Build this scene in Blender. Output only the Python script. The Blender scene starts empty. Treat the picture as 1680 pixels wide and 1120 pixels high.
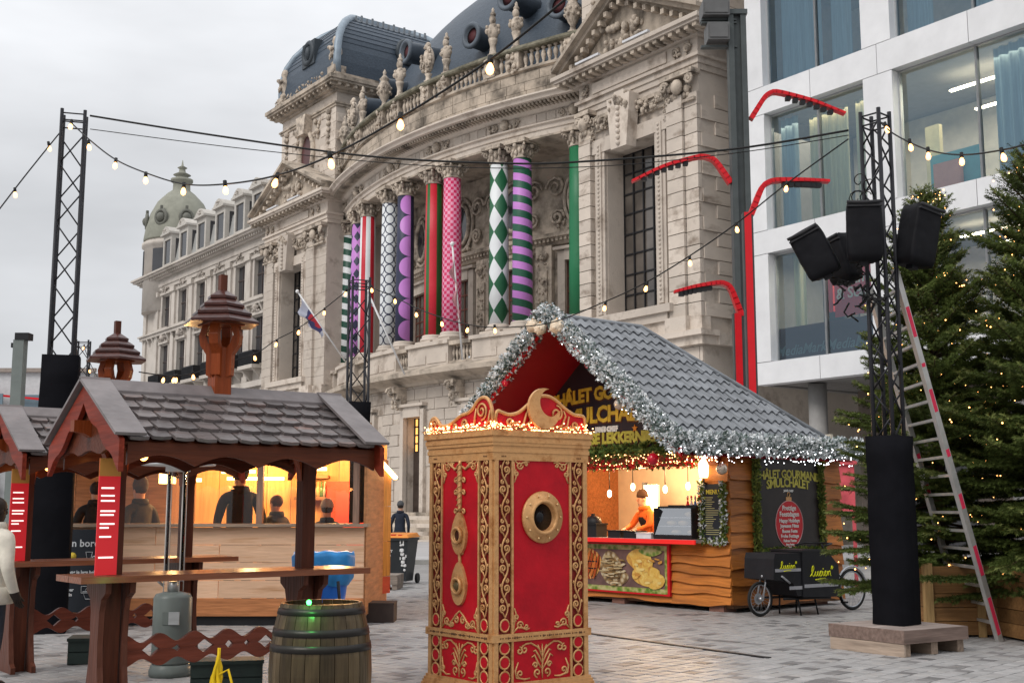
import bpy, math, random
from mathutils import Vector, Matrix
rnd = random.Random(11)
sin, cos, pi, rad = math.sin, math.cos, math.pi, math.radians
scene = bpy.context.scene
COL = scene.collection

# ------------------------------------------------------------------ camera
FPX, EYE = 1950.0, 1.6                      # focal length in photo pixels (1680 wide), eye height
PITCH = math.atan(275 / FPX)
cd = bpy.data.cameras.new('camera'); cam = bpy.data.objects.new('camera', cd); COL.objects.link(cam)
cd.sensor_width = 36; cd.lens = 36 * FPX / 1680; cd.clip_start = .1; cd.clip_end = 3000
cam.location = (0, 0, EYE); cam.rotation_euler = (pi / 2 + PITCH, 0, 0)
scene.camera = cam

# ------------------------------------------------------------------ world: overcast sky
SUN_EL, SUN_AZ = rad(42), rad(226)          # azimuth clockwise from +Y: behind the camera, a little left
w = bpy.data.worlds.new('World'); scene.world = w; w.use_nodes = True
nt = w.node_tree; nt.nodes.clear()
def N(t, kind, **kw):
    n = t.nodes.new(kind)
    for k, v in kw.items():
        if k == 'inp':
            for i, x in v.items(): n.inputs[i].default_value = x
        else: setattr(n, k, v)
    return n
out = N(nt, 'ShaderNodeOutputWorld')
sky = N(nt, 'ShaderNodeTexSky', sky_type='NISHITA', sun_disc=False, sun_elevation=SUN_EL, sun_rotation=SUN_AZ)
bg1 = N(nt, 'ShaderNodeBackground', inp={1: .06}); nt.links.new(sky.outputs[0], bg1.inputs[0])
tc = N(nt, 'ShaderNodeTexCoord'); sp = N(nt, 'ShaderNodeSeparateXYZ'); nt.links.new(tc.outputs['Generated'], sp.inputs[0])
# overcast luminance after CIE: (1 + 2 sin(elevation)) / 3 of the zenith
mr = N(nt, 'ShaderNodeMapRange', inp={1: 0., 2: 1., 3: .60, 4: 1.75}); nt.links.new(sp.outputs[2], mr.inputs[0])
mp = N(nt, 'ShaderNodeMapping'); mp.inputs['Scale'].default_value = (1.4, 1.4, 4.5); nt.links.new(tc.outputs['Generated'], mp.inputs[0])
nz = N(nt, 'ShaderNodeTexNoise', inp={'Scale': 1.6, 'Detail': 5, 'Roughness': .5}); nt.links.new(mp.outputs[0], nz.inputs['Vector'])
cr = N(nt, 'ShaderNodeMapRange', inp={1: .34, 2: .66, 3: .76, 4: 1.10}); nt.links.new(nz.outputs[0], cr.inputs[0])
mu = N(nt, 'ShaderNodeMath', operation='MULTIPLY'); nt.links.new(mr.outputs[0], mu.inputs[0]); nt.links.new(cr.outputs[0], mu.inputs[1])
bg2 = N(nt, 'ShaderNodeBackground'); bg2.inputs[0].default_value = (.955, .97, 1, 1); nt.links.new(mu.outputs[0], bg2.inputs[1])
mx = N(nt, 'ShaderNodeMixShader', inp={0: .9}); nt.links.new(bg1.outputs[0], mx.inputs[1]); nt.links.new(bg2.outputs[0], mx.inputs[2])
nt.links.new(mx.outputs[0], out.inputs[0])
sl = bpy.data.lights.new('sun', 'SUN'); sl.energy = 1.5; sl.angle = rad(25); sl.color = (1, .96, .9)
so = bpy.data.objects.new('sun', sl); COL.objects.link(so)
so.rotation_euler = Vector((-sin(SUN_AZ) * cos(SUN_EL), -cos(SUN_AZ) * cos(SUN_EL), -sin(SUN_EL))).to_track_quat('-Z', 'Y').to_euler()
scene.view_settings.view_transform = 'Standard'; scene.view_settings.look = 'None'
scene.view_settings.exposure = 0.04; scene.view_settings.gamma = 1
scene.render.engine = 'CYCLES'
scene.cycles.use_denoising = True
scene.cycles.max_bounces = 4; scene.cycles.diffuse_bounces = 2; scene.cycles.glossy_bounces = 2; scene.cycles.transparent_max_bounces = 8
scene.cycles.sample_clamp_indirect = 4

# ------------------------------------------------------------------ placing helpers
def ray(px, py):
    u = (px - 840) / FPX; v = -(py - 560) / FPX
    return Vector((u, cos(PITCH) - v * sin(PITCH), sin(PITCH) + v * cos(PITCH)))
def at(px, py, Y):
    d = ray(px, py); return Vector((0, 0, EYE)) + d * (Y / d.y)
def ground_at(px, py):
    d = ray(px, py); return Vector((0, 0, EYE)) + d * (-EYE / d.z)

# ------------------------------------------------------------------ mesh building
class MB:
    def __init__(s): s.v = []; s.f = []; s.m = []; s.sm = []
    def add(s, vs, fs, m=0, smooth=False):
        o = len(s.v); s.v.extend([tuple(p) for p in vs])
        for f in fs: s.f.append([i + o for i in f]); s.m.append(m); s.sm.append(smooth)
        return s
    def box(s, x0, y0, z0, x1, y1, z1, m=0):
        if x0 > x1: x0, x1 = x1, x0
        if y0 > y1: y0, y1 = y1, y0
        if z0 > z1: z0, z1 = z1, z0
        return s.add([(x0,y0,z0),(x1,y0,z0),(x1,y1,z0),(x0,y1,z0),(x0,y0,z1),(x1,y0,z1),(x1,y1,z1),(x0,y1,z1)],
              [(0,3,2,1),(4,5,6,7),(0,1,5,4),(1,2,6,5),(2,3,7,6),(3,0,4,7)], m)
    def obox(s, M, hx, hy, hz, m=0):
        vs = [M @ Vector((x*hx, y*hy, z*hz)) for z in (-1,1) for x, y in ((-1,-1),(1,-1),(1,1),(-1,1))]
        return s.add(vs, [(0,3,2,1),(4,5,6,7),(0,1,5,4),(1,2,6,5),(2,3,7,6),(3,0,4,7)], m)
    def beam(s, a, b, wx, wz, m=0, up=(0,0,1)):
        a = Vector(a); b = Vector(b); d = (b - a); L = d.length; d.normalize()
        u = Vector(up); x = d.cross(u)
        if x.length < 1e-4: x = d.cross(Vector((1,0,0)))
        x.normalize(); z = x.cross(d)
        M = Matrix((( x.x, d.x, z.x, (a.x+b.x)/2), (x.y, d.y, z.y, (a.y+b.y)/2), (x.z, d.z, z.z, (a.z+b.z)/2), (0,0,0,1)))
        return s.obox(M, wx/2, L/2, wz/2, m)
    def tube(s, pts, r, n=6, m=0, closed=False, smooth=True, flat=None):
        pts = [Vector(p) for p in pts]; k = len(pts)
        rs = r if isinstance(r, (list, tuple)) else [r] * k
        rings = []; prev = None
        for i, p in enumerate(pts):
            if closed: d = pts[(i+1) % k] - pts[i-1]
            else: d = pts[min(i+1, k-1)] - pts[max(i-1, 0)]
            if d.length < 1e-9: d = Vector((0,0,1))
            d.normalize()
            if prev is None:
                a = Vector((0,0,1)) if abs(d.z) < .9 else Vector((1,0,0))
                x = d.cross(a).normalized()
            else:
                x = (prev - d * prev.dot(d))
                x = x.normalized() if x.length > 1e-6 else d.orthogonal().normalized()
            prev = x; y = d.cross(x)
            rings.append([p + (x * cos(2*pi*j/n) + y * sin(2*pi*j/n)) * rs[i] for j in range(n)])
        vs = [q for rg in rings for q in rg]; fs = []
        for i in range(k if closed else k - 1):
            i2 = (i + 1) % k
            for j in range(n): fs.append((i*n+j, i*n+(j+1) % n, i2*n+(j+1) % n, i2*n+j))
        if not closed: fs.append(tuple(range(n-1, -1, -1))); fs.append(tuple((k-1)*n + j for j in range(n)))
        return s.add(vs, fs, m, smooth)
    def lathe(s, prof, n=16, c=(0,0,0), m=0, smooth=True, M=None):
        vs = []; fs = []; k = len(prof)
        for (r, z) in prof:
            for j in range(n):
                p = Vector((r*cos(2*pi*j/n), r*sin(2*pi*j/n), z))
                if M is not None: p = M @ p
                vs.append((p.x + c[0], p.y + c[1], p.z + c[2]))
        for i in range(k-1):
            for j in range(n): fs.append((i*n+j, i*n+(j+1) % n, (i+1)*n+(j+1) % n, (i+1)*n+j))
        s.add(vs, fs, m, smooth)
        s.f.append([len(s.v) - k*n + j for j in range(n-1, -1, -1)]); s.m.append(m); s.sm.append(False)
        s.f.append([len(s.v) - n + j for j in range(n)]); s.m.append(m); s.sm.append(False)
        return s
    def sphere(s, c, r, n=8, k=5, sc=(1,1,1), m=0, M=None):
        vs = [(0,0,-1)]
        for i in range(1, k):
            a = -pi/2 + pi*i/k
            for j in range(n): vs.append((cos(a)*cos(2*pi*j/n), cos(a)*sin(2*pi*j/n), sin(a)))
        vs.append((0,0,1)); fs = []
        for j in range(n): fs.append((0, 1+(j+1) % n, 1+j))
        for i in range(k-2):
            for j in range(n): fs.append((1+i*n+j, 1+i*n+(j+1) % n, 1+(i+1)*n+(j+1) % n, 1+(i+1)*n+j))
        t = len(vs)-1
        for j in range(n): fs.append((t, 1+(k-2)*n+j, 1+(k-2)*n+(j+1) % n))
        o = []
        for p in vs:
            q = Vector((p[0]*r*sc[0], p[1]*r*sc[1], p[2]*r*sc[2]))
            if M is not None: q = M @ q
            o.append((q.x+c[0], q.y+c[1], q.z+c[2]))
        return s.add(o, fs, m, True)
    def prism(s, poly, y0, y1, m=0, M=None, smooth=False):
        """polygon in (x,z) extruded along y from y0 to y1, optional matrix"""
        k = len(poly)
        vs = [Vector((p[0], y0, p[1])) for p in poly] + [Vector((p[0], y1, p[1])) for p in poly]
        if M is not None: vs = [M @ q for q in vs]
        fs = [tuple(range(k)), tuple(range(2*k-1, k-1, -1))]
        for i in range(k): fs.append((i, i+k, (i+1) % k + k, (i+1) % k))
        return s.add(vs, fs, m, smooth)
    def arc(s, prof, a0, a1, n, m=0, smooth=False, caps=True):
        """closed profile [(r,z)] swept about the z axis; angle 0 points to -y, in degrees"""
        k = len(prof); vs = []; fs = []
        for i in range(n+1):
            a = rad(a0 + (a1-a0)*i/n)
            for r, z in prof: vs.append((r*sin(a), -r*cos(a), z))
        for i in range(n):
            for j in range(k): fs.append((i*k+j, (i+1)*k+j, (i+1)*k+(j+1) % k, i*k+(j+1) % k))
        if caps: fs.append(tuple(range(k))); fs.append(tuple(n*k+j for j in range(k-1, -1, -1)))
        return s.add(vs, fs, m, smooth)
    def mesh(s, name='mesh', mats=()):
        me = bpy.data.meshes.new(name); me.from_pydata(s.v, [], s.f)
        for mt in mats: me.materials.append(mt)
        if len(mats) > 1: me.polygons.foreach_set('material_index', s.m)
        me.polygons.foreach_set('use_smooth', s.sm)
        me.update(); return me
    def build(s, name, mats, parent=None, kind=None, loc=None, rotz=None, label=None):
        if not isinstance(mats, (list, tuple)): mats = [mats]
        return put(name, s.mesh(name, mats), parent, kind, loc, rotz, label)

def put(name, me, parent=None, kind=None, loc=None, rotz=None, label=None):
    o = bpy.data.objects.new(name, me); COL.objects.link(o)
    if parent is not None: o.parent = parent
    if kind: o['kind'] = kind
    if loc is not None: o.location = loc
    if rotz is not None: o.rotation_euler = (0, 0, rotz)
    if label: o['label'] = label
    return o
def tag(o, label, cat, group=None):
    o['label'] = label; o['category'] = cat
    if group: o['group'] = group
    return o
def thing(name, label, cat, loc=(0,0,0), rotz=0, group=None):
    o = put(name, None, loc=loc, rotz=rotz); o.empty_display_size = .2
    return tag(o, label, cat, group)
def copy_tree(o, parent=None):
    c = o.copy(); COL.objects.link(c); c.parent = parent
    for ch in list(o.children): copy_tree(ch, c)
    return c
def text_mesh(body, size, mats, extrude=.002, align='CENTER', shear=0, bold=0, arch=0, space=1):
    cu = bpy.data.curves.new('txt', 'FONT'); cu.body = body; cu.size = size; cu.extrude = extrude
    cu.align_x = align; cu.align_y = 'CENTER'; cu.shear = shear; cu.offset = bold; cu.resolution_u = 2; cu.space_character = space
    o = bpy.data.objects.new('txt', cu); COL.objects.link(o)
    me = bpy.data.meshes.new_from_object(o); bpy.data.objects.remove(o); bpy.data.curves.remove(cu)
    for v in me.vertices:                                   # stand the text upright in the xz plane, facing -y
        x, y, z = v.co; v.co = (x, -z, y + arch * (1 - (x * 2 / max(.01, size * len(body) * .62)) ** 2))
    me.materials.clear(); me.materials.append(mats); me.update(); return me

# ------------------------------------------------------------------ materials
MATS = {}
def principled(name):
    m = bpy.data.materials.new(name); m.use_nodes = True; t = m.node_tree
    return m, t, t.nodes['Principled BSDF']
def mat(name, col, rough=.6, metal=0., var=.12, scale=3., bump=0., bscale=40., rv=0., stretch=(1,1,1), detail=4, dark=None, dscale=1., dlo=.5, dhi=.7, coat=0., spec=.25):
    """base colour with noise variation, optional per-object value shift (rv), optional second colour in patches"""
    if name in MATS: return MATS[name]
    m, t, b = principled(name); L = t.links.new
    tc = N(t, 'ShaderNodeTexCoord'); mp = N(t, 'ShaderNodeMapping'); mp.inputs['Scale'].default_value = stretch
    L(tc.outputs['Object'], mp.inputs[0])
    oi = N(t, 'ShaderNodeObjectInfo')
    wv = N(t, 'ShaderNodeVectorMath', operation='ADD'); L(mp.outputs[0], wv.inputs[0])
    cx = N(t, 'ShaderNodeCombineXYZ'); mlt = N(t, 'ShaderNodeMath', operation='MULTIPLY', inp={1: 37.}); L(oi.outputs['Random'], mlt.inputs[0])
    if rv > 0: L(mlt.outputs[0], cx.inputs[0]); L(mlt.outputs[0], cx.inputs[1])
    L(cx.outputs[0], wv.inputs[1])
    nz = N(t, 'ShaderNodeTexNoise', inp={'Scale': scale, 'Detail': min(detail, 3), 'Roughness': .6}); L(wv.outputs[0], nz.inputs['Vector'])
    mr = N(t, 'ShaderNodeMapRange', inp={1: .25, 2: .75, 3: 1-var, 4: 1+var}); L(nz.outputs[0], mr.inputs[0])
    val = mr.outputs[0]
    if rv > 0:
        r2 = N(t, 'ShaderNodeMapRange', inp={1: 0., 2: 1., 3: 1-rv, 4: 1+rv}); L(oi.outputs['Random'], r2.inputs[0])
        mm = N(t, 'ShaderNodeMath', operation='MULTIPLY'); L(val, mm.inputs[0]); L(r2.outputs[0], mm.inputs[1]); val = mm.outputs[0]
    src = None
    if dark is not None:
        n2 = N(t, 'ShaderNodeTexNoise', inp={'Scale': dscale, 'Detail': 4, 'Roughness': .65}); L(wv.outputs[0], n2.inputs['Vector'])
        rr = N(t, 'ShaderNodeMapRange', inp={1: dlo, 2: dhi, 3: 0., 4: 1.}); L(n2.outputs[0], rr.inputs[0])
        mc = N(t, 'ShaderNodeMix', data_type='RGBA'); L(rr.outputs[0], mc.inputs[0])
        mc.inputs[6].default_value = (*col, 1); mc.inputs[7].default_value = (*dark, 1); src = mc.outputs[2]
    hv = N(t, 'ShaderNodeHueSaturation'); hv.inputs['Color'].default_value = (*col, 1)
    if src is not None: L(src, hv.inputs['Color'])
    L(val, hv.inputs['Value']); L(hv.outputs[0], b.inputs['Base Color'])
    b.inputs['Roughness'].default_value = rough; b.inputs['Metallic'].default_value = metal
    b.inputs['Coat Weight'].default_value = coat; b.inputs['Coat Roughness'].default_value = .15
    b.inputs['Specular IOR Level'].default_value = spec
    if bump > 0:
        n3 = N(t, 'ShaderNodeTexNoise', inp={'Scale': bscale, 'Detail': 1.5}); L(wv.outputs[0], n3.inputs['Vector'])
        bp = N(t, 'ShaderNodeBump', inp={'Strength': bump, 'Distance': .02}); L(n3.outputs[0], bp.inputs['Height']); L(bp.outputs[0], b.inputs['Normal'])
    MATS[name] = m; return m
def emit(name, col, strength, sample=False):
    if name in MATS: return MATS[name]
    m, t, b = principled(name)
    b.inputs['Base Color'].default_value = (*[min(1, c) for c in col], 1)
    b.inputs['Emission Color'].default_value = (*col, 1); b.inputs['Emission Strength'].default_value = strength
    if not sample: m.cycles.emission_sampling = 'NONE'
    MATS[name] = m; return m
def glass(name, tint=(.8,.88,.9), refl=.1, rough=.02, gtint=(.95,.97,1)):
    if name in MATS: return MATS[name]
    m, t, b = principled(name); t.nodes.remove(b); L = t.links.new; o = t.nodes['Material Output']
    tr = N(t, 'ShaderNodeBsdfTransparent'); tr.inputs[0].default_value = (*tint, 1)
    gl = N(t, 'ShaderNodeBsdfGlossy', inp={'Roughness': rough}); gl.inputs[0].default_value = (*gtint, 1)
    fr = N(t, 'ShaderNodeFresnel', inp={0: 1.45}); ad = N(t, 'ShaderNodeMath', operation='ADD', inp={1: refl}); L(fr.outputs[0], ad.inputs[0])
    ad.use_clamp = True
    mx = N(t, 'ShaderNodeMixShader'); L(ad.outputs[0], mx.inputs[0]); L(tr.outputs[0], mx.inputs[1]); L(gl.outputs[0], mx.inputs[2])
    L(mx.outputs[0], o.inputs[0]); MATS[name] = m; return m
def wood(name, col, axis='x', rough=.55, var=.35, rv=.15, coat=0., dark=None, sc=1.):
    st = {'x': (1.2,14,14), 'y': (14,1.2,14), 'z': (14,14,1.2)}[axis]
    return mat(name, col, rough, var=var, scale=1.6*sc, rv=rv, stretch=st, bump=.25, bscale=3, coat=coat, spec=.15, detail=6, dark=dark, dscale=.8, dlo=.52, dhi=.75)

STONE = mat('limestone', (.57,.495,.425), .85, var=.16, scale=.6, rv=.13, bump=.5, bscale=14, dark=(.25,.20,.16), dscale=.6, dlo=.53, dhi=.70)
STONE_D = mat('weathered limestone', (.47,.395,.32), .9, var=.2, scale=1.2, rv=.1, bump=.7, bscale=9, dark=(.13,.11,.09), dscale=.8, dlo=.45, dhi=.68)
STONE_CARVED = mat('carved limestone', (.52,.44,.36), .9, var=.3, scale=2.5, rv=.1, bump=.9, bscale=12, dark=(.17,.14,.115), dscale=2.2, dlo=.48, dhi=.68)
STONE_PALE = mat('pale rendered stone', (.52,.47,.42), .85, var=.12, scale=.6, rv=.06, bump=.3, bscale=10, dark=(.33,.29,.25), dscale=.5, dlo=.5, dhi=.75)
SLATE = mat('blue grey slate', (.058,.076,.10), .45, var=.3, scale=6, rv=.1, stretch=(1,1,3), bump=.5, bscale=9)
LEAD = mat('lead sheet', (.25,.30,.35), .45, var=.2, scale=2, metal=.2)
DARKGLASS = mat('dark window glass', (.035,.035,.04), .08, var=.3, scale=.6, spec=.8)
BROWNWIN = mat('brown tinted leaded glass', (.085,.072,.062), .12, var=.5, scale=.7, rv=.2, spec=.8)
IRON = mat('black iron', (.015,.015,.017), .5, var=.2)
BLACKCLOTH = mat('black cloth', (.007,.007,.009), .9, var=.3, scale=2, bump=.5, bscale=6, spec=.06)
WHITEPANEL = mat('white concrete panel', (.70,.70,.71), .6, var=.07, scale=1.2, rv=.03, bump=.1, bscale=20)
GREYSTEEL = mat('dark grey steel', (.075,.085,.085), .45, var=.15, metal=.2)
REDPAINT = mat('red lacquered steel', (.62,.012,.02), .35, var=.08)
GOLD = mat('gold paint', (.60,.325,.135), .38, metal=.25, var=.2, scale=7, bump=.2, bscale=30, dark=(.34,.15,.05), dscale=7, dlo=.5, dhi=.68)
KIOSKRED = mat('red painted panel', (.45,.005,.014), .42, var=.16, scale=4, bump=.08, bscale=30, spec=.18, dark=(.36,.004,.012), dscale=2.5, dlo=.5, dhi=.7)
MAROON = mat('maroon painted wood', (.20,.016,.012), .5, var=.15, scale=5)
BULB = emit('warm bulb glass', (1., .46, .15), 5.5)
SOCKET = mat('black rubber socket', (.012,.012,.012), .6)
FAIRY = emit('fairy light', (1., .50, .20), 7)
FAIRYC = emit('cool fairy light', (.95, .97, 1.), 6)
# ================================================================== ground
gm = MB(); gm.add([(-400,-60,-.02),(400,-60,-.02),(400,700,-.02),(-400,700,-.02)], [(0,1,2,3)])
def paving_mat(name):
    m, t, b = principled(name); L = t.links.new
    tc = N(t, 'ShaderNodeTexCoord'); mp = N(t, 'ShaderNodeMapping'); mp.inputs['Rotation'].default_value = (0,0,rad(45)); L(tc.outputs['Object'], mp.inputs[0])
    br = N(t, 'ShaderNodeTexBrick', offset=0, inp={'Scale': 1., 'Mortar Size': .008, 'Brick Width': .22, 'Row Height': .22, 'Bias': -.2})
    br.inputs['Color1'].default_value = (.33,.32,.31,1); br.inputs['Color2'].default_value = (.24,.23,.225,1); br.inputs['Mortar'].default_value = (.10,.09,.085,1)
    L(mp.outputs[0], br.inputs[0])
    nz = N(t, 'ShaderNodeTexNoise', inp={'Scale': .5, 'Detail': 5}); L(tc.outputs['Object'], nz.inputs['Vector'])
    mr = N(t, 'ShaderNodeMapRange', inp={1: .3, 2: .7, 3: .8, 4: 1.1}); L(nz.outputs[0], mr.inputs[0])
    hv = N(t, 'ShaderNodeHueSaturation'); L(br.outputs[0], hv.inputs['Color']); L(mr.outputs[0], hv.inputs['Value']); L(hv.outputs[0], b.inputs['Base Color'])
    b.inputs['Roughness'].default_value = .6
    return m
g = gm.build('ground', paving_mat('far paving'), kind='structure')

# ---- pavers of the square: small square setts laid on the diagonal
PT = [mat('paver tone %d' % i, c, .5, var=.18, scale=5, rv=.08, bump=.25, bscale=25) for i, c in enumerate(
     [(.335,.325,.32),(.315,.305,.30),(.295,.285,.28),(.35,.335,.33),(.20,.19,.187),(.15,.143,.142),(.325,.31,.30)])]
PW = .175
pv = [MB() for _ in PT]; near = []
ca = cos(rad(47)); sa = sin(rad(47))
def inframe(X, Y):
    c = Y * cos(PITCH) - EYE * sin(PITCH); px = 840 + FPX * X / c
    py = 560 - FPX * (-Y * sin(PITCH) - EYE * cos(PITCH)) / c
    return px, py
for i in range(-95, 200):
    for j in range(-200, 95):
        X = (i * ca - j * sa) * PW; Y = 21 + (i * sa + j * ca) * PW
        if not (9.6 < Y < 27): continue
        px, py = inframe(X, Y)
        if px < -40 or px > 1720 or py > 1150: continue
        near.append((Y, X, px, py, i, j))
near.sort()
hw = PW / 2 - .006
pm = []
for k, mt in enumerate(PT):
    b = MB(); b.add([(-hw,-hw,-.03),(hw,-hw,-.03),(hw,hw,-.03),(-hw,hw,-.03),(-hw,-hw,-.004),(hw,-hw,-.004),(hw,hw,-.004),(-hw,hw,-.004),
          (-hw+.008,-hw+.008,0),(hw-.008,-hw+.008,0),(hw-.008,hw-.008,0),(-hw+.008,hw-.008,0)],
          [(0,1,5,4),(1,2,6,5),(2,3,7,6),(3,0,4,7),(4,5,9,8),(5,6,10,9),(6,7,11,10),(7,4,8,11),(8,9,10,11)])
    pm.append(b)
pmesh = [b.mesh('paver', [PT[k]]) for k, b in enumerate(pm)]
cnt = 0
for (Y, X, px, py, i, j) in near:
    r = rnd.random()
    k = 5 if r < .06 else 4 if r < .13 else rnd.choice((0,0,1,1,2,3,6))
    dz = rnd.uniform(-.003, .002)
    vis = (585 < px < 700 or 968 < px < 1690) and py < 1122
    if cnt < 300 and vis:
        o = put('paver', pmesh[k], g, loc=(X, Y, dz), rotz=rad(47)); cnt += 1
        o.rotation_euler[0] = rnd.uniform(-.006,.006)
    else:
        c2, s2 = cos(rad(47)), sin(rad(47)); b = pm[k]
        pv[k].add([(X + x*c2 - y*s2, Y + x*s2 + y*c2, z + dz) for x, y, z in b.v], b.f)
for k, b in enumerate(pv): b.build('paver_field', PT[k], g, kind='stuff')
# drain slot running over the square
d0 = ground_at(930, 1034); d1 = ground_at(1262, 1079)
m_ = MB().beam((d0.x,d0.y,.004), (d1.x,d1.y,.004), .07, .012); dr = m_.build('drain_channel', IRON)
tag(dr, 'thin dark cable strip lying straight across the pale paving', 'drain')
# pavement with kerb in front of the theatre
kb = MB(); kb.add([(-30,36,.10),(30,36,.10),(60,75,.10),(-60,75,.10)], [(0,1,2,3)]); kb.add([(-30,36,.10),(30,36,.10),(30,36,-.02),(-30,36,-.02)], [(0,1,2,3)])
kb.build('pavement', mat('pale concrete paving', (.42,.41,.41), .6, var=.1, scale=.8), kind='structure')
for i in range(16):
    x = -12 + i * 1.5
    MB().box(x+.01, 35.7, -.02, x+1.49, 36.02, .112).build('kerb_stone', mat('kerb stone', (.30,.29,.27), .7, var=.2, rv=.15), bpy.data.objects['pavement'])

# ================================================================== theatre
CT = Vector((21.28, 82.24, 0)); TROT = rad(-143.8 + 90)
TH = thing('theatre', 'grand limestone theatre with curved colonnade of brightly wrapped columns', 'theatre', CT, TROT)
def PO(phi, r, z): a = rad(phi); return Vector((r*sin(a), -r*cos(a), z))
def carve(mb, c, w, h, d, n, seed=0, ax=(1,0,0), nm=(0,-1,0), m=0):
    q = random.Random(seed); ax = Vector(ax); nm = Vector(nm); c = Vector(c)
    for i in range(n):
        p = c + ax * q.uniform(-w/2, w/2) + Vector((0,0,1)) * q.uniform(-h/2, h/2) + nm * q.uniform(0, d*.6)
        r = min(w, h) * q.uniform(.10, .22)
        mb.sphere(p, r, 6, 4, (q.uniform(.7,1.2), q.uniform(.7,1.2), q.uniform(.7,1.5)), m)
def volute(mb, c, ax, nm, r, t, flip=1):
    c = Vector(c); ax = Vector(ax); nm = Vector(nm); pts = []
    for i in range(15):
        a = i / 14 * 3.4 * pi; q = r * (1 - .8 * i / 14)
        pts.append(c + ax * (q * cos(a) * flip) + Vector((0,0,1)) * (q * sin(a)) + nm * (t * i / 20))
    mb.tube(pts, t, 5)

# ---- bow: ground storey
base = MB()
def arcwall(mb, r0, r1, z0, z1, a0, a1, m=0): mb.arc([(r0,z0),(r1,z0),(r1,z1),(r0,z1)], a0, a1, max(2, int(abs(a1-a0)*1.2)), m)
doors = [(-8.9,-6.5), (-.15, 2.6), (8.4, 10.9)]
edges = [-21.6] + [e for d in doors for e in d] + [21.6]
for i in range(0, len(edges), 2): arcwall(base, 32.0, 33.2, 0, 6.35, edges[i], edges[i+1])
arcwall(base, 32.0, 33.2, 6.35, 8.1, -21.6, 21.6)
base.build('bow_wall', STONE, TH)
def in_door(a0, a1, z):
    return z < 6.4 and any(a1 > d0 - .35 and a0 < d1 + .35 for d0, d1 in doors)
blk = MB()
z = 1.45; row = 0
while z < 8.0:
    h = min(.58, 8.08 - z); a = -21.5 + (1.05 if row % 2 else 0)
    while a < 21.4:
        a2 = min(21.5, a + rnd.uniform(1.8, 2.4))
        if not in_door(a, a2, z):
            blk.arc([(33.19,z+.02),(33.25+rnd.uniform(0,.02),z+.02),(33.25+rnd.uniform(0,.02),z+h-.02),(33.19,z+h-.02)], a+.04, a2-.04, 1)
        a = a2
    z += h; row += 1
blk.build('ashlar_courses', STONE, TH, kind='stuff')
pl = MB()
for i in range(0, len(edges), 2): arcwall(pl, 33.15, 33.5, 0, 1.44, edges[i], edges[i+1])
pl.build('plinth', STONE_D, TH)
for k, (d0, d1) in enumerate(doors):
    f = MB()
    arcwall(f, 33.1, 33.42, 1.45, 6.75, d0-.55, d0); arcwall(f, 33.1, 33.42, 1.45, 6.75, d1, d1+.55); arcwall(f, 33.1, 33.45, 6.35, 6.9, d0-.001, d1+.001)
    arcwall(f, 33.0, 33.6, 6.9, 7.05, d0-.8, d1+.8)
    fo = f.build('door_surround', STONE, TH)
    lf = MB(); arcwall(lf, 32.6, 32.75, 1.45, 4.55, d0, d1); 
    for e in (.1, .52):
        a_, b_ = d0 + (d1-d0)*e, d0 + (d1-d0)*(e+.38)
        arcwall(lf, 32.74, 32.79, 1.7, 2.7, a_, b_); arcwall(lf, 32.74, 32.79, 2.9, 4.35, a_, b_)
    lf.build('door', mat('dark oak door', (.05,.035,.028), .5, var=.3, rv=.1), TH)
    tr = MB(); arcwall(tr, 32.6, 32.65, 4.6, 6.35, d0, d1)
    to = tr.build('transom_window', emit('warm lit glass', (1.,.48,.12), 1.6), TH)
    gr = MB()
    for i in range(5):
        a_ = d0 + (d1-d0)*i/4; arcwall(gr, 32.65, 32.73, 4.6, 6.35, a_-.05, a_+.05)
    for i in range(5): arcwall(gr, 32.65, 32.72, 4.55+i*.44, 4.62+i*.44, d0, d1)
    gr.build('glazing_bars', IRON, to)
    # carved console over the left jamb
    for e in (d0-.35,):
        co = MB(); p = PO(e, 33.2, 0); nm = PO(e, 1, 0); tg = Vector((cos(rad(e)), sin(rad(e)), 0))
        for i, (zz, dd) in enumerate([(6.95,.25),(7.2,.4),(7.5,.62),(7.8,.85)]):
            M = Matrix.Translation(p + nm*dd/2 + Vector((0,0,zz))) @ Matrix.Rotation(rad(e), 4, 'Z'); co.obox(M, .27, dd/2, .16)
        volute(co, p + nm*.9 + Vector((0,0,7.65)), nm, tg, .28, .07)
        carve(co, p + nm*.55 + Vector((0,0,7.0)), .5, .5, .2, 8, k, tg, nm)
        co.build('console', STONE_CARVED, TH)
# hall behind the doors so the openings are closed
bk = MB(); arcwall(bk, 31.0, 31.2, 0, 8, -21, 21); bk.build('vestibule_wall', mat('brown vestibule', (.12,.08,.05), .8), TH)
# steps
for i in range(8):
    b = MB(); r0 = 33.5 + (7-i)*.36
    b.arc([(33.0, i*.181), (r0+.36, i*.181), (r0+.36, (i+1)*.181-.0), (33.0, (i+1)*.181)], -13, 13, 26)
    b.build('step', STONE_D if i % 2 else STONE, TH)
for phi in (-13.6, 13.6):
    b = MB(); arcwall(b, 33.3, 36.6, 0, 1.75, phi-.7, phi+.7); b.sphere(PO(phi, 36.2, 2.0), .42, 10, 7); b.build('step_cheek', STONE_D, TH)

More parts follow.
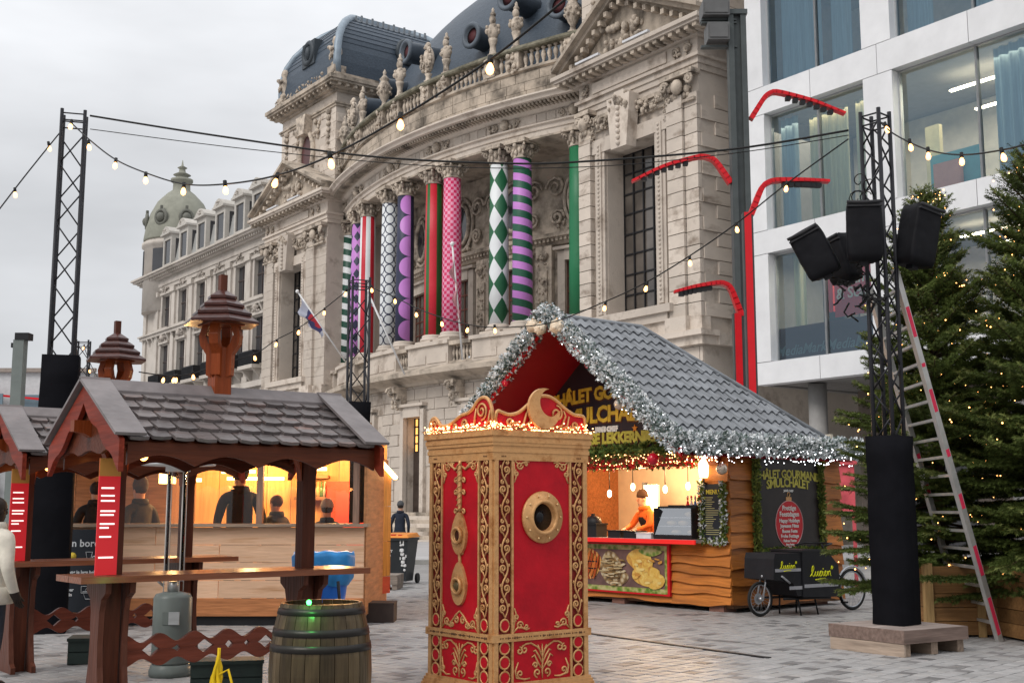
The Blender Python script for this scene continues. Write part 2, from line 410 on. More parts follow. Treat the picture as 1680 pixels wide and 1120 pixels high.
# ---- ledge, parapet and column pedestals
cols = [20.2, 14.35, 11.65, 5.5, 2.75, -2.4, -5.8, -12.0, -15.4, -21.0]
lg = MB(); lg.arc([(33.0,7.95),(33.45,7.95),(33.55,8.1),(34.3,8.3),(34.42,8.32),(34.42,8.55),(33.7,8.82),(33.0,8.82)], -21.8, 21.8, 60)
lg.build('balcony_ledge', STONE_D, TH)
peds = [(18.6, 21.8), (10.1, 16.0), (1.2, 7.1), (-7.4, -.9), (-17.0, -10.4), (-21.8, -19.6)]
pf = MB()
for a0, a1 in peds:
    arcwall(pf, 32.4, 33.66, 8.82, 9.86, a0, a1); pf.arc([(32.3,9.86),(33.8,9.86),(33.8,10.05),(32.3,10.05)], a0-.15, a1+.15, 6)
    arcwall(pf, 33.66, 33.70, 8.95, 9.38, a0+.2, (a0+a1)/2-.1); arcwall(pf, 33.66, 33.70, 8.95, 9.38, (a0+a1)/2+.1, a1-.2)
pf.build('pedestal', STONE, TH)
BALP = [(.06,0),(.09,.02),(.09,.07),(.05,.1),(.045,.2),(.075,.36),(.10,.5),(.085,.62),(.05,.78),(.05,.84),(.09,.88),(.09,.95)]
balm = MB().lathe([(r, z) for r, z in BALP], 8).mesh('baluster', [STONE_CARVED])
for i in range(len(peds)-1):
    a0 = peds[i+1][1]; a1 = peds[i][0]
    b = MB(); arcwall(b, 33.1, 33.6, 8.82, 8.95, a0, a1); arcwall(b, 33.1, 33.7, 9.75, 9.95, a0+.16, a1-.16); b.build('parapet_rail', STONE_D, TH)
    n = int((a1-a0)/.42)
    for j in range(n):
        a = a0 + (a1-a0)*(j+.5)/n; o = put('baluster', balm, TH, loc=PO(a, 33.35, 8.95)); o.scale = (1,1,.85)
# ---- gallery floor, back wall, soffit
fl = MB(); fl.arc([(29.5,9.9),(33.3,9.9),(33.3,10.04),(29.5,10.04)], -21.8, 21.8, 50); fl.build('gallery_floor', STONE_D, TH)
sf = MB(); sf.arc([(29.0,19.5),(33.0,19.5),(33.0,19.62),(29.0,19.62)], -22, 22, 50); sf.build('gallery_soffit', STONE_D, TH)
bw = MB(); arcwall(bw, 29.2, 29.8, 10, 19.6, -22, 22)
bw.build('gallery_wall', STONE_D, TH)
gb = MB(); gb.arc([(29.7,14.9),(29.95,14.9),(30.15,15.2),(30.3,15.25),(30.3,15.45),(29.7,15.5)], -22, 22, 50); 
for i in range(84): a = -21.8 + i*.52; gb.arc([(29.9,15.0),(30.2,15.05),(30.2,15.22),(29.9,15.22)], a, a+.27, 1)
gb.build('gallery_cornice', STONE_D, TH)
bays = [17.3, 8.6, .2, -8.9, -18.2]
for k, b_ in enumerate(bays):
    f = MB(); arcwall(f, 29.75, 30.1, 10, 14.5, b_-2.6, b_-1.75); arcwall(f, 29.75, 30.1, 10, 14.5, b_+1.75, b_+2.6); arcwall(f, 29.75, 30.15, 14.0, 14.55, b_-1.75, b_+1.75)
    arcwall(f, 29.75, 30.3, 14.55, 14.7, b_-2.9, b_+2.9); f.build('gallery_door_frame', STONE, TH)
    d = MB(); arcwall(d, 29.75, 29.85, 10.05, 14.0, b_-1.75, b_+1.75); dd = d.build('gallery_door', BROWNWIN, TH)
    gr = MB()
    for i in range(4): a = b_-1.75+3.5*i/3; arcwall(gr, 29.84, 29.9, 10.05, 14, a-.06, a+.06)
    for i in range(6): arcwall(gr, 29.84, 29.89, 10.05+.78*i, 10.12+.78*i, b_-1.75, b_+1.75)
    gr.build('glazing_bars', mat('red brown frame', (.14,.05,.035), .5), dd)
    # oval medallion over the door with a scrolled surround
    md = MB(); ring = []; ring2 = []
    for i in range(20):
        a = 2*pi*i/20; ring.append(PO(b_ + math.degrees(.72*cos(a)/29.9), 29.95, 17.2 + 1.15*sin(a)))
        ring2.append(PO(b_ + math.degrees(1.05*cos(a)/29.9), 29.9, 17.2 + 1.5*sin(a)))
    md.tube(ring, .13, 6, closed=True); md.tube(ring2, .10, 6, closed=True); md.add([PO(b_, 29.88, 17.2)] + [p for p in ring], [(0, i+1, (i+1) % 20+1) for i in range(20)], 1)
    for s_ in (-1, 1):
        tg = Vector((cos(rad(b_)), sin(rad(b_)), 0)); nm = PO(b_, 1, 0)
        volute(md, PO(b_ + s_*3.0, 29.95, 17.9), tg, nm, .6, .09, s_); volute(md, PO(b_ + s_*2.8, 29.95, 16.3), tg, nm, .45, .09, -s_)
        carve(md, PO(b_ + s_*2.0, 29.9, 15.9), .9, .5, .2, 7, 3*k+s_, tg, nm)
    md.build('oval_medallion', [STONE_CARVED, DARKGLASS], TH)
for a in (12.9, 4.2, -4.1, -13.7):
    p = MB(); arcwall(p, 29.75, 30.05, 10, 14.9, a-1.0, a+1.0); arcwall(p, 30.05, 30.15, 10.6, 13.6, a-.55, a+.55)
    tg = Vector((cos(rad(a)), sin(rad(a)), 0)); nm = PO(a, 1, 0)
    for i in range(5): carve(p, PO(a, 30.15, 10.9+i*.55), .5, .4, .12, 6, i+int(a*7), tg, nm)
    carve(p, PO(a, 30.1, 14.2), .8, .6, .3, 9, int(a*5), tg, nm)
    p.build('gallery_pilaster', STONE_CARVED, TH)

# ---- printed wraps of the columns, as node patterns of angle and height
def wrap(name, fn):
    m, t, b = principled(name); L = t.links.new
    tc = N(t, 'ShaderNodeTexCoord'); sp = N(t, 'ShaderNodeSeparateXYZ'); L(tc.outputs['Object'], sp.inputs[0])
    def M(op, a, c=None, d=None):
        n = N(t, 'ShaderNodeMath', operation=op)
        for i, x in enumerate((a, c, d)):
            if x is None: continue
            if isinstance(x, (int, float)): n.inputs[i].default_value = x
            else: L(x, n.inputs[i])
        return n.outputs[0]
    ang = M('DIVIDE', M('ARCTAN2', sp.outputs[0], M('MULTIPLY', sp.outputs[1], -1)), 2*pi)   # -0.5..0.5, 0 at the front
    def mix(f, c1, c2):
        n = N(t, 'ShaderNodeMix', data_type='RGBA'); L(f, n.inputs[0])
        for i, c in ((6, c1), (7, c2)):
            if isinstance(c, tuple): n.inputs[i].default_value = (*c, 1)
            else: L(c, n.inputs[i])
        return n.outputs[2]
    c = fn(M, ang, sp.outputs[2], mix); L(c, b.inputs['Base Color']); b.inputs['Roughness'].default_value = .5
    nz = N(t, 'ShaderNodeTexNoise', inp={'Scale': 1.6, 'Detail': 2, 'Distortion': .6}); bp = N(t, 'ShaderNodeBump', inp={'Strength': .35, 'Distance': .08}); L(tc.outputs['Object'], nz.inputs['Vector']); L(nz.outputs[0], bp.inputs['Height']); L(bp.outputs[0], b.inputs['Normal'])
    return m
GRN, WHT, LIL, NAVY, REDC, PNK = (.012,.13,.05), (.72,.74,.75), (.52,.20,.58), (.018,.022,.06), (.55,.012,.03), (.75,.28,.38)
fr = lambda M, x: M('FRACT', x)
def spiral(c1, c2, k, tw): return lambda M, a, z, mix: mix(M('GREATER_THAN', fr(M, M('ADD', M('MULTIPLY', z, k), M('MULTIPLY', a, tw))), .5), c1, c2)
def diamonds(c1, c2, na, kz, size=.5, ctr=.17):
    def f(M, a, z, mix):
        u = M('ABSOLUTE', M('SUBTRACT', fr(M, M('ADD', M('MULTIPLY', a, na), 10.5 - ctr*na)), .5)); v = M('ABSOLUTE', M('SUBTRACT', fr(M, M('MULTIPLY', z, kz)), .5))
        return mix(M('LESS_THAN', M('ADD', u, v), size), c1, c2)
    return f
def vstripes(seq, na):
    def f(M, a, z, mix):
        u = fr(M, M('MULTIPLY', M('ADD', a, .5), na)); c = seq[0][1]; cur = seq[0][1]
        for lim, col in seq[1:]: cur = mix(M('GREATER_THAN', u, lim), cur, col)
        return cur
    return f
def checks(M, a, z, mix):
    u = M('GREATER_THAN', fr(M, M('MULTIPLY', M('ADD', a, .5), 9)), .5); v = M('GREATER_THAN', fr(M, M('MULTIPLY', z, 3.1)), .5)
    base_ = mix(M('ABSOLUTE', M('SUBTRACT', u, v)), (.74,.30,.44), (.60,.015,.10))
    return mix(M('MULTIPLY', M('GREATER_THAN', fr(M, M('MULTIPLY', M('ADD', a, .5), 18)), .5), M('ABSOLUTE', M('SUBTRACT', u, v))), base_, (.62,.03,.13))
def circles(c1, c2, na, kz, r, shift=0.):
    def f(M, a, z, mix):
        u = M('SUBTRACT', fr(M, M('ADD', M('MULTIPLY', a, na), .5 + shift)), .5); v = M('SUBTRACT', fr(M, M('MULTIPLY', z, kz)), .5)
        d2 = M('ADD', M('MULTIPLY', u, u), M('MULTIPLY', v, v))
        return mix(M('MULTIPLY', M('GREATER_THAN', d2, .165), M('LESS_THAN', d2, .27)), c2, c1)
    return f
def half_scallops(M, a, z, mix):
    a2 = M('ADD', a, -.275)
    v = M('SUBTRACT', fr(M, M('MULTIPLY', z, .86)), .5); u = M('MULTIPLY', a2, 2.27)
    inside = M('LESS_THAN', M('ADD', M('MULTIPLY', u, u), M('MULTIPLY', v, v)), .245)
    return mix(M('MULTIPLY', inside, M('LESS_THAN', a2, .0)), NAVY, LIL)
WR = [wrap('plain green wrap', lambda M, a, z, mix: mix(M('GREATER_THAN', a, .9), (.008,.16,.06), GRN)),
      wrap('green and lilac spiral wrap', spiral((.008,.085,.045), LIL, 1.36, 1.)),
      wrap('green diamonds on white wrap', diamonds(WHT, (.012,.11,.045), 3.7, .76)),
      wrap('pink check wrap', checks),
      wrap('red and green striped wrap', vstripes([(0,(.03,.14,.03)),(.12,REDC),(.30,(.02,.13,.025)),(.48,REDC),(.82,(.02,.10,.02))], 2.6)),
      wrap('lilac scallops on navy wrap', half_scallops),
      wrap('white discs on navy wrap', circles(NAVY, WHT, 5.6, 1.75, .49, .0)),
      wrap('red and white striped wrap', vstripes([(0,REDC),(.5,WHT)], 5.3)),
      wrap('navy diamonds on lilac wrap', diamonds(LIL, NAVY, 5, 1.3, .4)),
      wrap('green and white spiral wrap', spiral((.01,.07,.045), WHT, 1.3, 1.))]
shaft = MB().lathe([(.50,0),(.50,2.6),(.485,5.2),(.45,8.1)], 28)
colbase = MB(); colbase.box(-.68,-.68,-.56,.68,.68,-.36); colbase.lathe([(.66,-.36),(.70,-.28),(.66,-.2),(.57,-.17),(.60,-.1),(.56,-.02),(.5,0)], 24)
cap = MB(); cap.lathe([(.47,8.1),(.5,8.14),(.46,8.2),(.46,8.5),(.55,8.75)], 18); cap.box(-.66,-.66,8.82,.66,.66,9.0)
for q_ in range(4):
    a = pi/4 + q_*pi/2; ax = Vector((cos(a), sin(a), 0)); volute(cap, ax*.66 + Vector((0,0,8.62)), ax, Vector((-ax.y, ax.x, 0)), .2, .055)
    volute(cap, ax*.66 + Vector((0,0,8.62)) , ax, Vector((ax.y, -ax.x, 0)), .2, .055)
for i in range(16): a = i*pi/8; cap.sphere((.5*cos(a), .5*sin(a), 8.36 + .12*(i % 2)), .12, 6, 4, (.8,.8,1.3))
for i in range(4): a = i*pi/2; cap.sphere((.6*cos(a), .6*sin(a), 8.7), .12, 6, 4)
mb_, mc_ = colbase.mesh('column_base', [STONE]), cap.mesh('capital', [STONE_CARVED])
wl = ['column wrapped in plain green', 'column wrapped in green and lilac spiral stripes', 'column wrapped in green diamonds on white', 'column wrapped in pink and red checks', 'column wrapped in red and green upright stripes',
      'column wrapped in navy with lilac half discs', 'column wrapped in white discs on navy', 'column wrapped in red and white upright stripes', 'column wrapped in navy diamonds on lilac', 'column wrapped in green and white spiral stripes']
for i, phi in enumerate(cols):
    o = put('column', shaft.mesh('column', [WR[i]]), TH, loc=PO(phi, 32.68, 10.6), rotz=rad(phi), label=wl[i])
    put('column_base', mb_, o); put('capital', mc_, o)

# ---- entablature
en = MB()
EPROF = [(32.2,19.6),(33.0,19.6),(33.0,19.85),(33.07,19.87),(33.07,20.08),(33.2,20.12),(33.2,20.2),(33.02,20.22),(33.02,20.72),(33.15,20.75),(33.3,20.85),(33.5,20.9),(33.5,21.0),(34.1,21.02),(34.15,21.15),(34.3,21.22),(34.3,21.3),(33.3,21.5),(32.2,21.5)]
en.arc(EPROF, -22.2, 22.2, 72); en.build('entablature', STONE, TH)
dt = MB()
for i in range(112):
    a = -21.9 + i*.392; dt.arc([(33.3,20.86),(33.88,20.88),(33.92,21.0),(33.3,21.0)], a, a+.2, 1)
dt.build('modillions', STONE_D, TH, kind='stuff')
for i, phi in enumerate([20.2, 13, 4.1, -4.1, -13.7, -20.8]):
    c = MB(); tg = Vector((cos(rad(phi)), sin(rad(phi)), 0)); nm = PO(phi, 1, 0)
    carve(c, PO(phi, 33.05, 20.47), 2.1 if 0 < i < 5 else .8, .42, .2, 26 if 0 < i < 5 else 12, i, tg, nm)
    for s_ in (-1, 1): volute(c, PO(phi + s_*1.2, 33.1, 20.47), tg, nm, .2, .05, s_)
    c.sphere(PO(phi, 33.15, 20.5), .26, 8, 6, (1,1,1.1)); c.build('frieze_carving', STONE_CARVED, TH)
pn = [(6.6, 10.7), (-.9, 1.9), (-11.0, -7.0), (15.4, 19.4), (-19.6, -16.2)]
for a0, a1 in pn:
    n_ = 4
    for i in range(n_):
        b = MB(); x0 = a0 + (a1-a0)*i/n_; x1 = a0 + (a1-a0)*(i+1)/n_
        arcwall(b, 33.0, 33.07, 20.27, 20.68, x0+.03, x1-.03); b.build('frieze_panel', STONE, TH)
# ---- attic and balustrade
at_ = MB(); at_.arc([(32.0,21.4),(33.2,21.4),(33.2,22.95),(33.36,23.0),(33.36,23.12),(32.0,23.12)], -22, 22, 60); at_.build('attic_band', STONE_D, TH)
ab = MB(); z = 21.5
for row in range(3):
    a = -21.9 + (.9 if row % 2 else 0)
    while a < 21.6:
        a2 = min(21.9, a + rnd.uniform(1.7, 2.6)); ab.arc([(33.15,z),(33.235,z),(33.235,z+.45),(33.15,z+.45)], a+.03, a2-.03, 1); a = a2
    z += .47
ab.build('attic_courses', STONE_D, TH, kind='stuff')
tr_ = MB(); tr_.arc([(32.85,24.02),(33.5,24.02),(33.55,24.1),(33.5,24.25),(32.85,24.25)], -22, 22, 60); tr_.build('balustrade_rail', mat('mossy limestone', (.22,.20,.15), .9, var=.3, scale=2, dark=(.08,.075,.05), dscale=1.5, dlo=.4, dhi=.65), TH)
piers = cols[:]
for i, phi in enumerate(piers):
    b = MB(); arcwall(b, 32.9, 33.42, 23.12, 24.02, phi-.6, phi+.6)
    tg = Vector((cos(rad(phi)), sin(rad(phi)), 0)); nm = PO(phi, 1, 0); carve(b, PO(phi, 33.42, 23.5), .6, 1.1, .15, 12, i, tg, nm)
    b.build('balustrade_pier', STONE_CARVED, TH)
ps = sorted(piers)
for i in range(len(ps)-1):
    a0, a1 = ps[i]+.75, ps[i+1]-.75
    if a1 - a0 < .6: continue
    n = max(1, int((a1-a0)/.56))
    for j in range(n): o = put('baluster', balm, TH, loc=PO(a0 + (a1-a0)*(j+.5)/n, 33.15, 23.12)); o.scale = (1.35,1.35,.95)
def finial_mesh(k):
    q = random.Random(k); b = MB()
    if k == 0:    # draped bust on a waisted pedestal
        b.lathe([(.32,0),(.34,.12),(.22,.2),(.18,.55),(.26,.8),(.30,.95)], 10); b.sphere((0,0,1.35), .42, 10, 7, (.95,.75,1.1)); b.sphere((0,-.05,1.95), .23, 8, 6, (.9,1,1.15)); b.lathe([(.16,2.15),(.2,2.25),(.08,2.4),(.1,2.5),(.02,2.6)], 8)
        for i in range(14): b.sphere((q.uniform(-.38,.38), q.uniform(-.3,.1), q.uniform(1.0,1.7)), q.uniform(.1,.17), 6, 4)
    elif k == 1:  # lyre shaped cartouche
        b.lathe([(.3,0),(.32,.12),(.2,.2),(.18,.4),(.26,.55)], 10); b.sphere((0,0,1.35), .62, 10, 8, (.85,.5,1.25))
        for i in range(22): a = q.uniform(0, 2*pi); b.sphere((.5*cos(a), -.22, 1.35+.72*sin(a)), q.uniform(.09,.16), 6, 4)
        b.sphere((0,-.05,2.2), .2, 8, 6); volute(b, (-.3,-.3,1.0), (1,0,0), (0,-1,0), .25, .06); volute(b, (.3,-.3,1.0), (1,0,0), (0,-1,0), .25, .06, -1)
    else:         # vase
        b.lathe([(.3,0),(.33,.12),(.2,.2),(.15,.45),(.3,.65),(.46,1.1),(.48,1.4),(.3,1.7),(.26,1.8),(.36,1.9),(.2,2.05),(.1,2.2),(.14,2.35),(.02,2.55)], 12)
        for i in range(16): a = 2*pi*i/16; b.sphere((.46*cos(a), .46*sin(a), 1.0+.3*(i % 2)), .11, 6, 4)
    return b.mesh('finial', [STONE_CARVED])
fm = [finial_mesh(k) for k in range(3)]
for i, phi in enumerate(piers): put('finial', fm[(2, 0, 0, 0, 1, 0, 2, 0, 1, 2)[i]], TH, loc=PO(phi, 33.15, 24.25), rotz=rad(phi) + (i % 3 - 1)*.2).scale = (.82, .82, .92 + .05*(i % 3))
# ---- roof of the auditorium behind the balustrade: slate courses on a curved slope, round dormers
rf = MB(); prof = [(32.6,22.6)]
for i in range(17):
    u = i/16; r = 32.2 - 6.2*u**1.15; z = 23.4 + 9.2*(1-(1-u)**1.5)
    prof += [(r+.13, z), (r, z+.04)]
prof += [(20,33.0),(20,22.6)]
rf.arc(prof, -24, 24, 56); rf.build('slate_roof', SLATE, TH)
for i, (phi, z) in enumerate([(18.0, 26.3), (12.3, 27.6), (7.6, 26.3), (-3.6, 27.4), (-9, 26.2), (-16.5, 26.4)]):
    b = MB(); R1 = .60; M = Matrix.Translation(PO(phi, 27.5, z)) @ Matrix.Rotation(rad(phi), 4, 'Z') @ Matrix.Rotation(pi/2, 4, 'X')
    b.lathe([(R1,0),(R1,4.8),(R1+.10,4.85),(R1+.12,4.98),(R1+.05,5.05),(R1-.12,5.03),(R1-.14,4.8)], 22, M=M)
    o = b.build('round_dormer', mat('dark lead dormer', (.10,.12,.145), .5, var=.2, scale=2), TH)
    d = MB().lathe([(R1-.13,4.82),(.02,4.86)], 22, M=M); d.build('dormer_louvre', mat('red brown louvre', (.09,.025,.028), .6), o)

# ---- corner pavilions
def pavilion(sg):
    X = lambda s: sg * s
    sA, sB, q = (13.3 if sg > 0 else 11.7), 20.7, 32.1
    # core walls with a window opening, deep reveals
    b = MB()
    for (x0, x1, z0, z1) in [(sA, 15.0, 0, 19.5), (18.2, sB, 0, 19.5), (15.0, 18.2, 0, 10.0), (15.0, 18.2, 17.3, 19.5)]: b.box(X(x0), -q, z0, X(x1), -q+1.6, z1)
    b.box(X(sA), -q+1.6, 0, X(sA+1), -22, 19.5); b.box(X(sB-1), -q+1.6, 0, X(sB), -22, 19.5); b.box(X(sA+1), -22.5, 0, X(sB-1), -22, 19.5)
    b.build('pavilion_wall', STONE, TH)
    # window
    wn = MB(); wn.box(X(15.0), -q+1.0, 10.0, X(18.2), -q+1.1, 17.3); wo = wn.build('tall_window', BROWNWIN, TH)
    gb = MB()
    for i in range(6): x = 15.0 + 3.2*i/5; gb.box(X(x)-.035, -q+.93, 10.0, X(x)+.035, -q+.995, 17.3)
    for i in range(9): z = 10.0 + 7.3*i/8; gb.box(X(15.0), -q+.95, z-.035, X(18.2), -q+1.0, z+.035)
    gb.build('glazing_bars', IRON, wo)
    fr_ = MB()
    for (x0, x1) in ((14.35, 14.98), (18.22, 18.85)): fr_.box(X(x0), -q-.16, 9.9, X(x1), -q+.02, 17.9); fr_.box(X(x0+.16), -q-.24, 10.0, X(x1-.16), -q-.159, 17.7)
    fr_.box(X(14.2), -q-.2, 17.32, X(19.0), -q+.02, 17.95); fr_.box(X(13.9), -q-.5, 9.55, X(19.3), -q+.02, 9.88); fr_.box(X(14.2), -q-.35, 9.2, X(19.0), -q+.02, 9.549)
    for i in range(40): fr_.sphere((X(14.66), -q-.24, 10.2+i*.19), .075, 6, 4); fr_.sphere((X(18.53), -q-.24, 10.2+i*.19), .075, 6, 4)
    fr_.build('window_frame', STONE, wo)
    ks = MB(); ks.prism([(X(16.1),17.0),(X(17.1),17.0),(X(17.35),19.3),(X(15.85),19.3)], -q-.75, -q-.19); ks.prism([(X(16.2),19.3),(X(17.0),19.3),(X(16.9),19.55),(X(16.3),19.55)], -q-.7, -q-.1)
    for i in range(7): ks.sphere((X(16.6), -q-.78, 17.2+i*.26), .12, 6, 4)
    ks.build('keystone', STONE, TH)
    # giant pilasters of blocks
    blocks = [(sA+.02, 14.15, .18), (19.05, 20.0, .18), (20.0, sB+.05, .05)] if sg > 0 else [(sA+.02, 13.1, 0), (13.1, 14.15, .18), (19.05, 20.0, .18), (20.0, sB+.05, .05)]
    st = MB(); unit = MB().box(-.5,-.5,-.5,.5,.5,.5).mesh('stone_block', [STONE])
    z = 9.2; row = 0
    while z < 18.1:
        for (x0, x1, pr) in blocks:
            if sg > 0:
                o = put('stone_block', unit, TH, loc=(X((x0+x1)/2), -q-pr/2-.03, z+.29)); o.scale = (x1-x0-.035, pr+.12+rnd.uniform(0,.03), .545)
            else: st.box(X(x0)+.01, -q-pr-.06, z+.008, X(x1)-.01, -q+.02, z+.572)
        if sg > 0:                     # blocks on the returning side
            for j in range(2):
                y0 = -q + .1 + j*1.6 + (.8 if row % 2 else 0)
                o = put('stone_block', unit, TH, loc=(sB+.01, y0+.75, z+.29)); o.scale = (.12+rnd.uniform(0,.03), 1.55, .545)
        z += .58; row += 1
    # lower storey rustication
    z = 1.4; row = 0
    while z < 8.0:
        x = sA + (0 if row % 2 else .7) ; st.box(X(sA)+.01*sg, -q-.07, z+.012, X(x if x > sA else sA+.6), -q+.02, z+.59)
        while x < sB:
            x2 = min(sB, x + rnd.uniform(1.1, 1.5))
            st.box(X(x)+.012*sg, -q-.07-rnd.uniform(0,.02), z+.012, X(x2)-.012*sg, -q+.02, z+.59); x = x2
        z += .6; row += 1
    st.build('ashlar_courses', STONE, TH, kind='stuff')
    lo = MB(); lo.box(X(sA-.1), -q-.35, 8.05, X(sB+.25), -q+.5, 8.4); lo.box(X(sA-.2), -q-.55, 8.4, X(sB+.4), -q+.5, 8.62); lo.box(X(sA), -q-.2, 8.62, X(sB+.1), -q+.3, 9.2)
    lo.build('base_moulding', STONE, TH); lo = MB(); lo.box(X(sB-.3), -q+.5, 8.05, X(sB+.35), -24, 8.55); lo.build('side_moulding', STONE, TH); lo = MB(); lo.box(X(max(13.0, sA-.05)), -q-.45, 8.6, X(14.3), -q+.1, 9.25); lo.build('pilaster_base', STONE, TH); lo = MB(); lo.box(X(18.95), -q-.45, 8.6, X(20.15), -q+.1, 9.25); lo.build('pilaster_base', STONE, TH); lo = MB()
    lo.box(X(sA-.05), -q-.2, 0, X(sB+.15), -q+.1, 1.4)
    lo.build('pavilion_plinth', STONE, TH)
    # capitals, swag and brackets
    for (x0, x1) in ((sA+.1, 14.2), (19.0, 20.7)):
        cp = MB(); cx = (x0+x1)/2; cp.box(X(x0), -q-.28, 18.1, X(x1), -q+.02, 18.22); cp.box(X(x0-.1), -q-.5, 19.2, X(x1+.1), -q+.02, 19.4)
        carve(cp, (X(cx), -q-.1, 18.7), (x1-x0)*.9, .8, .35, 26, int(cx*3)+sg)
        for e in (x0+.12, x1-.12): volute(cp, (X(e), -q-.42, 18.95), (1,0,0), (0,-1,0), .24, .07, 1 if e < cx else -1)
        cp.sphere((X(cx), -q-.4, 18.8), .3, 8, 6, (1,.7,1.1)); cp.build('pilaster_capital', STONE_CARVED, TH)
    sw = MB()
    for (x0, x1) in ((14.3, 16.3), (16.9, 19.0)):
        for i in range(16):
            u = i/15; x = x0+(x1-x0)*u; z = 18.85 - .75*4*u*(1-u)*.55 + .25*(u if x0 < 16 else 1-u)
            r = .16+.12*(4*u*(1-u)); carve(sw, (X(x), -q-.22, z), r*1.8, r*1.8, .3, 4, i)
        for i in range(6): carve(sw, (X(x0 if x0 < 16 else x1), -q-.2, 18.7-i*.18), .35-.03*i, .3, .2, 4, 60+i)
    sw.box(X(14.3), -q-.12, 18.35, X(19.0), -q+.01, 18.45); sw.box(X(14.3), -q-.12, 18.95, X(19.0), -q+.01, 19.1); sw.box(X(14.3), -q-.10, 18.65, X(19.0), -q+.01, 18.75)
    carve(sw, (X(16.6), -q-.7, 19.1), 1.1, .7, .3, 14, 9)
    sw.build('swag_carving', STONE_CARVED, TH, kind='stuff')
    # entablature, pediment
    e = MB()
    def ring(mb, p, z0, z1):           # a slab round three sides, proud by p
        mb.box(X(sA-p), -q-p, z0, X(sB+p), -q+1.0, z1); mb.box(X(sB-.5), -q+1.0, z0, X(sB+p), -23, z1)
    for (p, z0, z1) in [(.08,19.4,19.66),(.14,19.66,19.92),(.26,19.92,20.06),(.1,20.06,20.75),(.3,20.75,20.88),(.95,21.0,21.12),(1.05,21.12,21.3)]: ring(e, p, z0, z1)
    ring(e, .5, 20.88, 20.999)
    e.build('pavilion_entablature', STONE, TH)
    md = MB(); n = 20
    for i in range(n):
        x = sA - .7 + (sB - sA + 1.4)*i/(n-1); md.box(X(x)-.11, -q-.88, 20.82, X(x)+.11, -q-.3, 20.998)
    for i in range(7): y = -q+.2+i*.47; md.box(X(sB+.3), y, 20.82, X(sB+.88), y+.22, 20.998)
    md.build('modillions', STONE_D, TH, kind='stuff')
    pb = MB(); pb.box(X(14.2), -q-.16, 20.18, X(19.0), -q-.08, 20.66); pb.build('frieze_panel', STONE, TH)
    fc = MB()
    for x in ((13.7,) if sg > 0 else (12.8, 13.6)) + (19.6, 20.3): carve(fc, (X(x), -q-.1, 20.4), .45, .55, .15, 9, int(x*10)); volute(fc, (X(x), -q-.2, 20.4), (1,0,0), (0,-1,0), .2, .05)
    fc.build('frieze_carving', STONE_CARVED, TH, kind='stuff')
    pd = MB(); mid = 16.35; zt = 23.95
    pd.prism([(X(sA-.3),21.3),(X(sB+.3),21.3),(X(mid),zt-.1)], -q-.15, -q+.6)
    for (x0) in (sA-1.0, sB+1.0):
        for (pr, o_, th) in ((1.05, .22, .2), (.75, .02, .22), (.4, -.2, .22)):
            a = Vector((X(x0), 0, 21.42+o_)); b_ = Vector((X(mid), 0, zt+o_+.1)); d = (b_-a).normalized(); 
            pd.prism([(a.x, a.z-th/2), (b_.x, b_.z-th/2), (b_.x, b_.z+th/2), (a.x, a.z+th/2)], -q-pr, -q+.55)
    pd.build('pediment', STONE_D, TH)
    pc = MB(); carve(pc, (X(mid), -q-.16, 22.3), 2.6, 1.0, .35, 30, 4)
    for i in range(9):
        u = (i+.5)/9
        for x0 in (sA-.6, sB+.6): pc.box(X(x0+(mid-x0)*u)-.1, -q-.7, 21.42+(zt-21.4)*u-.34, X(x0+(mid-x0)*u)+.1, -q-.35, 21.42+(zt-21.4)*u-.12)
    pc.build('pediment_carving', STONE_CARVED, TH, kind='stuff')
    # two strip floodlights on the cornice
    for x in (14.0, 17.2):
        f = MB(); f.box(X(x), -q-1.0, 21.42, X(x+1.6), -q-.85, 21.52); f.build('strip_floodlight', mat('pale metal', (.6,.6,.62), .4), TH)
    # tower storey with an oval window
    tA, tB, tq = 12.4, 20.4, 31.3
    t = MB(); t.box(X(tA), -tq, 21.3, X(tB), -21.5, 28.4); t.build('tower_wall', STONE, TH)
    tw = MB(); z = 21.6; row = 0
    while z < 27.4:
        x = tA - .7*(row % 2)
        while x < tB:
            x2 = min(tB, x+1.4); xs = max(x, tA)
            if not (xs < 17.9 and x2 > 14.9 and z > 22.8 and z < 27): tw.box(X(xs)+.01*sg, -tq-.04, z+.01, X(x2)-.01*sg, -tq+.02, z+.58)
            x = x2
        y = -tq + .7*(row % 2) + .05
        while y < -22:
            for fx in (tA, tB): tw.box(X(fx)-.04, y, z+.01, X(fx)+.04, y+1.38, z+.58)
            y += 1.4
        z += .59; row += 1
    tw.build('tower_courses', STONE, TH, kind='stuff')
    ov = MB(); ring1 = []; n = 24
    for i in range(n): a = 2*pi*i/n; ring1.append((X(16.4)+.95*cos(a), -tq-.08, 25.0+1.55*sin(a)))
    ov.tube(ring1, .2, 6, closed=True); ov.add([(X(16.4), -tq-.06, 25.0)] + [(p[0], -tq-.06, p[2]) for p in ring1], [(0, i+1, (i+1) % n+1) for i in range(n)], 1)
    ov.prism([(X(16.4)-.45,26.3),(X(16.4)+.45,26.3),(X(16.4)+.7,27.6),(X(16.4)-.7,27.6)], -tq-.6, -tq)
    for s_ in (-1, 1): carve(ov, (X(16.4)+s_*1.5, -tq, 26.4), .8, 1.2, .3, 12, 5+s_); carve(ov, (X(16.4)+s_*1.4, -tq, 23.6), .6, .9, .3, 9, 8+s_)
    ov.build('oval_window', [STONE_CARVED, mat('maroon oval glass', (.10,.04,.04), .3)], TH)
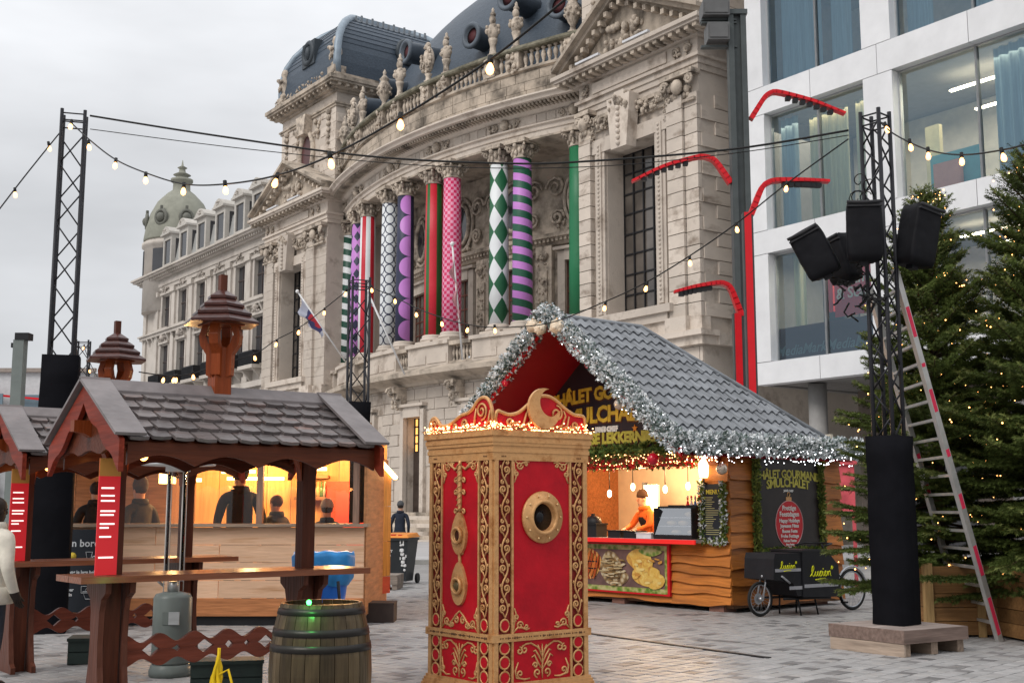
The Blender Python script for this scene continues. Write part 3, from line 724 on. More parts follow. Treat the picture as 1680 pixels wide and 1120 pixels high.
    for x in (tA+.9, tB-.9):
        c = MB()
        for i in range(6): c.sphere((X(x), -tq-.12, 27.2-i*.42), .3-.03*i, 8, 5, (1,.5,.75))
        c.box(X(x)-.35, -tq-.25, 24.4, X(x)+.35, -tq, 24.6); c.box(X(x)-.3, -tq-.2, 21.6, X(x)+.3, -tq-.04, 22.6); c.build('tower_drop', STONE_CARVED, TH, kind='stuff')
    for k_, fx in enumerate((tA, tB)):
        c = MB(); yy = -tq+.9
        for i in range(6): c.sphere((X(fx) + (-.1 if (fx == tA) else .1)*sg, yy, 27.2-i*.42), .3-.03*i, 8, 5, (.5,1,.75))
        c.build('tower_drop', STONE_CARVED, TH, kind='stuff')
    tc_ = MB()
    for (p, z0, z1) in [(.12,27.35,27.5),(.2,27.5,27.6),(.15,28.3,28.45),(.45,28.45,28.7),(.85,28.7,28.85),(.95,28.85,29.1)]: tc_.box(X(tA-p), -tq-p, z0, X(tB+p), -21.5+p, z1)
    tc_.box(X(tA-.35), -tq-.35, 29.1, X(tB+.35), -21.2, 29.5)
    for i in range(16): x = tA-.5+(tB-tA+1)*i/15; tc_.box(X(x)-.1, -tq-.75, 28.5, X(x)+.1, -tq-.3, 28.7)
    for i in range(18):
        y = -tq-.3+i*.58
        for fx, s_ in ((tA, -1), (tB, 1)): tc_.box(X(fx+s_*.4), y, 28.5, X(fx+s_*.78), y+.2, 28.7)
    tc_.build('tower_cornice', STONE_D, TH)
    crn = MB(); 
    for x in (tA+.2, tB-.2): crn.box(X(x)-.45, -tq-.4, 29.5, X(x)+.45, -tq+.5, 30.0); crn.lathe([(.3,30),(.35,30.2),(.2,30.4),(.42,30.9),(.38,31.2),(.2,31.5),(.3,31.7),(.22,32),(.03,32.2)], 10, (X(x), -tq, 0)); carve(crn, (X(x), -tq-.3, 30.9), .7, .9, .3, 12, 4)
    for i in range(12): carve(crn, (X(tA+.8+i*.6), -tq-.7, 29.35), .5, .4, .3, 5, i)
    crn.build('tower_acroteria', STONE_CARVED, TH, kind='stuff')
    # mansard dome: lofted, with lead hips and slate courses
    ms = MB(); lead = MB(); ledges = MB()
    prf = [(0,29.4),(-.05,30.4),(0,31.3),(.2,32.2),(.6,33.0),(1.2,33.75),(2.0,34.4),(2.7,34.8)]
    vs = []; xm, ym = (tA+tB)/2, (-tq-21.5)/2; hx, hy = (tB-tA)/2+.05, (tq-21.5)/2+.05
    for ins, z in prf: vs += [(X(xm-hx+ins), ym-hy+ins, z), (X(xm+hx-ins), ym-hy+ins, z), (X(xm+hx-ins), ym+hy-ins, z), (X(xm-hx+ins), ym+hy-ins, z)]
    fs = [(i*4+j, i*4+(j+1) % 4, i*4+4+(j+1) % 4, i*4+4+j) for i in range(len(prf)-1) for j in range(4)] + [tuple(len(vs)-4+j for j in range(4))]
    ms.add(vs, fs); mo = ms.build('mansard_roof', SLATE, TH)
    for j in range(4):
        pts = [Vector(vs[i*4+j]) for i in range(len(prf))]; lead.tube(pts, .27, 8)
    lead.box(X(xm-hx+2.6), ym-hy+2.6, 34.7, X(xm+hx-2.6), ym+hy-2.6, 35.0); lead.build('lead_hips', LEAD, mo)
    for i in range(7):
        u = .45+.5*i/7; zz = 29.4+u*5.3
        k_ = max(j for j in range(len(prf)-1) if prf[j][1] <= zz); f_ = (zz-prf[k_][1])/(prf[k_+1][1]-prf[k_][1]); ins = prf[k_][0]+(prf[k_+1][0]-prf[k_][0])*f_ - .05
        ledges.box(X(xm-hx+ins+.03), ym-hy+ins+.03, zz, X(xm+hx-ins-.03), ym+hy-ins-.03, zz+.04)
    ledges.build('slate_ledges', SLATE, mo)
    for (px_, py_, rot) in ((xm, ym-hy-.05, 0), (tA if True else 0, ym+.3, 1), (tB, ym+.3, 2)):
        o = MB(); n = 20
        if rot == 0: rg = [(X(px_)+.7*cos(2*pi*i/n), py_, 32.1+.7*sin(2*pi*i/n)) for i in range(n)]; o.box(X(px_)-.9, py_-.05, 31.2, X(px_)+.9, py_+.8, 32.9)
        else:
            xx = X(px_ - .12 if rot == 1 else px_ + .12); rg = [(xx, py_+.75*cos(2*pi*i/n), 32.1+.75*sin(2*pi*i/n)) for i in range(n)]
        o.tube(rg, .2, 6, closed=True); o.sphere(Vector(rg[0])*.5 + Vector(rg[n//2])*.5, .5, 8, 6, (.6,.6,1)); o.build('dormer_oculus', mat('dark lead', (.05,.06,.07), .5), mo)
    cg = MB()
    for i in range(14): 
        y = ym-hy+2.2+i*.42; cg.box(X(tA+1.65), y, 34.2, X(tA+1.75), y+.12, 34.55+.12*(i % 2))
    cg.build('roof_cresting', mat('grey zinc', (.2,.22,.24), .5), mo)
pavilion(1); pavilion(-1)

# flags on the balcony
def flag(px, py, px2, py2, Y, label, cl, mt):
    t = thing('flagpole', label, 'flag', at(px, py, Y)); o0 = t.location
    a = Vector((0,0,0)); b = at(px2, py2, Y-1.2) - o0
    m = MB().tube([a, b], .05, 6); m.sphere(b, .11, 8, 6); m.build('pole', mat('white pole', (.75,.75,.75), .4), t)
    f = MB(); n = 8; k = 6; vs = []
    d = (a-b).normalized()
    for i in range(n+1):
        for j in range(k+1):
            p = b + d*(.35 + cl[0]*i/n) + Vector((.18*sin(i*1.3+j), .12*cos(i*.9+j*1.7), -1)) * (cl[1]*j/k*(1-.5*i/n))
            vs.append(p)
    f.add(vs, [(i*(k+1)+j, i*(k+1)+j+1, (i+1)*(k+1)+j+1, (i+1)*(k+1)+j) for i in range(n) for j in range(k)], 0, True); f.build('flag_cloth', mt, t)
def cloth_mat(name, bands):
    m, t, b = principled(name); L = t.links.new; tc = N(t, 'ShaderNodeTexCoord'); nz = N(t, 'ShaderNodeTexNoise', inp={'Scale': 1.1, 'Detail': 1}); L(tc.outputs['Object'], nz.inputs['Vector'])
    cr = N(t, 'ShaderNodeValToRGB'); cr.color_ramp.interpolation = 'CONSTANT'; e = cr.color_ramp.elements
    e[0].position = 0; e[0].color = (*bands[0], 1); e[1].position = .5; e[1].color = (*bands[1], 1)
    if len(bands) > 2: x = e.new(.62); x.color = (*bands[2], 1)
    L(nz.outputs[0], cr.inputs[0]); L(cr.outputs[0], b.inputs['Base Color']); b.inputs['Roughness'].default_value = .8; return m
flag(566, 592, 488, 478, 68, 'white pole with a furled pale blue and red flag left of the columns', (2.2, 1.1), cloth_mat('pale flag', [(.5,.52,.62),(.06,.06,.16),(.5,.03,.05)]))
flag(664, 614, 603, 478, 60, 'bare slanting white flagpole in front of the disc patterned column', (.5, .25), cloth_mat('small flag', [(.6,.6,.62),(.5,.5,.55)]))
flag(759, 590, 742, 400, 57, 'slanting pole with a thin torn pink flag before the pink checked column', (2.8, 1.3), cloth_mat('pink flag', [(.55,.25,.28),(.6,.35,.36),(.5,.2,.24)]))
# ================================================================== cream town house left of the theatre
HO = thing('town_house', 'cream stone town house with dormers and domed corner turret left of theatre', 'building', CT, TROT)
hq = 31.7
def wall_open(mb, x0, x1, z0, z1, yf, th, ops, m=0):
    """front wall at y=yf with rectangular openings (x0,x1,z0,z1) and reveals of depth th"""
    xs = sorted({x0, x1} | {o[0] for o in ops} | {o[1] for o in ops}); zs = sorted({z0, z1} | {o[2] for o in ops} | {o[3] for o in ops})
    def hole(a, b, c, d): return any(o[0]-1e-6 <= a and b <= o[1]+1e-6 and o[2]-1e-6 <= c and d <= o[3]+1e-6 for o in ops)
    for i in range(len(xs)-1):
        for j in range(len(zs)-1):
            a, b, c, d = xs[i], xs[i+1], zs[j], zs[j+1]
            if not hole(a, b, c, d): mb.add([(a,yf,c),(b,yf,c),(b,yf,d),(a,yf,d)], [(0,1,2,3)], m)
    for a, b, c, d in ops:
        y2 = yf + th
        mb.add([(a,yf,c),(b,yf,c),(b,yf,d),(a,yf,d),(a,y2,c),(b,y2,c),(b,y2,d),(a,y2,d)], [(0,1,5,4),(1,2,6,5),(2,3,7,6),(3,0,4,7)], m)
wx = [-40.9, -37.2, -33.4, -29.6, -25.9, -22.6]
ops = []
for x in wx: ops += [(x-.8, x+.8, 16.3, 19.0), (x-.8, x+.8, 11.5, 14.9), (x-.7, x+.7, 5.6, 9.4), (x-.8, x+.8, .4, 4.4)]
b = MB(); wall_open(b, -46, -20.9, 0, 20.2, -hq, .30, ops); b.box(-46, -hq+.45, 0, -45.6, -20, 20.2); b.box(-45.6, -20.4, 0, -20.9, -20, 20.2); b.add([(-46,-hq,0),(-46,-hq+.45,0),(-46,-hq+.45,20.2),(-46,-hq,20.2)], [(0,1,2,3)])
b.build('house_wall', STONE_PALE, HO)
for x in wx:
    for (a, c, d) in ((.8,16.3,19.0),(.8,11.5,14.9),(.7,5.6,9.4),(.8,.4,4.4)):
        w_ = MB().box(x-a, -hq+.22, c, x+a, -hq+.26, d).build('window', DARKGLASS, HO)
        f = MB(); f.box(x-.04, -hq+.17, c, x+.04, -hq+.22, d); f.box(x-a, -hq+.17, (c+d)/2+.3, x+a, -hq+.22, (c+d)/2+.38); f.build('sash', mat('brown sash', (.07,.05,.045), .5), w_)
        s = MB(); s.box(x-a-.25, -hq-.08, c, x-a, -hq+.02, d+.1); s.box(x+a, -hq-.05, c, x+a+.25, -hq+.02, d+.1); s.box(x-a-.3, -hq-.2, d+.1, x+a+.3, -hq+.02, d+.3)
        s.box(x-a-.4, -hq-.35, c-.25, x+a+.4, -hq+.02, c); s.build('window_surround', STONE_PALE, w_)
    c = MB(); carve(c, (x, -hq-.1, 19.55), 1.3, .5, .25, 16, int(x*7)); carve(c, (x, -hq-.1, 15.45), 1.5, .45, .3, 16, int(x*3)); c.sphere((x, -hq-.2, 15.5), .3, 8, 6); c.build('window_carving', mat('pale carving', (.45,.40,.355), .9, var=.3, scale=2.5, dark=(.2,.17,.14), dscale=2), HO)
    # iron balconies
    bl = MB(); bl.box(x-1.2, -hq-.95, 11.15, x+1.2, -hq+.02, 11.4); 
    for s_ in (-.9, .9): bl.prism([(-hq-.8,11.15),(-hq,11.15),(-hq,10.3)], x+s_-.12, x+s_+.12, M=Matrix(((0,1,0,0),(1,0,0,0),(0,0,1,0),(0,0,0,1))))
    bo = bl.build('balcony_slab', STONE_PALE, HO)
    r = MB(); r.box(x-1.15, -hq-.9, 12.3, x+1.15, -hq-.85, 12.38); r.box(x-1.15, -hq-.9, 11.42, x-1.1, -hq, 12.38); r.box(x+1.1, -hq-.9, 11.42, x+1.15, -hq, 12.38)
    for i in range(24): r.box(x-1.13+i*.098, -hq-.89, 11.42, x-1.09+i*.098, -hq-.86, 12.3)
    r.box(x-1.12, -hq-.862, 11.42, x+1.12, -hq-.855, 12.28); r.box(x+1.102, -hq-.85, 11.42, x+1.11, -hq, 12.3)
    r.build('balcony_rail', IRON, bo)
pl = MB()
for x in [-45.6, -39.05, -42.8, -35.3, -31.5, -27.75, -24.25, -21.2]:
    pl.box(x-.35, -hq-.16, 10.4, x+.35, -hq+.02, 19.5); pl.box(x-.45, -hq-.24, 10.4, x+.45, -hq+.02, 10.8); pl.box(x-.45, -hq-.3, 19.1, x+.45, -hq+.02, 19.5); pl.box(x-.42, -hq-.22, 0, x+.42, -hq+.02, 9.9)
pl.build('pilasters', STONE_PALE, HO)
bd = MB(); bd.box(-46.2, -hq-.35, 15.75, -20.9, -hq+.02, 16.0); bd.box(-46.3, -hq-.5, 16.0, -20.9, -hq+.02, 16.12); bd.box(-46.2, -hq-.4, 9.95, -20.9, -hq+.02, 10.35); bd.build('string_course', STONE_PALE, HO)
br = MB()
for i in range(22): x = -45.6+i*1.13; br.prism([(-hq-.35,15.75),(-hq,15.75),(-hq,15.1)], x-.12, x+.12, M=Matrix(((0,1,0,0),(1,0,0,0),(0,0,1,0),(0,0,0,1))))
br.build('string_brackets', STONE_PALE, HO, kind='stuff')
cn = MB()
for (p, z0, z1) in [(.12,19.6,19.9),(.2,19.9,20.2),(.45,20.45,20.6),(.9,20.75,20.9),(1.05,20.9,21.05)]: cn.box(-46-p, -hq-p, z0, -20.9, -hq+.6, z1)
cn.box(-46.1, -hq-.15, 20.2, -20.9, -hq+.5, 20.45); cn.box(-46.3, -hq-.5, 20.6, -20.9, -hq+.5, 20.749)
cn.build('cornice', STONE_PALE, HO)
dn = MB()
for i in range(64): x = -46.3+i*.4; dn.box(x, -hq-.72, 20.55, x+.19, -hq-.3, 20.745)
dn.build('dentils', STONE_PALE, HO, kind='stuff')
# attic storey: sloping roof with pedimented dormers
at2 = MB(); at2.add([(-45.8,-hq-.1,21.05),(-20.9,-hq-.1,21.05),(-20.9,-hq+.25,23.3),(-45.8,-hq+.25,23.3),(-20.9,-hq+3,25.2),(-45.8,-hq+3,25.2),(-45.8,-20,25.2),(-20.9,-20,25.2)], [(0,1,2,3),(3,2,4,5),(5,4,7,6)])
at2.build('mansard_roof', mat('pale zinc roof', (.33,.33,.32), .6, var=.12, scale=1.2), HO)
for i, x in enumerate([-43.9, -40.3, -36.7, -33.0, -29.3, -25.7, -22.6]):
    hgt = 2.9 if i != 6 else 3.0
    d = MB(); z0 = 21.05; yf = -hq-.35
    d.box(x-.95, yf, z0, x-.68, -hq+2.6, z0+hgt); d.box(x+.68, yf, z0, x+.95, -hq+2.6, z0+hgt); d.box(x-.68, yf, z0, x+.68, -hq+2.6, z0+.5); d.box(x-.68, yf, z0+hgt-.4, x+.68, -hq+2.6, z0+hgt)
    d.box(x-1.05, yf-.25, z0+hgt, x+1.05, -hq+2.7, z0+hgt+.16)
    arc_ = [(x-1.0+2.0*k/10, z0+hgt+.16+.55*sin(pi*k/10)) for k in range(11)]; d.prism(arc_, yf-.2, -hq+2.8)
    do = d.build('dormer', mat('cream dormer', (.47,.44,.40), .7, var=.1, rv=.05), HO)
    MB().box(x-.68, yf+.10, z0+.5, x+.68, yf+.15, z0+hgt-.4).build('dormer_window', DARKGLASS, do)
    # side window, as the dormer is a glazed box
    MB().box(x+.952, yf+.35, z0+.9, x+.965, yf+1.5, z0+hgt-.35).build('dormer_side_window', DARKGLASS, do)
    vl = MB(); carve(vl, (x, yf-.2, z0+hgt+.35), .8, .3, .15, 7, i); vl.build('dormer_carving', STONE_PALE, do)
# corner turret with dome
tx, ty = -44.2, -29.6
tu = MB(); tu.lathe([(2.9,18),(2.9,23.6),(3.1,23.7),(3.1,24.0),(2.9,24.05),(2.9,24.3)], 28, (tx, ty, 0)); to = tu.build('turret', STONE_PALE, HO)
dm = MB(); dm.lathe([(2.95,24.2),(3.0,24.35),(2.85,25.4),(2.5,26.7),(1.95,27.8),(1.2,28.6),(.75,28.95),(.72,29.6),(.95,29.75),(.95,29.95),(.55,30.05),(.5,30.25),(.75,30.35),(.3,30.6),(.25,30.9),(.42,31.0),(.1,31.2),(.03,31.7)], 28, (tx, ty, 0)); dm.build('dome', mat('green grey stone dome', (.26,.26,.215), .8, var=.15, scale=1.5), to)
for a in (-20, 35, 80, -75):
    o = MB(); nm = Vector((sin(rad(a)), -cos(rad(a)), 0)); tg = Vector((cos(rad(a)), sin(rad(a)), 0)); c = Vector((tx, ty, 26.0)) + nm*2.75
    o.tube([c + tg*.5*cos(2*pi*i/14) + Vector((0,0,.6*sin(2*pi*i/14))) for i in range(14)], .16, 6, closed=True); o.sphere(c, .42, 8, 6); o.box(c.x-.1, c.y-.1, 26.6, c.x+.1, c.y+.1, 27.0)
    o.build('dome_oculus', mat('grey green lead', (.14,.14,.12), .6), to)
    w_ = MB(); M = Matrix.Translation(Vector((tx, ty, 22.0)) + nm*2.78) @ Matrix.Rotation(rad(a), 4, 'Z'); w_.obox(M, .55, .16, 1.3); w_.build('turret_window', DARKGLASS, to)

# ================================================================== white modern building on the right
WB = thing('office_building', 'white panelled modern building with big square windows right of theatre', 'building', CT, TROT)
wq = 32.0; WX1 = 47
bays_ = [(24.05, 28.62), (29.85, 38.2), (39.4, 46)]
lev = [(7.05, 11.15), (12.05, 16.6), (17.7, 22.1), (23.2, 27.4)]
# frame panels, each its own piece
def panel(x0, x1, z0, z1, dy=0):
    b = MB(); b.box(x0+.012, -wq-dy, z0+.012, x1-.012, -wq+.55, z1-.012); b.build('facade_panel', WHITEPANEL, WB)
zc = [6.2, 7.05, 11.15, 12.05, 16.6, 17.7, 22.1, 23.2, 27.4, 28.4]
for (z0, z1) in [(6.2,7.05),(11.15,12.05),(16.6,17.7),(22.1,23.2),(27.4,28.4)]:
    for (x0, x1) in [(23.2,26.3),(26.3,29.25),(29.25,32.8),(32.8,36.4),(36.4,40),(40,43.5),(43.5,WX1)]: panel(x0, x1, z0, z1)
for (x0, x1) in [(23.2,24.05),(28.62,29.85),(38.2,39.4),(46,WX1)]:
    for (z0, z1) in lev: panel(x0, x1, z0, z1)
core = MB(); core.box(23.3, -31.4, 6.2, 23.6, -14, 28); core.box(23.6, -14.3, 0, WX1, -14, 28)
core.box(23.22, -wq+.05, 6.25, WX1, -14, 6.6)
for z in (11.3, 16.85, 22.3, 27.5): core.box(23.6, -31.4, z, WX1, -14.3, z+.55)
core.build('floor_slabs', mat('dark soffit', (.25,.24,.23), .8), WB)
GL = glass('office glass', (.60,.68,.73), .20, gtint=(.40,.56,.68))
WINF = mat('grey aluminium frame', (.42,.43,.44), .4, metal=.3)
for bi, (x0, x1) in enumerate(bays_):
    mull = {0: [26.35], 1: [32.8, 35.6], 2: [42.7]}[bi]
    for (z0, z1) in lev:
        xs = [x0] + mull + [x1]
        for i in range(len(xs)-1):
            p = MB(); p.add([(xs[i],-wq+.42,z0),(xs[i+1],-wq+.42,z0),(xs[i+1],-wq+.42,z1),(xs[i],-wq+.42,z1)], [(0,1,2,3)]); po = p.build('glass_pane', GL, WB)
            f = MB()
            for xx in (xs[i], xs[i+1]): f.box(xx-.04, -wq+.34, z0, xx+.04, -wq+.5, z1)
            f.box(xs[i]+.04, -wq+.35, z0, xs[i+1]-.04, -wq+.49, z0+.06); f.box(xs[i]+.04, -wq+.35, z1-.06, xs[i+1]-.04, -wq+.49, z1); f.build('window_frame', WINF, po)
# rooms behind the glass
CUR = mat('pale voile curtain', (.36,.46,.50), .9, var=.2, scale=3, stretch=(6,1,.2)); CURY = mat('cream curtain', (.62,.56,.36), .9, var=.2, scale=3, stretch=(6,1,.2))
ROOM = mat('room wall', (.45,.42,.38), .9); FLC = mat('room ceiling', (.40,.40,.40), .9)
TUBE = emit('office tube light', (1.,.82,.55), 22)
def curtain(x0, x1, z0, z1, y, m):
    n = int((x1-x0)/.07); vs = []
    for i in range(n+1):
        x = x0+(x1-x0)*i/n; yy = y + .09*sin(i*1.25) + .03*sin(i*.37)
        vs += [(x, yy, z0), (x, yy, z1)]
    MB().add(vs, [(2*i,2*i+2,2*i+3,2*i+1) for i in range(n)], 0, True).build('curtain', m, WB)
curtain(24.3, 26.2, 17.75, 22.1, -31.1, CUR); curtain(26.6, 27.5, 17.75, 22.1, -31.0, CUR); curtain(29.95, 31.0, 17.75, 22.1, -31.1, CUR)
curtain(24.1, 24.9, 12.1, 16.5, -31.1, CUR); curtain(25.4, 27.2, 12.1, 16.3, -31.0, CURY); curtain(27.6, 28.5, 12.1, 16.3, -31.1, CURY)
curtain(33.1, 36.0, 12.1, 16.5, -31.1, CUR); curtain(24.5, 25.0, 7.1, 11.1, -31.1, CURY); curtain(32.5, 34, 17.75, 22, -31.1, CUR)
rw = MB()
for (z0, z1) in lev: rw.box(23.7, -26.2, z0-.2, WX1, -26, z1+.2)
rw.build('room_wall', ROOM, WB)
for (x0, z, y, l) in [(30.2,16.3,-29.2,2.4),(31.2,16.35,-27.6,2.2),(30.6,15.7,-28.3,1.8),(31,21.9,-29.5,2.5),(25,10.9,-29.5,2.2),(27.2,10.9,-29,1.2),(30.5,10.9,-29.5,2.6),(31.0,10.8,-28,3),(34.2,16.2,-29,2.0),(33.5,10.8,-29,2.5),(34.2,21.8,-29.5,1.5),(25.5,21.8,-28.5,1.5)]:
    MB().box(x0, y, z, x0+l, y+.14, z+.06).build('tube_light', TUBE, WB)
lp = bpy.data.lights.new('office_glow', 'AREA'); lp.energy = 420; lp.size = 8; lp.shape = 'RECTANGLE'; lp.size_y = 3; lp.color = (1,.85,.62)
for (x, z) in ((31, 16.2), (28, 10.8), (26.2, 16.2)):
    lo = bpy.data.objects.new('office_lamp', lp); COL.objects.link(lo); lo.parent = WB; lo.location = (x+1, -29.8, z); 
fu = MB(); fu.box(30.6, -31.0, 12.1, 31.6, -30.8, 13.2); fu.build('cushion', mat('peach cushion', (.6,.25,.18), .9), WB)
fu = MB(); fu.box(30.3, -30.7, 12.1, 32.2, -30.5, 13.6); fu.build('teal_screen', mat('teal board', (.10,.30,.32), .8), WB)
fu = MB(); fu.box(29.95, -30.4, 12.1, 30.5, -30.2, 14.8); fu.build('lit_door', mat('cream door', (.65,.55,.32), .7), WB)
# shop floor sign and window lettering
fu = MB(); fu.box(26.5, -31.3, 8.45, 28.55, -31.25, 10.2); so_ = fu.build('shop_sign', mat('red sign', (.62,.02,.015), .5), WB)
for (tx_, z_) in (('Printen', 9.75), ('& Scannen', 9.25)):
    o = put('sign_lettering', text_mesh(tx_, .55, mat('cream print', (.75,.66,.48), .6), bold=.012), so_); o.location = (27.75, -31.32, z_)
fu = MB(); fu.box(26.1, -31.2, 8.7, 26.35, -31.1, 10.3); fu.build('red_pillar', mat('red sign', (.62,.02,.015), .5), WB)
fu = MB(); fu.box(25.1, -30.2, 8.5, 26.0, -30.0, 10.2); fu.build('dark_screen', IRON, WB)
fu = MB(); fu.box(24.1, -31.54, 7.1, 26.3, -31.53, 8.3); fu.box(26.4, -31.54, 7.1, 28.6, -31.53, 8.3); fu.build('maroon_window_film', mat('maroon window film', (.10,.03,.025), .4), WB)
for (x, tx_) in ((25.15, 'MediaMarkt'), (27.5, 'MediaMarkt')):
    o = put('window_lettering', text_mesh(tx_, .52, mat('grey green letters', (.25,.27,.24), .5), shear=.35, bold=.008), WB); o.location = (x, -31.56, 7.42)
# ground floor: recessed dark shop front
gf = MB(); gf.box(24.2, -27.2, 0, WX1, -27, 6.2); gf.build('shop_front_wall', mat('brown shop front', (.16,.13,.11), .6, var=.2), WB)
for x in (26, 31, 36): MB().box(x, -27.3, .1, x+3.2, -27.22, 3.6).build('shop_window', DARKGLASS, WB)
for x in (25, 33, 41): MB().lathe([(.35,0),(.35,6.2)], 14, (x, -30.6, 0)).build('round_pillar', mat('grey pillar', (.3,.29,.28), .6), WB)

# ================================================================== tall dark light mast and red street lamps
MT = thing('light_mast', 'tall dark steel light mast with floodlights and two upper red lamp arms', 'mast', at(1230, 860, 33) * 1, 0)
MT.location.z = 0; mx0 = MT.location.x; top = at(1207, 22, 33).z
b = MB(); b.box(-.26,-.18,0,-.10,.18,top); b.box(.10,-.18,0,.26,.18,top); b.box(-.10,-.05,0,.10,.05,top-.05); b.box(-.3,-.22,top-.1,.3,.22,top+.04); b.build('post', GREYSTEEL, MT)
def rel(px, py, Y, o): return at(px, py, Y) - o.location
for (px0, py0, px1, py1) in ((1150,8,1194,32), (1158,44,1194,72)):
    p0 = rel(px0, py0, 33, MT); p1 = rel(px1, py1, 33, MT); f = MB(); f.box(p0.x, -.35, p1.z, p1.x, .35, p0.z); f.box(p0.x+.05, -.38, p1.z+.06, p1.x-.05, -.351, p0.z-.06); f.build('floodlight', mat('grey floodlight', (.12,.12,.12), .5), MT)
f = MB(); 
for y in (34, 39, 78): f = MB(); p0 = rel(1150, y, 33, MT); f.box(p0.x, -.1, p0.z-.03, 0, .1, p0.z+.03); f.build('bracket', GREYSTEEL, MT)
def lamp_arm(t, pts, Y, name='lamp_arm'):
    P = [rel(x, y, Y, t) for x, y in pts]; b = MB(); n = len(P)
    Q = []
    for i in range(n-1):
        for k in range(5): Q.append(P[i].lerp(P[i+1], k/5))
    Q.append(P[-1]); S = Q[:]
    for _ in range(2): S = [S[0]] + [(S[i-1]+S[i]*2+S[i+1])/4 for i in range(1, len(S)-1)] + [S[-1]]
    for i in range(len(S)-1): b.beam(S[i], S[i] + (S[i+1]-S[i])*1.12, .24, .07 + .09*(i/len(S)))
    o = b.build(name, REDPAINT, t)
    l = MB(); k = int(len(S)*.12); e = int(len(S)*.45)
    for i in range(k, e): d = S[i]; l.box(d.x-.10, d.y-.09, d.z-.17, d.x+.04, d.y+.09, d.z-.07)
    l.build('led_module', IRON, o)
lamp_arm(MT, [(1037,298),(1090,272),(1150,256),(1172,262),(1198,300)], 33)
lamp_arm(MT, [(1386,187),(1330,165),(1270,150),(1255,158),(1232,195)], 33)
def red_lamp(label, px, ytop, Y, pts):
    t = thing('street_lamp', label, 'street lamp', (at(px, 850, Y).x, Y, 0)); h = at(px, ytop, Y).z
    b = MB(); b.box(-.13,-.10,0,.13,.14,h); b.build('post', GREYSTEEL, t)
    b = MB(); b.box(-.10,-.145,0,.075,-.103,h); b.build('red_face', REDPAINT, t)
    lamp_arm(t, pts, Y); return t
red_lamp('red street lamp whose arm reaches right over the white building', 1240, 350, 30, [(1360,298),(1320,296),(1268,296),(1250,305),(1232,352)])
red_lamp('lower red street lamp whose arm reaches left over the chalet', 1219, 515, 31, [(1106,479),(1140,470),(1182,463),(1198,470),(1216,518)])

# ================================================================== far left: low buildings and a lamp post
FB = thing('distant_block', 'pale distant apartment block low behind the left truss tower', 'building', (-38.5, 88, 0), rad(0))
b = MB(); b.box(-12,0,0,-.6,10,10.5); b.box(-.6,1,0,7,10,11.8); b.build('wall', mat('far white wall', (.55,.55,.56), .8), FB)
for i in range(7):
    for z in (2.5, 5.6, 8.4):
        x = -11.2+i*2.5; MB().box(x, -.1 if x < -.8 else .9, z, x+1.9, .03 if x < -.8 else 1.03, z+1.7).build('window', mat('far blue glass', (.16,.22,.26), .15), FB)
b = MB(); b.box(-12.2,-.3,10.5,-.5,0,11.0); b.box(-.7,.7,11.8,7.2,1,12.1); b.box(-12.1,-.25,7.5,-.6,0,7.7); b.build('cornice', mat('far brown band', (.3,.25,.22), .8), FB)
b = MB().beam((-3,.4,10.3),(6,.6,9.5),.15,.15); b.build('red_rail', REDPAINT, FB)
LPg = thing('lamp_post', 'grey square lamp post with black head at far left', 'street lamp', (at(17,850,38).x, 38, 0)); h = at(17,558,38).z
b = MB(); b.box(-.17,-.17,0,.17,.17,h); b.build('post', mat('grey green steel', (.16,.18,.17), .5), LPg)
b = MB(); b.box(-.12,-.2,h,.32,.2,h+.22); b.box(-.25,-.14,h-.25,-.17,.14,h-.1); b.build('lamp_head', IRON, LPg)
# ================================================================== roofed standing tables on the left
WDK = wood('dark red stained wood', (.095,.024,.010), 'x', rough=.45, var=.35, rv=.2, coat=.05)
WDKZ = wood('dark red stained post', (.085,.024,.012), 'z', rough=.45, var=.35, rv=.15, coat=.05)
WRED = wood('orange red stained wood', (.21,.042,.010), 'z', rough=.4, var=.3, rv=.15, coat=.05)
SHING = mat('weathered shingle', (.135,.115,.112), .30, var=.25, scale=5, rv=.28, stretch=(1,6,1), bump=.35, bscale=12, dark=(.20,.12,.10), dscale=1.2, dlo=.56, dhi=.72)
RIDGE = mat('grey weathered board', (.17,.148,.146), .38, var=.25, scale=4, bump=.3, bscale=10)
SLOPE = math.atan2(.44, .79)
def scallop(x0, x1, ztop, depth, n, amp):
    p = [(x0, ztop), (x1, ztop)]
    for i in range(n*8+1):
        u = 1 - i/(n*8); p.append((x0+(x1-x0)*u, ztop - depth + amp*abs(sin(pi*u*n))))
    return p
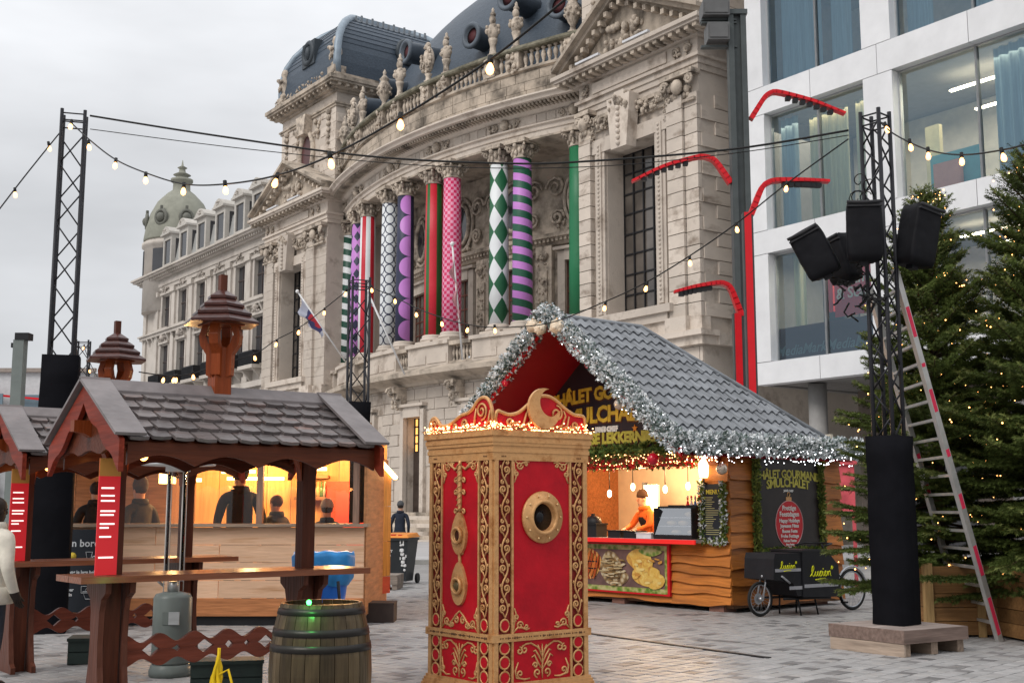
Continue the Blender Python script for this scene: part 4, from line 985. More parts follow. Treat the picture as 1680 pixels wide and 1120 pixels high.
def make_shelter(label, X, Y, group):
    t = thing('roofed_table', label, 'table', (X, Y, 0), rad(38), group)
    rz, ez, hw, L = 2.56, 2.12, .79, 1.13
    # posts with curved braces
    for px in (-.86, .86):
        b = MB(); b.box(px-.062,-.062,0,px+.062,.062,2.42); b.build('post', WDKZ, t)
        for s in (-1, 1):
            c = MB(); prof = []
            for i in range(7): a = i/6*pi/2; prof.append((px + s*(.07 + .30*(1-cos(a))), 1.85 + .36*sin(a)))
            prof += [(px+s*.37, 2.3), (px+s*.07, 2.3)]; c.prism(prof, -.045, .045); c.build('brace', WRED, t)
        c = MB()                                       # cross beam carrying the rafters
        c.box(px-.05, -.66, 2.08, px+.05, .66, 2.16); c.build('cross_beam', WDK, t)
    # roof deck, shingles
    for s in (-1, 1):
        M = Matrix.Translation((0, 0, rz)) @ Matrix.Rotation(-s*SLOPE if s > 0 else SLOPE, 4, 'X')
        d = MB(); ln = math.hypot(hw, rz-ez)
        d.add([M @ Vector((x, s*y, z)) for x in (-L+.06, L-.06) for y in (0, ln-.03) for z in (-.06, -.035)], [(0,1,3,2),(4,6,7,5),(0,4,5,1),(2,3,7,6),(0,2,6,4),(1,5,7,3)])
        d.build('roof_deck', WDK, t)
        rows = 5; rh = ln/rows
        for r in range(rows):
            n = 12; wd = 2*(L-.05)/n; off = (r % 2)*wd*.5
            for k in range(n + (r % 2)):
                x0 = -L+.05 + k*wd - off; x1 = x0 + wd
                x0 = max(x0, -L+.05); x1 = min(x1, L-.05)
                if x1 - x0 < .03: continue
                q = rnd.uniform(-.012, .012); y0 = r*rh - .03; y1 = (r+1)*rh + .018 + q
                y0 = max(y0, 0.0)
                g1 = .004; sk = rnd.uniform(-.01, .01)
                vs = []
                for (x, y, z) in ((x0+g1,y0,-.012),(x1-g1,y0,-.012),(x1-g1-.012,y1+sk,.012),((x0+x1)/2,y1+.014,.012),(x0+g1+.012,y1-sk,.012)):
                    vs.append(M @ Vector((x, s*y, z)))
                for (x, y, z) in ((x0+g1,y0,.004),(x1-g1,y0,.004),(x1-g1-.012,y1+sk,.040),((x0+x1)/2,y1+.014,.040),(x0+g1+.012,y1-sk,.040)):
                    vs.append(M @ Vector((x, s*y, z)))
                b = MB().add(vs, [(0,1,2,3,4),(9,8,7,6,5),(0,5,6,1),(1,6,7,2),(2,7,8,3),(3,8,9,4),(4,9,5,0)]); b.build('shingle', SHING, t)
        # scalloped valance under the eave
        v = MB(); v.prism(scallop(-L+.08, L-.02, ez-.02, .17, 4, .08), s*(hw-.06)-.015, s*(hw-.06)+.015); v.build('valance', WDK, t)
    rg = MB(); rg.prism([(-.10,rz-.035),(0,rz+.05),(.10,rz-.035),(.10,rz-.01),(0,rz+.085),(-.10,rz-.01)], -L, L, M=Matrix.Rotation(pi/2, 4, 'Z')); rg.build('ridge_board', RIDGE, t)
    # barge boards with wavy lower edge and a top capping
    for xe in (-1, 1):
        for s in (-1, 1):
            p0 = Vector((0, rz+.03)); p1 = Vector((s*(hw+.05), ez-.0)); d = (p1-p0); up = []; lo = []
            for i in range(13):
                u = i/12; q = p0 + d*u; up.append((q.x, q.y)); lo.append((q.x, q.y - .15 - .045*abs(sin(u*pi*2.5)) - .05*u))
            poly = up + lo[::-1]
            b = MB(); b.prism(poly, xe*(L+.0)-.02, xe*(L+.0)+.02, M=Matrix.Rotation(pi/2, 4, 'Z') if False else Matrix(((0,1,0,0),(1,0,0,0),(0,0,1,0),(0,0,0,1))))
            b.build('barge_board', wood('red lit barge board', (.19,.026,.012), 'y', rough=.45, coat=.0), t)  # red light falling on the boards is put into their colour
            c = MB(); M = Matrix.Translation((xe*(L-.06), (p0.x+p1.x)/2, (p0.y+p1.y)/2+.045)) @ Matrix.Rotation(-s*SLOPE, 4, 'X'); c.obox(M, .12, d.length/2+.02, .012); c.build('verge_cap', RIDGE, t)
    for ge in (-L+.04, L-.08):
        gp = MB(); gp.prism([(-.70,2.07)] + [(-.70+1.4*i/16, 2.02+.045*abs(sin(pi*i/16*3))) for i in range(17)] + [(.70,2.07),(0,2.48)], ge, ge+.03, M=Matrix(((0,1,0,0),(1,0,0,0),(0,0,1,0),(0,0,0,1)))); gp.build('gable_panel', WDK, t)
    lb_ = MB().sphere((-.70,-.16,2.02), .035, 10, 6); lb_.build('shelter_lamp', emit('shelter lamp', (1.,.42,.1), 9), t)
    ld = bpy.data.lights.new('shelter_glow', 'POINT'); ld.energy = 2.2; ld.color = (1,.36,.1); ld.shadow_soft_size = .05; lo = bpy.data.objects.new('shelter_glow', ld); COL.objects.link(lo); lo.parent = t; lo.location = (-.72,.25,2.0)
    # cupola
    c = MB(); c.box(-.075,-.075,2.4,.075,.075,2.98); cu = c.build('cupola_post', WRED, t)
    for i in range(4):
        a = i*pi/2 + pi/4; M = Matrix.Rotation(a, 4, 'Z')
        b = MB(); b.prism([(.07,2.72),(.11,2.74),(.115,2.92),(.17,3.0),(.185,3.08),(.15,3.2),(.09,3.2),(.125,3.09),(.10,3.02),(.06,2.97)], -.04, .04, M=M); b.build('cupola_bracket', WRED, cu)
    b = MB(); b.box(-.15,-.15,3.17,.15,.15,3.2); b.build('cupola_ring', WRED, cu)
    for i in range(4):
        z0 = 3.18 + i*.075; r0 = .335 - i*.068; r1 = max(.03, r0-.10); b = MB()
        vs = []; 
        for (r, z) in ((r0, z0), (r0, z0+.022), (r1, z0+.085), (r1, z0+.06)):
            for k in range(6): a = k*pi/3 + .3; vs.append((r*cos(a), r*sin(a), z))
        b.add(vs, [(r*6+k, r*6+(k+1) % 6, (r+1)*6+(k+1) % 6, (r+1)*6+k) for r in range(3) for k in range(6)] + [(0,1,2,3,4,5),(18,19,20,21,22,23),(12,13,14,15,16,17)]); b.build('cupola_roof_tier', wood('glossy brown board', (.055,.018,.014), 'x', rough=.28, coat=.25), cu)
    b = MB(); b.box(-.03,-.03,3.45,.03,.03,3.62); b.build('cupola_tip', WDKZ, cu)
    # table top, legs, cut out stretcher boards
    b = MB(); b.box(-1.2,-.30,1.035,1.36,-.01,1.085); b.build('table_board', wood('worn table board', (.22,.075,.035), 'x', rough=.3, coat=.35), t)
    b = MB(); b.box(-1.2,.0,1.035,1.36,.30,1.085); b.build('table_board', wood('worn table board', (.22,.075,.035), 'x'), t)
    for px in (-.86, .86):
        b = MB(); pr = [(sx_*.8, sz_) for sx_, sz_ in [(-.28,1.03),(.28,1.03),(.27,.95),(.16,.90),(.12,.80),(.11,.55),(.13,.38),(.17,.24),(.22,.10),(.30,.06),(.30,0),(-.30,0),(-.30,.06),(-.22,.10),(-.17,.24),(-.13,.38),(-.11,.55),(-.12,.80),(-.16,.90),(-.27,.95)]]
        b.prism(pr, px-.12, px-.075, M=Matrix(((0,1,0,0),(1,0,0,0),(0,0,1,0),(0,0,0,1)))); b.prism(pr, px+.075, px+.12, M=Matrix(((0,1,0,0),(1,0,0,0),(0,0,1,0),(0,0,0,1)))); b.build('leg', wood('worn dark leg', (.10,.035,.022), 'z', rough=.4), t)
    b = MB(); z0, z1 = .36, .60; n = 60; x0, x1 = -.74, .74
    ups = [(x0+(x1-x0)*i/n, z1-.03+.035*cos(i/n*pi*10)) for i in range(n+1)]; los = [(x0+(x1-x0)*i/n, z0+.02-.03*cos(i/n*pi*10)) for i in range(n+1)]
    # strips above, below and between the cut outs
    holes = [(-.52,.07,'d'),(-.30,.022,'o'),(-.06,.08,'d'),(.16,.025,'o'),(.32,.022,'o'),(.50,.07,'d')]
    def hh(x):
        for (c, r, k) in holes:
            if abs(x-c) < r: return (1-abs(x-c)/r)*.06 if k == 'd' else math.sqrt(max(0, r*r-(x-c)**2))*1.3
        return 0
    vs = []; fs = []
    for i in range(n+1):
        x = ups[i][0]; h = max(.0004, hh(x)); zm = (z0+z1)/2
        for y in (-.022, .022): vs += [(x, y, los[i][1]), (x, y, zm-h), (x, y, zm+h), (x, y, ups[i][1])]
    for i in range(n):
        a = i*8; c = a+8
        for (p, q) in ((0,1),(2,3)): fs += [(a+p,c+p,c+q,a+q), (a+4+q,c+4+q,c+4+p,a+4+p)]
        for p in range(4): fs.append((a+p,a+4+p,c+4+p,c+p))
    b.add(vs, fs); b.build('stretcher_board', wood('red stretcher', (.16,.042,.025), 'x', rough=.4), t)
    # menu banner fixed to the post
    bn = MB(); bn.box(-1.05,-.16,1.09,-.88,-.145,2.0) ; bo = bn.build('menu_banner', emit('red lit banner', (.62,.012,.02), .25), t)
    tb = MB(); tb.box(-1.05,-.161,1.86,-.88,-.144,2.0); tb.build('banner_header', mat('amber header', (.55,.26,.06), .5), bo)
    tx = MB(); q = random.Random(5)
    for z in (1.76,1.70,1.66,1.58,1.55,1.48,1.45,1.38,1.22): tx.box(-1.03, -.163, z, -1.03+q.uniform(.07,.12), -.1605, z+.013)
    tx.build('banner_lettering', emit('lit lettering', (1,.9,.85), .9), bo)
    return t
make_shelter('roofed standing table with shingles and cupola beside the barrel, the nearest one', -2.52, 10.19, 'roofed standing tables')
make_shelter('roofed standing table behind at the left edge beside black tower', -4.28, 12.75, 'roofed standing tables')

# ---- barrel
BX = at(528, 985, 8.6)
BR = thing('barrel', 'weathered oak barrel with dark iron hoops in front of the standing table', 'barrel', (BX.x, 8.6, 0))
def br_r(z): return .285 + .075*(1-((z-.475)/.475)**2)
NST = 22
for i in range(NST):
    a0 = 2*pi*i/NST+.006; a1 = 2*pi*(i+1)/NST-.006; vs = []; zs = [0,.1,.22,.35,.475,.6,.72,.84,.95]
    for z in zs:
        for a in (a0, (a0+a1)/2, a1): r = br_r(z); vs.append((r*cos(a), r*sin(a), z))
        for a in (a1, (a0+a1)/2, a0): r = br_r(z)-.025; vs.append((r*cos(a), r*sin(a), z))
    fs = [(k*6+j, k*6+(j+1) % 6, (k+1)*6+(j+1) % 6, (k+1)*6+j) for k in range(8) for j in range(6)] + [(0,5,4,3,2,1), tuple(48+j for j in range(6))]
    MB().add(vs, fs).build('stave', wood('grey green oak', (.066,.046,.024), 'z', rough=.32, var=.5, rv=.4, coat=.12), BR)
for (z, h) in ((.90,.045),(.76,.05),(.655,.05),(.25,.05),(.10,.05)):
    b = MB(); b.lathe([(br_r(z-h/2)+.004, z-h/2), (br_r(z+h/2)+.004, z+h/2)], 36); vs = b.v; b.f = b.f[:-2]; b.m = b.m[:-2]; b.sm = b.sm[:-2]; b.lathe([(br_r(z-h/2)-.01, z-h/2), (br_r(z-h/2)+.005, z-h/2), (br_r(z+h/2)+.005, z+h/2), (br_r(z+h/2)-.01, z+h/2)], 36); b.f = b.f[:-2]; b.m = b.m[:-2]; b.sm = b.sm[:-2]; b.build('hoop', mat('dark iron hoop', (.03,.027,.025), .35, var=.3, metal=.5), BR)
b = MB().lathe([(.265,.915),(.02,.915)], 30); b.build('head', WDK, BR)
gl = MB(); gl.sphere((-.045,-.275,.968), .018, 8, 6); gl.build('added_green_light', emit('added green light', (.05,1,.12), 10), BR)  # added green bead and point light, standing in for a reflection on the barrel
gd = bpy.data.lights.new('green_glow', 'POINT'); gd.energy = 1.6; gd.color = (.1,1,.15); gd.shadow_soft_size = .02
go = bpy.data.objects.new('green_glow', gd); COL.objects.link(go); go.parent = BR; go.location = (-.05,-.40,.93)

# ---- patio heater
HT = thing('patio_heater', 'steel patio heater with glass tube and white reflector behind the shelter', 'heater', (at(287, 900, 11.9).x, 11.9, 0)); HT.scale = (.86, .86, 1.0)
STEEL = mat('brushed steel', (.42,.43,.43), .32, metal=.8, var=.15, stretch=(1,1,8)); DSTEEL = mat('grey green enamel', (.13,.15,.14), .35, var=.15)
b = MB(); b.lathe([(.235,0),(.24,.05),(.22,.10),(.20,.12)], 24); b.build('base', DSTEEL, HT)
b = MB(); b.lathe([(.21,.12),(.215,.14),(.215,.74),(.19,.78),(.10,.80)], 26); b.box(-.05,-.222,.5,.08,-.21,.62); b.build('tank_housing', DSTEEL, HT)
b = MB(); b.box(.02,-.224,.5,.14,-.205,.62); b.build('rating_plate', STEEL, HT)
b = MB(); b.lathe([(.06,.80),(.055,.86),(.05,.9)], 12); b.tube([(-.1,-.03,.86),(-.16,-.04,.9),(-.12,-.06,.95)], .018, 6); b.build('valve', STEEL, HT)
b = MB(); b.box(-.06,-.07,.93,.07,.0,.96); b.build('yellow_tag', mat('yellow plastic', (.65,.45,.02), .5), HT)
for i in range(4):
    a = pi/4+i*pi/2; b = MB(); b.tube([(.125*cos(a),.125*sin(a),.8),(.125*cos(a),.125*sin(a),2.06)], .006, 6); b.build('upright', mat('pale steel', (.62,.60,.57), .6), HT)
g_ = MB(); n = 24; vs = [(.105*cos(2*pi*i/n), .105*sin(2*pi*i/n), z) for z in (.9, 2.02) for i in range(n)]; g_.add(vs, [(i,(i+1) % n,n+(i+1) % n,n+i) for i in range(n)], 0, True); g_.build('glass_tube', glass('heater glass', (.9,.87,.84), .0), HT)
b = MB(); b.lathe([(.14,1.97),(.14,2.02),(.42,2.03),(.43,2.045),(.40,2.07),(.22,2.13),(.05,2.16)], 28); b.build('reflector', mat('white enamel', (.75,.77,.78), .3), HT)

# ---- low dark boxes and a yellow strap
for (lb, px, py, Y, w_, d_, h_) in (('dark green low bench under the nearest standing table', 372, 1118, 10.9, .62, .3, .27), ('dark grey crate behind the trestle leg of the nearest table', 152, 1080, 12.9, .46, .4, .26)):
    t = thing('low_bench' if w_ > .5 else 'grey_crate', lb, 'bench' if w_ > .5 else 'crate', (at(px, py, Y).x, Y, 0), rad(12)); mm = mat('dark green paint', (.03,.045,.04), .55, var=.3, scale=4)
    for k in range(2): b = MB(); b.box(-w_/2, -d_/2+.02, .01+k*h_*.48, w_/2, -d_/2+.04, h_*.47+k*h_*.48); b.build('front_board', mm, t)
    b = MB(); b.box(-w_/2,-d_/2+.041,0,w_/2,d_/2,h_-.02); b.build('body', mm, t)
    b = MB(); b.box(-w_/2-.01,-d_/2,h_-.02,w_/2+.01,d_/2+.01,h_+.01); b.build('lid', mm, t)
yp = at(360, 1062, 9.75); YS = MB()
q = random.Random(3)
for k in range(6):
    dx = q.uniform(-.03,.03); pts = [(yp.x + dx*i*.5 + .012*sin(i*1.7+k), yp.y-.03+.008*k, yp.z - i*.075) for i in range(8)]; YS.tube(pts, [.006+.012*min(1,i/3) for i in range(8)], 6)
YS.tube([(yp.x+.02, yp.y-.05, yp.z-.2+0), (yp.x+.09, yp.y-.06, yp.z-.16), (yp.x+.13, yp.y-.05, yp.z-.3), (yp.x+.09, yp.y-.05, yp.z-.38), (yp.x+.03, yp.y-.05, yp.z-.3)], .011, 6)
tag(YS.build('yellow_strap', mat('yellow webbing', (.75,.50,.01), .6, var=.2)), 'bundle of yellow webbing straps hanging from the stretcher board', 'strap')

# ================================================================== wooden market hut behind the shelters
HX0, HX1, HY = -7.6, -2.07, 16.9
HU = thing('market_hut', 'long pale plank market hut with lit interior behind the standing tables', 'market stall', (HX0, HY, 0))
PLNK = wood('pale spruce plank', (.72,.46,.30), 'x', rough=.55, var=.14, rv=.10, dark=(.40,.21,.10)); HL = HX1-HX0
PLNKD = wood('brown plank', (.22,.12,.07), 'x', rough=.6)
for r in range(5):
    xs = [0, 1.9, 3.5, HL] if r % 2 else [0, 2.6, HL]
    for i in range(len(xs)-1): MB().box(xs[i]+.004, 0, .13+r*.245, xs[i+1]-.004, .03, .13+(r+1)*.245-.006).build('plank', PLNK if r else wood('orange plank', (.42,.17,.07), 'x'), HU)
b = MB(); b.box(-.05,-.1,1.356,HL+.05,.30,1.40); b.build('counter_ledge', wood('grey brown ledge', (.26,.19,.14), 'x'), HU)
b = MB(); b.box(0,.05,0,HL,.25,.125); b.build('foundation', IRON, HU)
WPOST = wood('grey brown post', (.24,.15,.11), 'z', rough=.5)
for x in (.06, 1.95, 2.98, 4.0, 5.36): MB().box(x, -.01, 1.401, x+.085, .09, 2.42).build('window_post', WPOST, HU)
b = MB(); b.box(-.05,-.02,2.42,HL+.05,.06,2.62); b.build('fascia', wood('fascia plank', (.40,.24,.14), 'x'), HU)
b = MB(); b.box(HL-.02,.03,.13,HL+.02,2.9,2.4); b.build('end_wall', wood('end wall plank', (.40,.18,.08), 'y'), HU)
b = MB(); b.box(0,.25,.10,HL,2.9,.14); b.build('floor', PLNKD, HU)
OR = wood('warm spruce wall', (.55,.30,.13), 'z', rough=.6, var=.2)
for i in range(14): x = HL*i/14; MB().box(x+.004, 2.88, .14, x+HL/14-.004, 2.92, 2.7).build('back_board', OR if i > 4 else PLNKD, HU)  # left boards darker: unlit end of the interior painted into their colour
b = MB(); b.add([(-.3,-.4,2.60),(HL-.05,-.4,2.60),(HL-.05,1.5,2.74),(-.3,1.5,2.74),(HL-.05,3.3,2.6),(-.3,3.3,2.6)], [(0,1,2,3),(3,2,4,5)]); b.build('roof', wood('brown roof', (.20,.09,.05), 'x'), HU)
b = MB(); b.box(-.3,1.42,2.72,HL-.1,1.58,2.78); b.build('ridge', PLNKD, HU)
# red shop furnishings and lights inside
for (x0, x1, z0, z1, y, m, nm) in [(4.6,5.25,1.0,2.05,2.5,mat('red menu panel',(.5,.05,.03),.6),'menu_panel'),(4.05,4.6,1.75,1.80,2.6,PLNKD,'shelf'),(4.05,4.6,2.1,2.15,2.6,PLNKD,'shelf'),(.3,1.9,1.1,1.15,2.5,PLNKD,'shelf'),(5.27,5.5,1.41,2.38,.25,IRON,'dark_shutter'),(2.05,2.25,2.0,2.35,1.9,emit('lit lampshade',(1.,.62,.25),5),'lamp_box')]:
    MB().box(x0, y, z0, x1, y+.25, z1).build(nm, m, HU)
q = random.Random(2)
for i in range(9): MB().lathe([(.03,0),(.035,.12),(.012,.18),(.012,.25)], 8, (4.1+i*.055, 2.68, 1.80)).build('bottle', mat('bottle glass %d' % (i % 3), [(.5,.35,.15),(.1,.2,.08),(.6,.5,.4)][i % 3], .2), HU)
WARM = emit('warm strip light', (1.,.60,.22), 14)
for (x, z, y, l) in [(2.2,2.22,1.7,.35),(3.05,2.06,2.2,.9),(4.2,2.22,2.4,.4),(2.75,2.02,1.5,.06),(3.2,2.14,1.2,.5)]: MB().box(x, y, z, x+l, y+.06, z+.05).build('strip_light', WARM, HU)
for (x, y, z, e) in [(2.4,1.6,2.2,80),(3.5,1.9,2.3,170),(4.9,1.8,2.2,140)]:
    ld = bpy.data.lights.new('hut_lamp', 'POINT'); ld.energy = e; ld.color = (1,.58,.24); ld.shadow_soft_size = .12
    lo = bpy.data.objects.new('hut_lamp', ld); COL.objects.link(lo); lo.parent = HU; lo.location = (x, y, z)
GLh = glass('hut window glass', (.92,.9,.86), .03)
for (x0, x1) in ((2.04,2.98),(3.065,4.0),(4.085,5.36)): MB().add([(x0,.04,1.4),(x1,.04,1.4),(x1,.04,2.42),(x0,.04,2.42)], [(0,1,2,3)]).build('window_pane', GLh, HU)
# lit door panel of the stall behind, leaning out on the right
SD = thing('stall_shutter', 'open amber lit plank shutter with light tube right of the hut', 'shutter', (at(614, 925, 19.0).x, 19.0, 0), rad(62))
for k in range(3): MB().box(0, -.02, .55+k*.55, .42, .02, .55+(k+1)*.55-.006).build('plank', wood('amber plank', (.55,.24,.05), 'z', rough=.5), SD)
MB().box(0,-.022,.28,.42,.022,.54).build('red_plank', mat('red plank', (.45,.06,.03), .5), SD)
b = MB().beam((-.05,-.05,2.42),(.5,-.05,2.10),.06,.05); b.build('light_tube', emit('amber tube', (1.,.55,.2), 12, True), SD)
MB().box(-.03,-.03,0,.02,.03,2.5).build('post', WPOST, SD)
# black boards with white lettering
CH = mat('chalk board', (.022,.026,.034), .6, var=.15); CHW = mat('white lettering', (.62,.64,.66), .7)
def board(label, px0, px1, py0, py1, Y, lines):
    a = at(px0, py1, Y); c = at(px1, py0, Y); t = thing('menu_board', label, 'sign', (a.x, Y, max(0,a.z)*0)); t.location.z = 0
    b = MB(); b.box(0,0,a.z,c.x-a.x,.03,c.z); b.box(.05,.03,0,.1,.06,c.z-.1); b.build('panel', CH, t)
    for (tx, px, py, sz, kind) in lines:
        p = at(px, py, Y) - t.location
        if kind == 't': o = put('lettering', text_mesh(tx, sz, CHW, align='LEFT', bold=.002), t); o.location = (p.x, -.004, p.z)
        elif kind == 'dot': MB().lathe([(.055,0),(.001,.001)], 20, (p.x, -.003, p.z), M=Matrix.Rotation(pi/2, 4, 'X')).build('yellow_dot', mat('yellow print', (.62,.45,.05), .6), t)
        else:
            b = MB(); b.tube([(p.x+x*sz, -.004, p.z+z*sz) for x, z in tx], .005, 4); b.build('drawing', CHW, t)
cup = [(0,0),(-.04,.2),(.14,.2),(.1,0),(0,0)]
board('black wall board reading bekers en borden on the hut front', 84, 172, 868, 1004, 16.7, [('Bekers', 60, 890, .14, 't'), ('en borden', 110, 891, .14, 't'), ('', 119, 912, 0, 'dot'), (cup, 143, 917, .5, 'l'), ('of', 151, 913, .1, 't'), ([(0,0),(-.04,.1),(.3,.1),(.26,0),(0,0)], 160, 915, .5, 'l'),
     ('Breng je lege beker', 106, 938, .062, 't'), ('terug en ontvang', 106, 946, .062, 't'), ('weer', 106, 967, .06, 't'), ('je in', 106, 975, .06, 't'), ([(0,0),(-.1,.25),(.5,.25),(.4,0),(0,0)], 140, 982, .4, 'l'), ([(0,0),(.2,.3),(.6,.4),(.9,.2)], 140, 968, .25, 'l'), ([(0,0),(0,.3),(.3,.3),(.3,0),(0,0)], 133, 972, .3, 'l'), ('Antwerpen', 146, 996, .06, 't')])
board('black wall board behind the person in white at left edge', -30, 46, 870, 1010, 16.6, [('t', 26, 892, .14, 't'), ('Ons', 20, 970, .07, 't'), ('bakje', 20, 979, .07, 't'), ('terug', 20, 989, .07, 't'), ([(0,0),(0,.3),(.3,.3),(.3,0),(0,0)], 8, 972, .3, 'l')])
# blue bin under the counter
BB = thing('blue_bin', 'blue waste bin with blue bag rim in front of hut', 'bin', (at(530, 985, 14.6).x, 14.6, 0)); BB.scale = (1.12, 1.12, 1.27)
BL = mat('blue bag', (.03,.22,.52), .4, var=.25, scale=6, bump=.5, bscale=9)
b = MB(); b.lathe([(.20,.02),(.22,.3),(.28,.72),(.29,.74)], 20); b.build('body', mat('blue plastic', (.02,.14,.55), .4), BB)
b = MB(); n = 30; pr = []
for k, (r, z) in enumerate(((.27,.55),(.315,.62),(.325,.72),(.335,.82),(.32,.86),(.27,.84),(.25,.7))):
    pr.append([(r+.012*sin(i*2.3+k))*1 for i in range(n)])
zz = (.55,.62,.72,.82,.86,.84,.7); vs = [(pr[k][i]*cos(2*pi*i/n), pr[k][i]*sin(2*pi*i/n), zz[k]+.008*sin(i*1.9)) for k in range(7) for i in range(n)]
b.add(vs, [(k*n+i, k*n+(i+1) % n, (k+1)*n+(i+1) % n, (k+1)*n+i) for k in range(6) for i in range(n)], 0, True); b.build('bag_rim', BL, BB)
for s in (-1, 1): b = MB(); b.tube([(s*.2+.06,-.25,.0),(s*.1+.1,-.3,.6)], .018, 6); b.build('stand_leg', IRON, BB)
# dark weight block, pallet, orange lidded bin
b = MB(); p = ground_at(600, 1021); p1 = at(646, 990, p.y); b.box(p.x,p.y,0,p1.x,p.y+.5,p1.z-.01); b.box(p.x-.005,p.y-.005,p1.z-.01,p1.x+.005,p.y+.505,p1.z+.012); tag(b.build('ballast_block', mat('dark brown block', (.05,.035,.03), .6, var=.3)), 'dark brown ballast block on paving at the hut corner', 'block')
p = ground_at(632, 967); PLL = thing('pallet', 'small grey wooden pallet beside the orange lidded wheelie bin', 'pallet', (p.x, p.y+.4, 0), rad(-4))
GW = wood('grey pallet wood', (.26,.22,.19), 'x', rough=.7)
for k in range(5): MB().box(-.45, -.4+k*.165, .1, .27, -.4+k*.165+.14, .15+.14).build('deck_board', GW, PLL)
for x in (-.42, -.1, .16): MB().box(x, -.38, 0, x+.1, .38, .098).build('bearer', GW, PLL)
p = ground_at(657, 958); WBn = thing('wheelie_bin', 'dark grey wheelie bin with orange lid and white stickers', 'wheelie bin', (p.x-.06, p.y+.32, 0), rad(-14))
GB = mat('dark grey bin plastic', (.03,.034,.038), .45, var=.2)
b = MB(); vs = [(-.24,-.26,.06),(.24,-.26,.06),(.24,.22,.06),(-.24,.22,.06),(-.31,-.36,.98),(.31,-.36,.98),(.31,.36,.98),(-.31,.36,.98)]; b.add(vs, [(0,3,2,1),(4,5,6,7),(0,1,5,4),(1,2,6,5),(2,3,7,6),(3,0,4,7)]); b.box(-.33,-.38,.93,.33,.38,.985); b.box(-.1,-.27,0,.1,-.2,.06); b.build('body', GB, WBn)
b = MB(); vs = [(-.335,-.39,.99),(.335,-.39,.99),(.335,.42,1.0),(-.335,.42,1.0),(-.28,-.31,1.05),(.28,-.31,1.05),(.28,.36,1.09),(-.28,.36,1.09)]; b.add(vs, [(0,3,2,1),(4,5,6,7),(0,1,5,4),(1,2,6,5),(2,3,7,6),(3,0,4,7)]); lid = b.build('lid', mat('orange bin lid', (.65,.22,.03), .45), WBn)
b = MB(); b.box(-.14,-.33,1.035,.02,-.28,1.065); b.box(.08,-.33,1.03,.16,-.28,1.06); b.build('lid_label', mat('red label', (.55,.05,.03), .5), lid)
for s in (-1, 1):
    b = MB(); b.lathe([(.10,-.03),(.11,-.02),(.11,.02),(.10,.03)], 20, (s*.29+.04,.26,.11), M=Matrix.Rotation(pi/2, 4, 'Y')); b.build('wheel', IRON, WBn)
b = MB(); b.tube([(-.25,.40,.93),(.25,.40,.93)], .02, 8); b.build('handle', GB, WBn)
q = random.Random(8); ST = mat('white sticker', (.7,.7,.7), .6)
def front_y(z): return -.26 - .10*(z-.06)/.92 - .004
s = MB(); 
for (x, z, r) in ((.17,.72,.055),(.15,.83,.03),(.20,.84,.03),(.18,.64,.05),(.21,.55,.045),(.19,.47,.05),(.23,.40,.04),(.17,.40,.03),(.22,.30,.03)): s.lathe([(r,0),(r*.5,.002)], 9, (x, front_y(z), z), M=Matrix.Rotation(pi/2, 4, 'X'))
for (x, z) in ((.14,.9),(.21,.9),(.26,.6),(.13,.55)): s.box(x-.012, front_y(z)-.001, z-.03, x+.012, front_y(z)+.003, z+.03)
s.build('figure_sticker', ST, WBn)
for (tx, z, sz) in (('RAET', .70, .075), ('6041', .61, .05)): o = put('bin_lettering', text_mesh(tx, sz, ST, bold=.002), WBn); o.location = (-.13, front_y(z)-.002, z)

# ================================================================== truss towers
TR = mat('black truss', (.018,.018,.022), .42, var=.15, metal=.2)
def truss(label, X, Y, side, z0, z1, rot, clad=None, name='truss_tower', bay=.42, cw=None, rc=.024):
    t = thing(name, label, 'truss', (X, Y, 0), rot); h = side/2; cs = [(-h,-h),(h,-h),(h,h),(-h,h)]
    for c in cs: MB().tube([(c[0],c[1],z0),(c[0],c[1],z1+.06)], rc, 8).build('chord', TR, t)
    n = int((z1-z0)/bay)
    for f in range(4):
        a, b_ = cs[f], cs[(f+1) % 4]; m = MB()
        for i in range(n):
            za = z0+i*bay; p = (a, b_) if i % 2 else (b_, a); m.tube([(p[0][0],p[0][1],za),(p[1][0],p[1][1],za+bay)], rc*.45, 5)
        for z in (z1, z1-.12, z0+.05): m.tube([(a[0],a[1],z),(b_[0],b_[1],z)], rc*.45, 5)
        m.build('lacing', TR, t)
    if clad:
        b = MB(); w_ = cw or h+.07; k = 10; vs = []; q = random.Random(4)
        for i in range(k+1):
            z = clad[0]+(clad[1]-clad[0])*i/k
            for (sx, sy) in ((-1,-1),(0,-1.03),(1,-1),(1.03,0),(1,1),(0,1.03),(-1,1),(-1.03,0)): e = w_*(1+q.uniform(-.025,.025)); vs.append((sx*e, sy*e, z))
        b.add(vs, [(i*8+j, i*8+(j+1) % 8, (i+1)*8+(j+1) % 8, (i+1)*8+j) for i in range(k) for j in range(8)] + [tuple(k*8+j for j in range(8))], 0, True); b.build('cloth_cover', BLACKCLOTH, t)
    return t
lt = at(122, 192, 16.0); LTR = truss('tall black truss tower at left carrying string lights', lt.x, 16.0, .30, 0, lt.z, rad(16), (0, at(100, 585, 16).z), cw=.235)
st_ = at(590, 462, 21.5); truss('small black truss tower in front of theatre columns', st_.x, 21.5, .32, 0, st_.z, rad(20), (0, at(590, 660, 21.5).z), cw=.2)
ft = at(137, 562, 31); truss('distant thin black truss tower behind the left shelter', ft.x, 31, .30, 0, ft.z, rad(10), None)
RT = Vector((4.45, 14.05, 0)); zt = at(1421, 192, 14.05).z
TW = truss('black truss tower with covered loudspeakers standing on wooden pallet', RT.x, RT.y, .245, .28, zt, rad(42), (.29, at(1450, 715, 14).z), cw=.195, bay=.3, rc=.026)
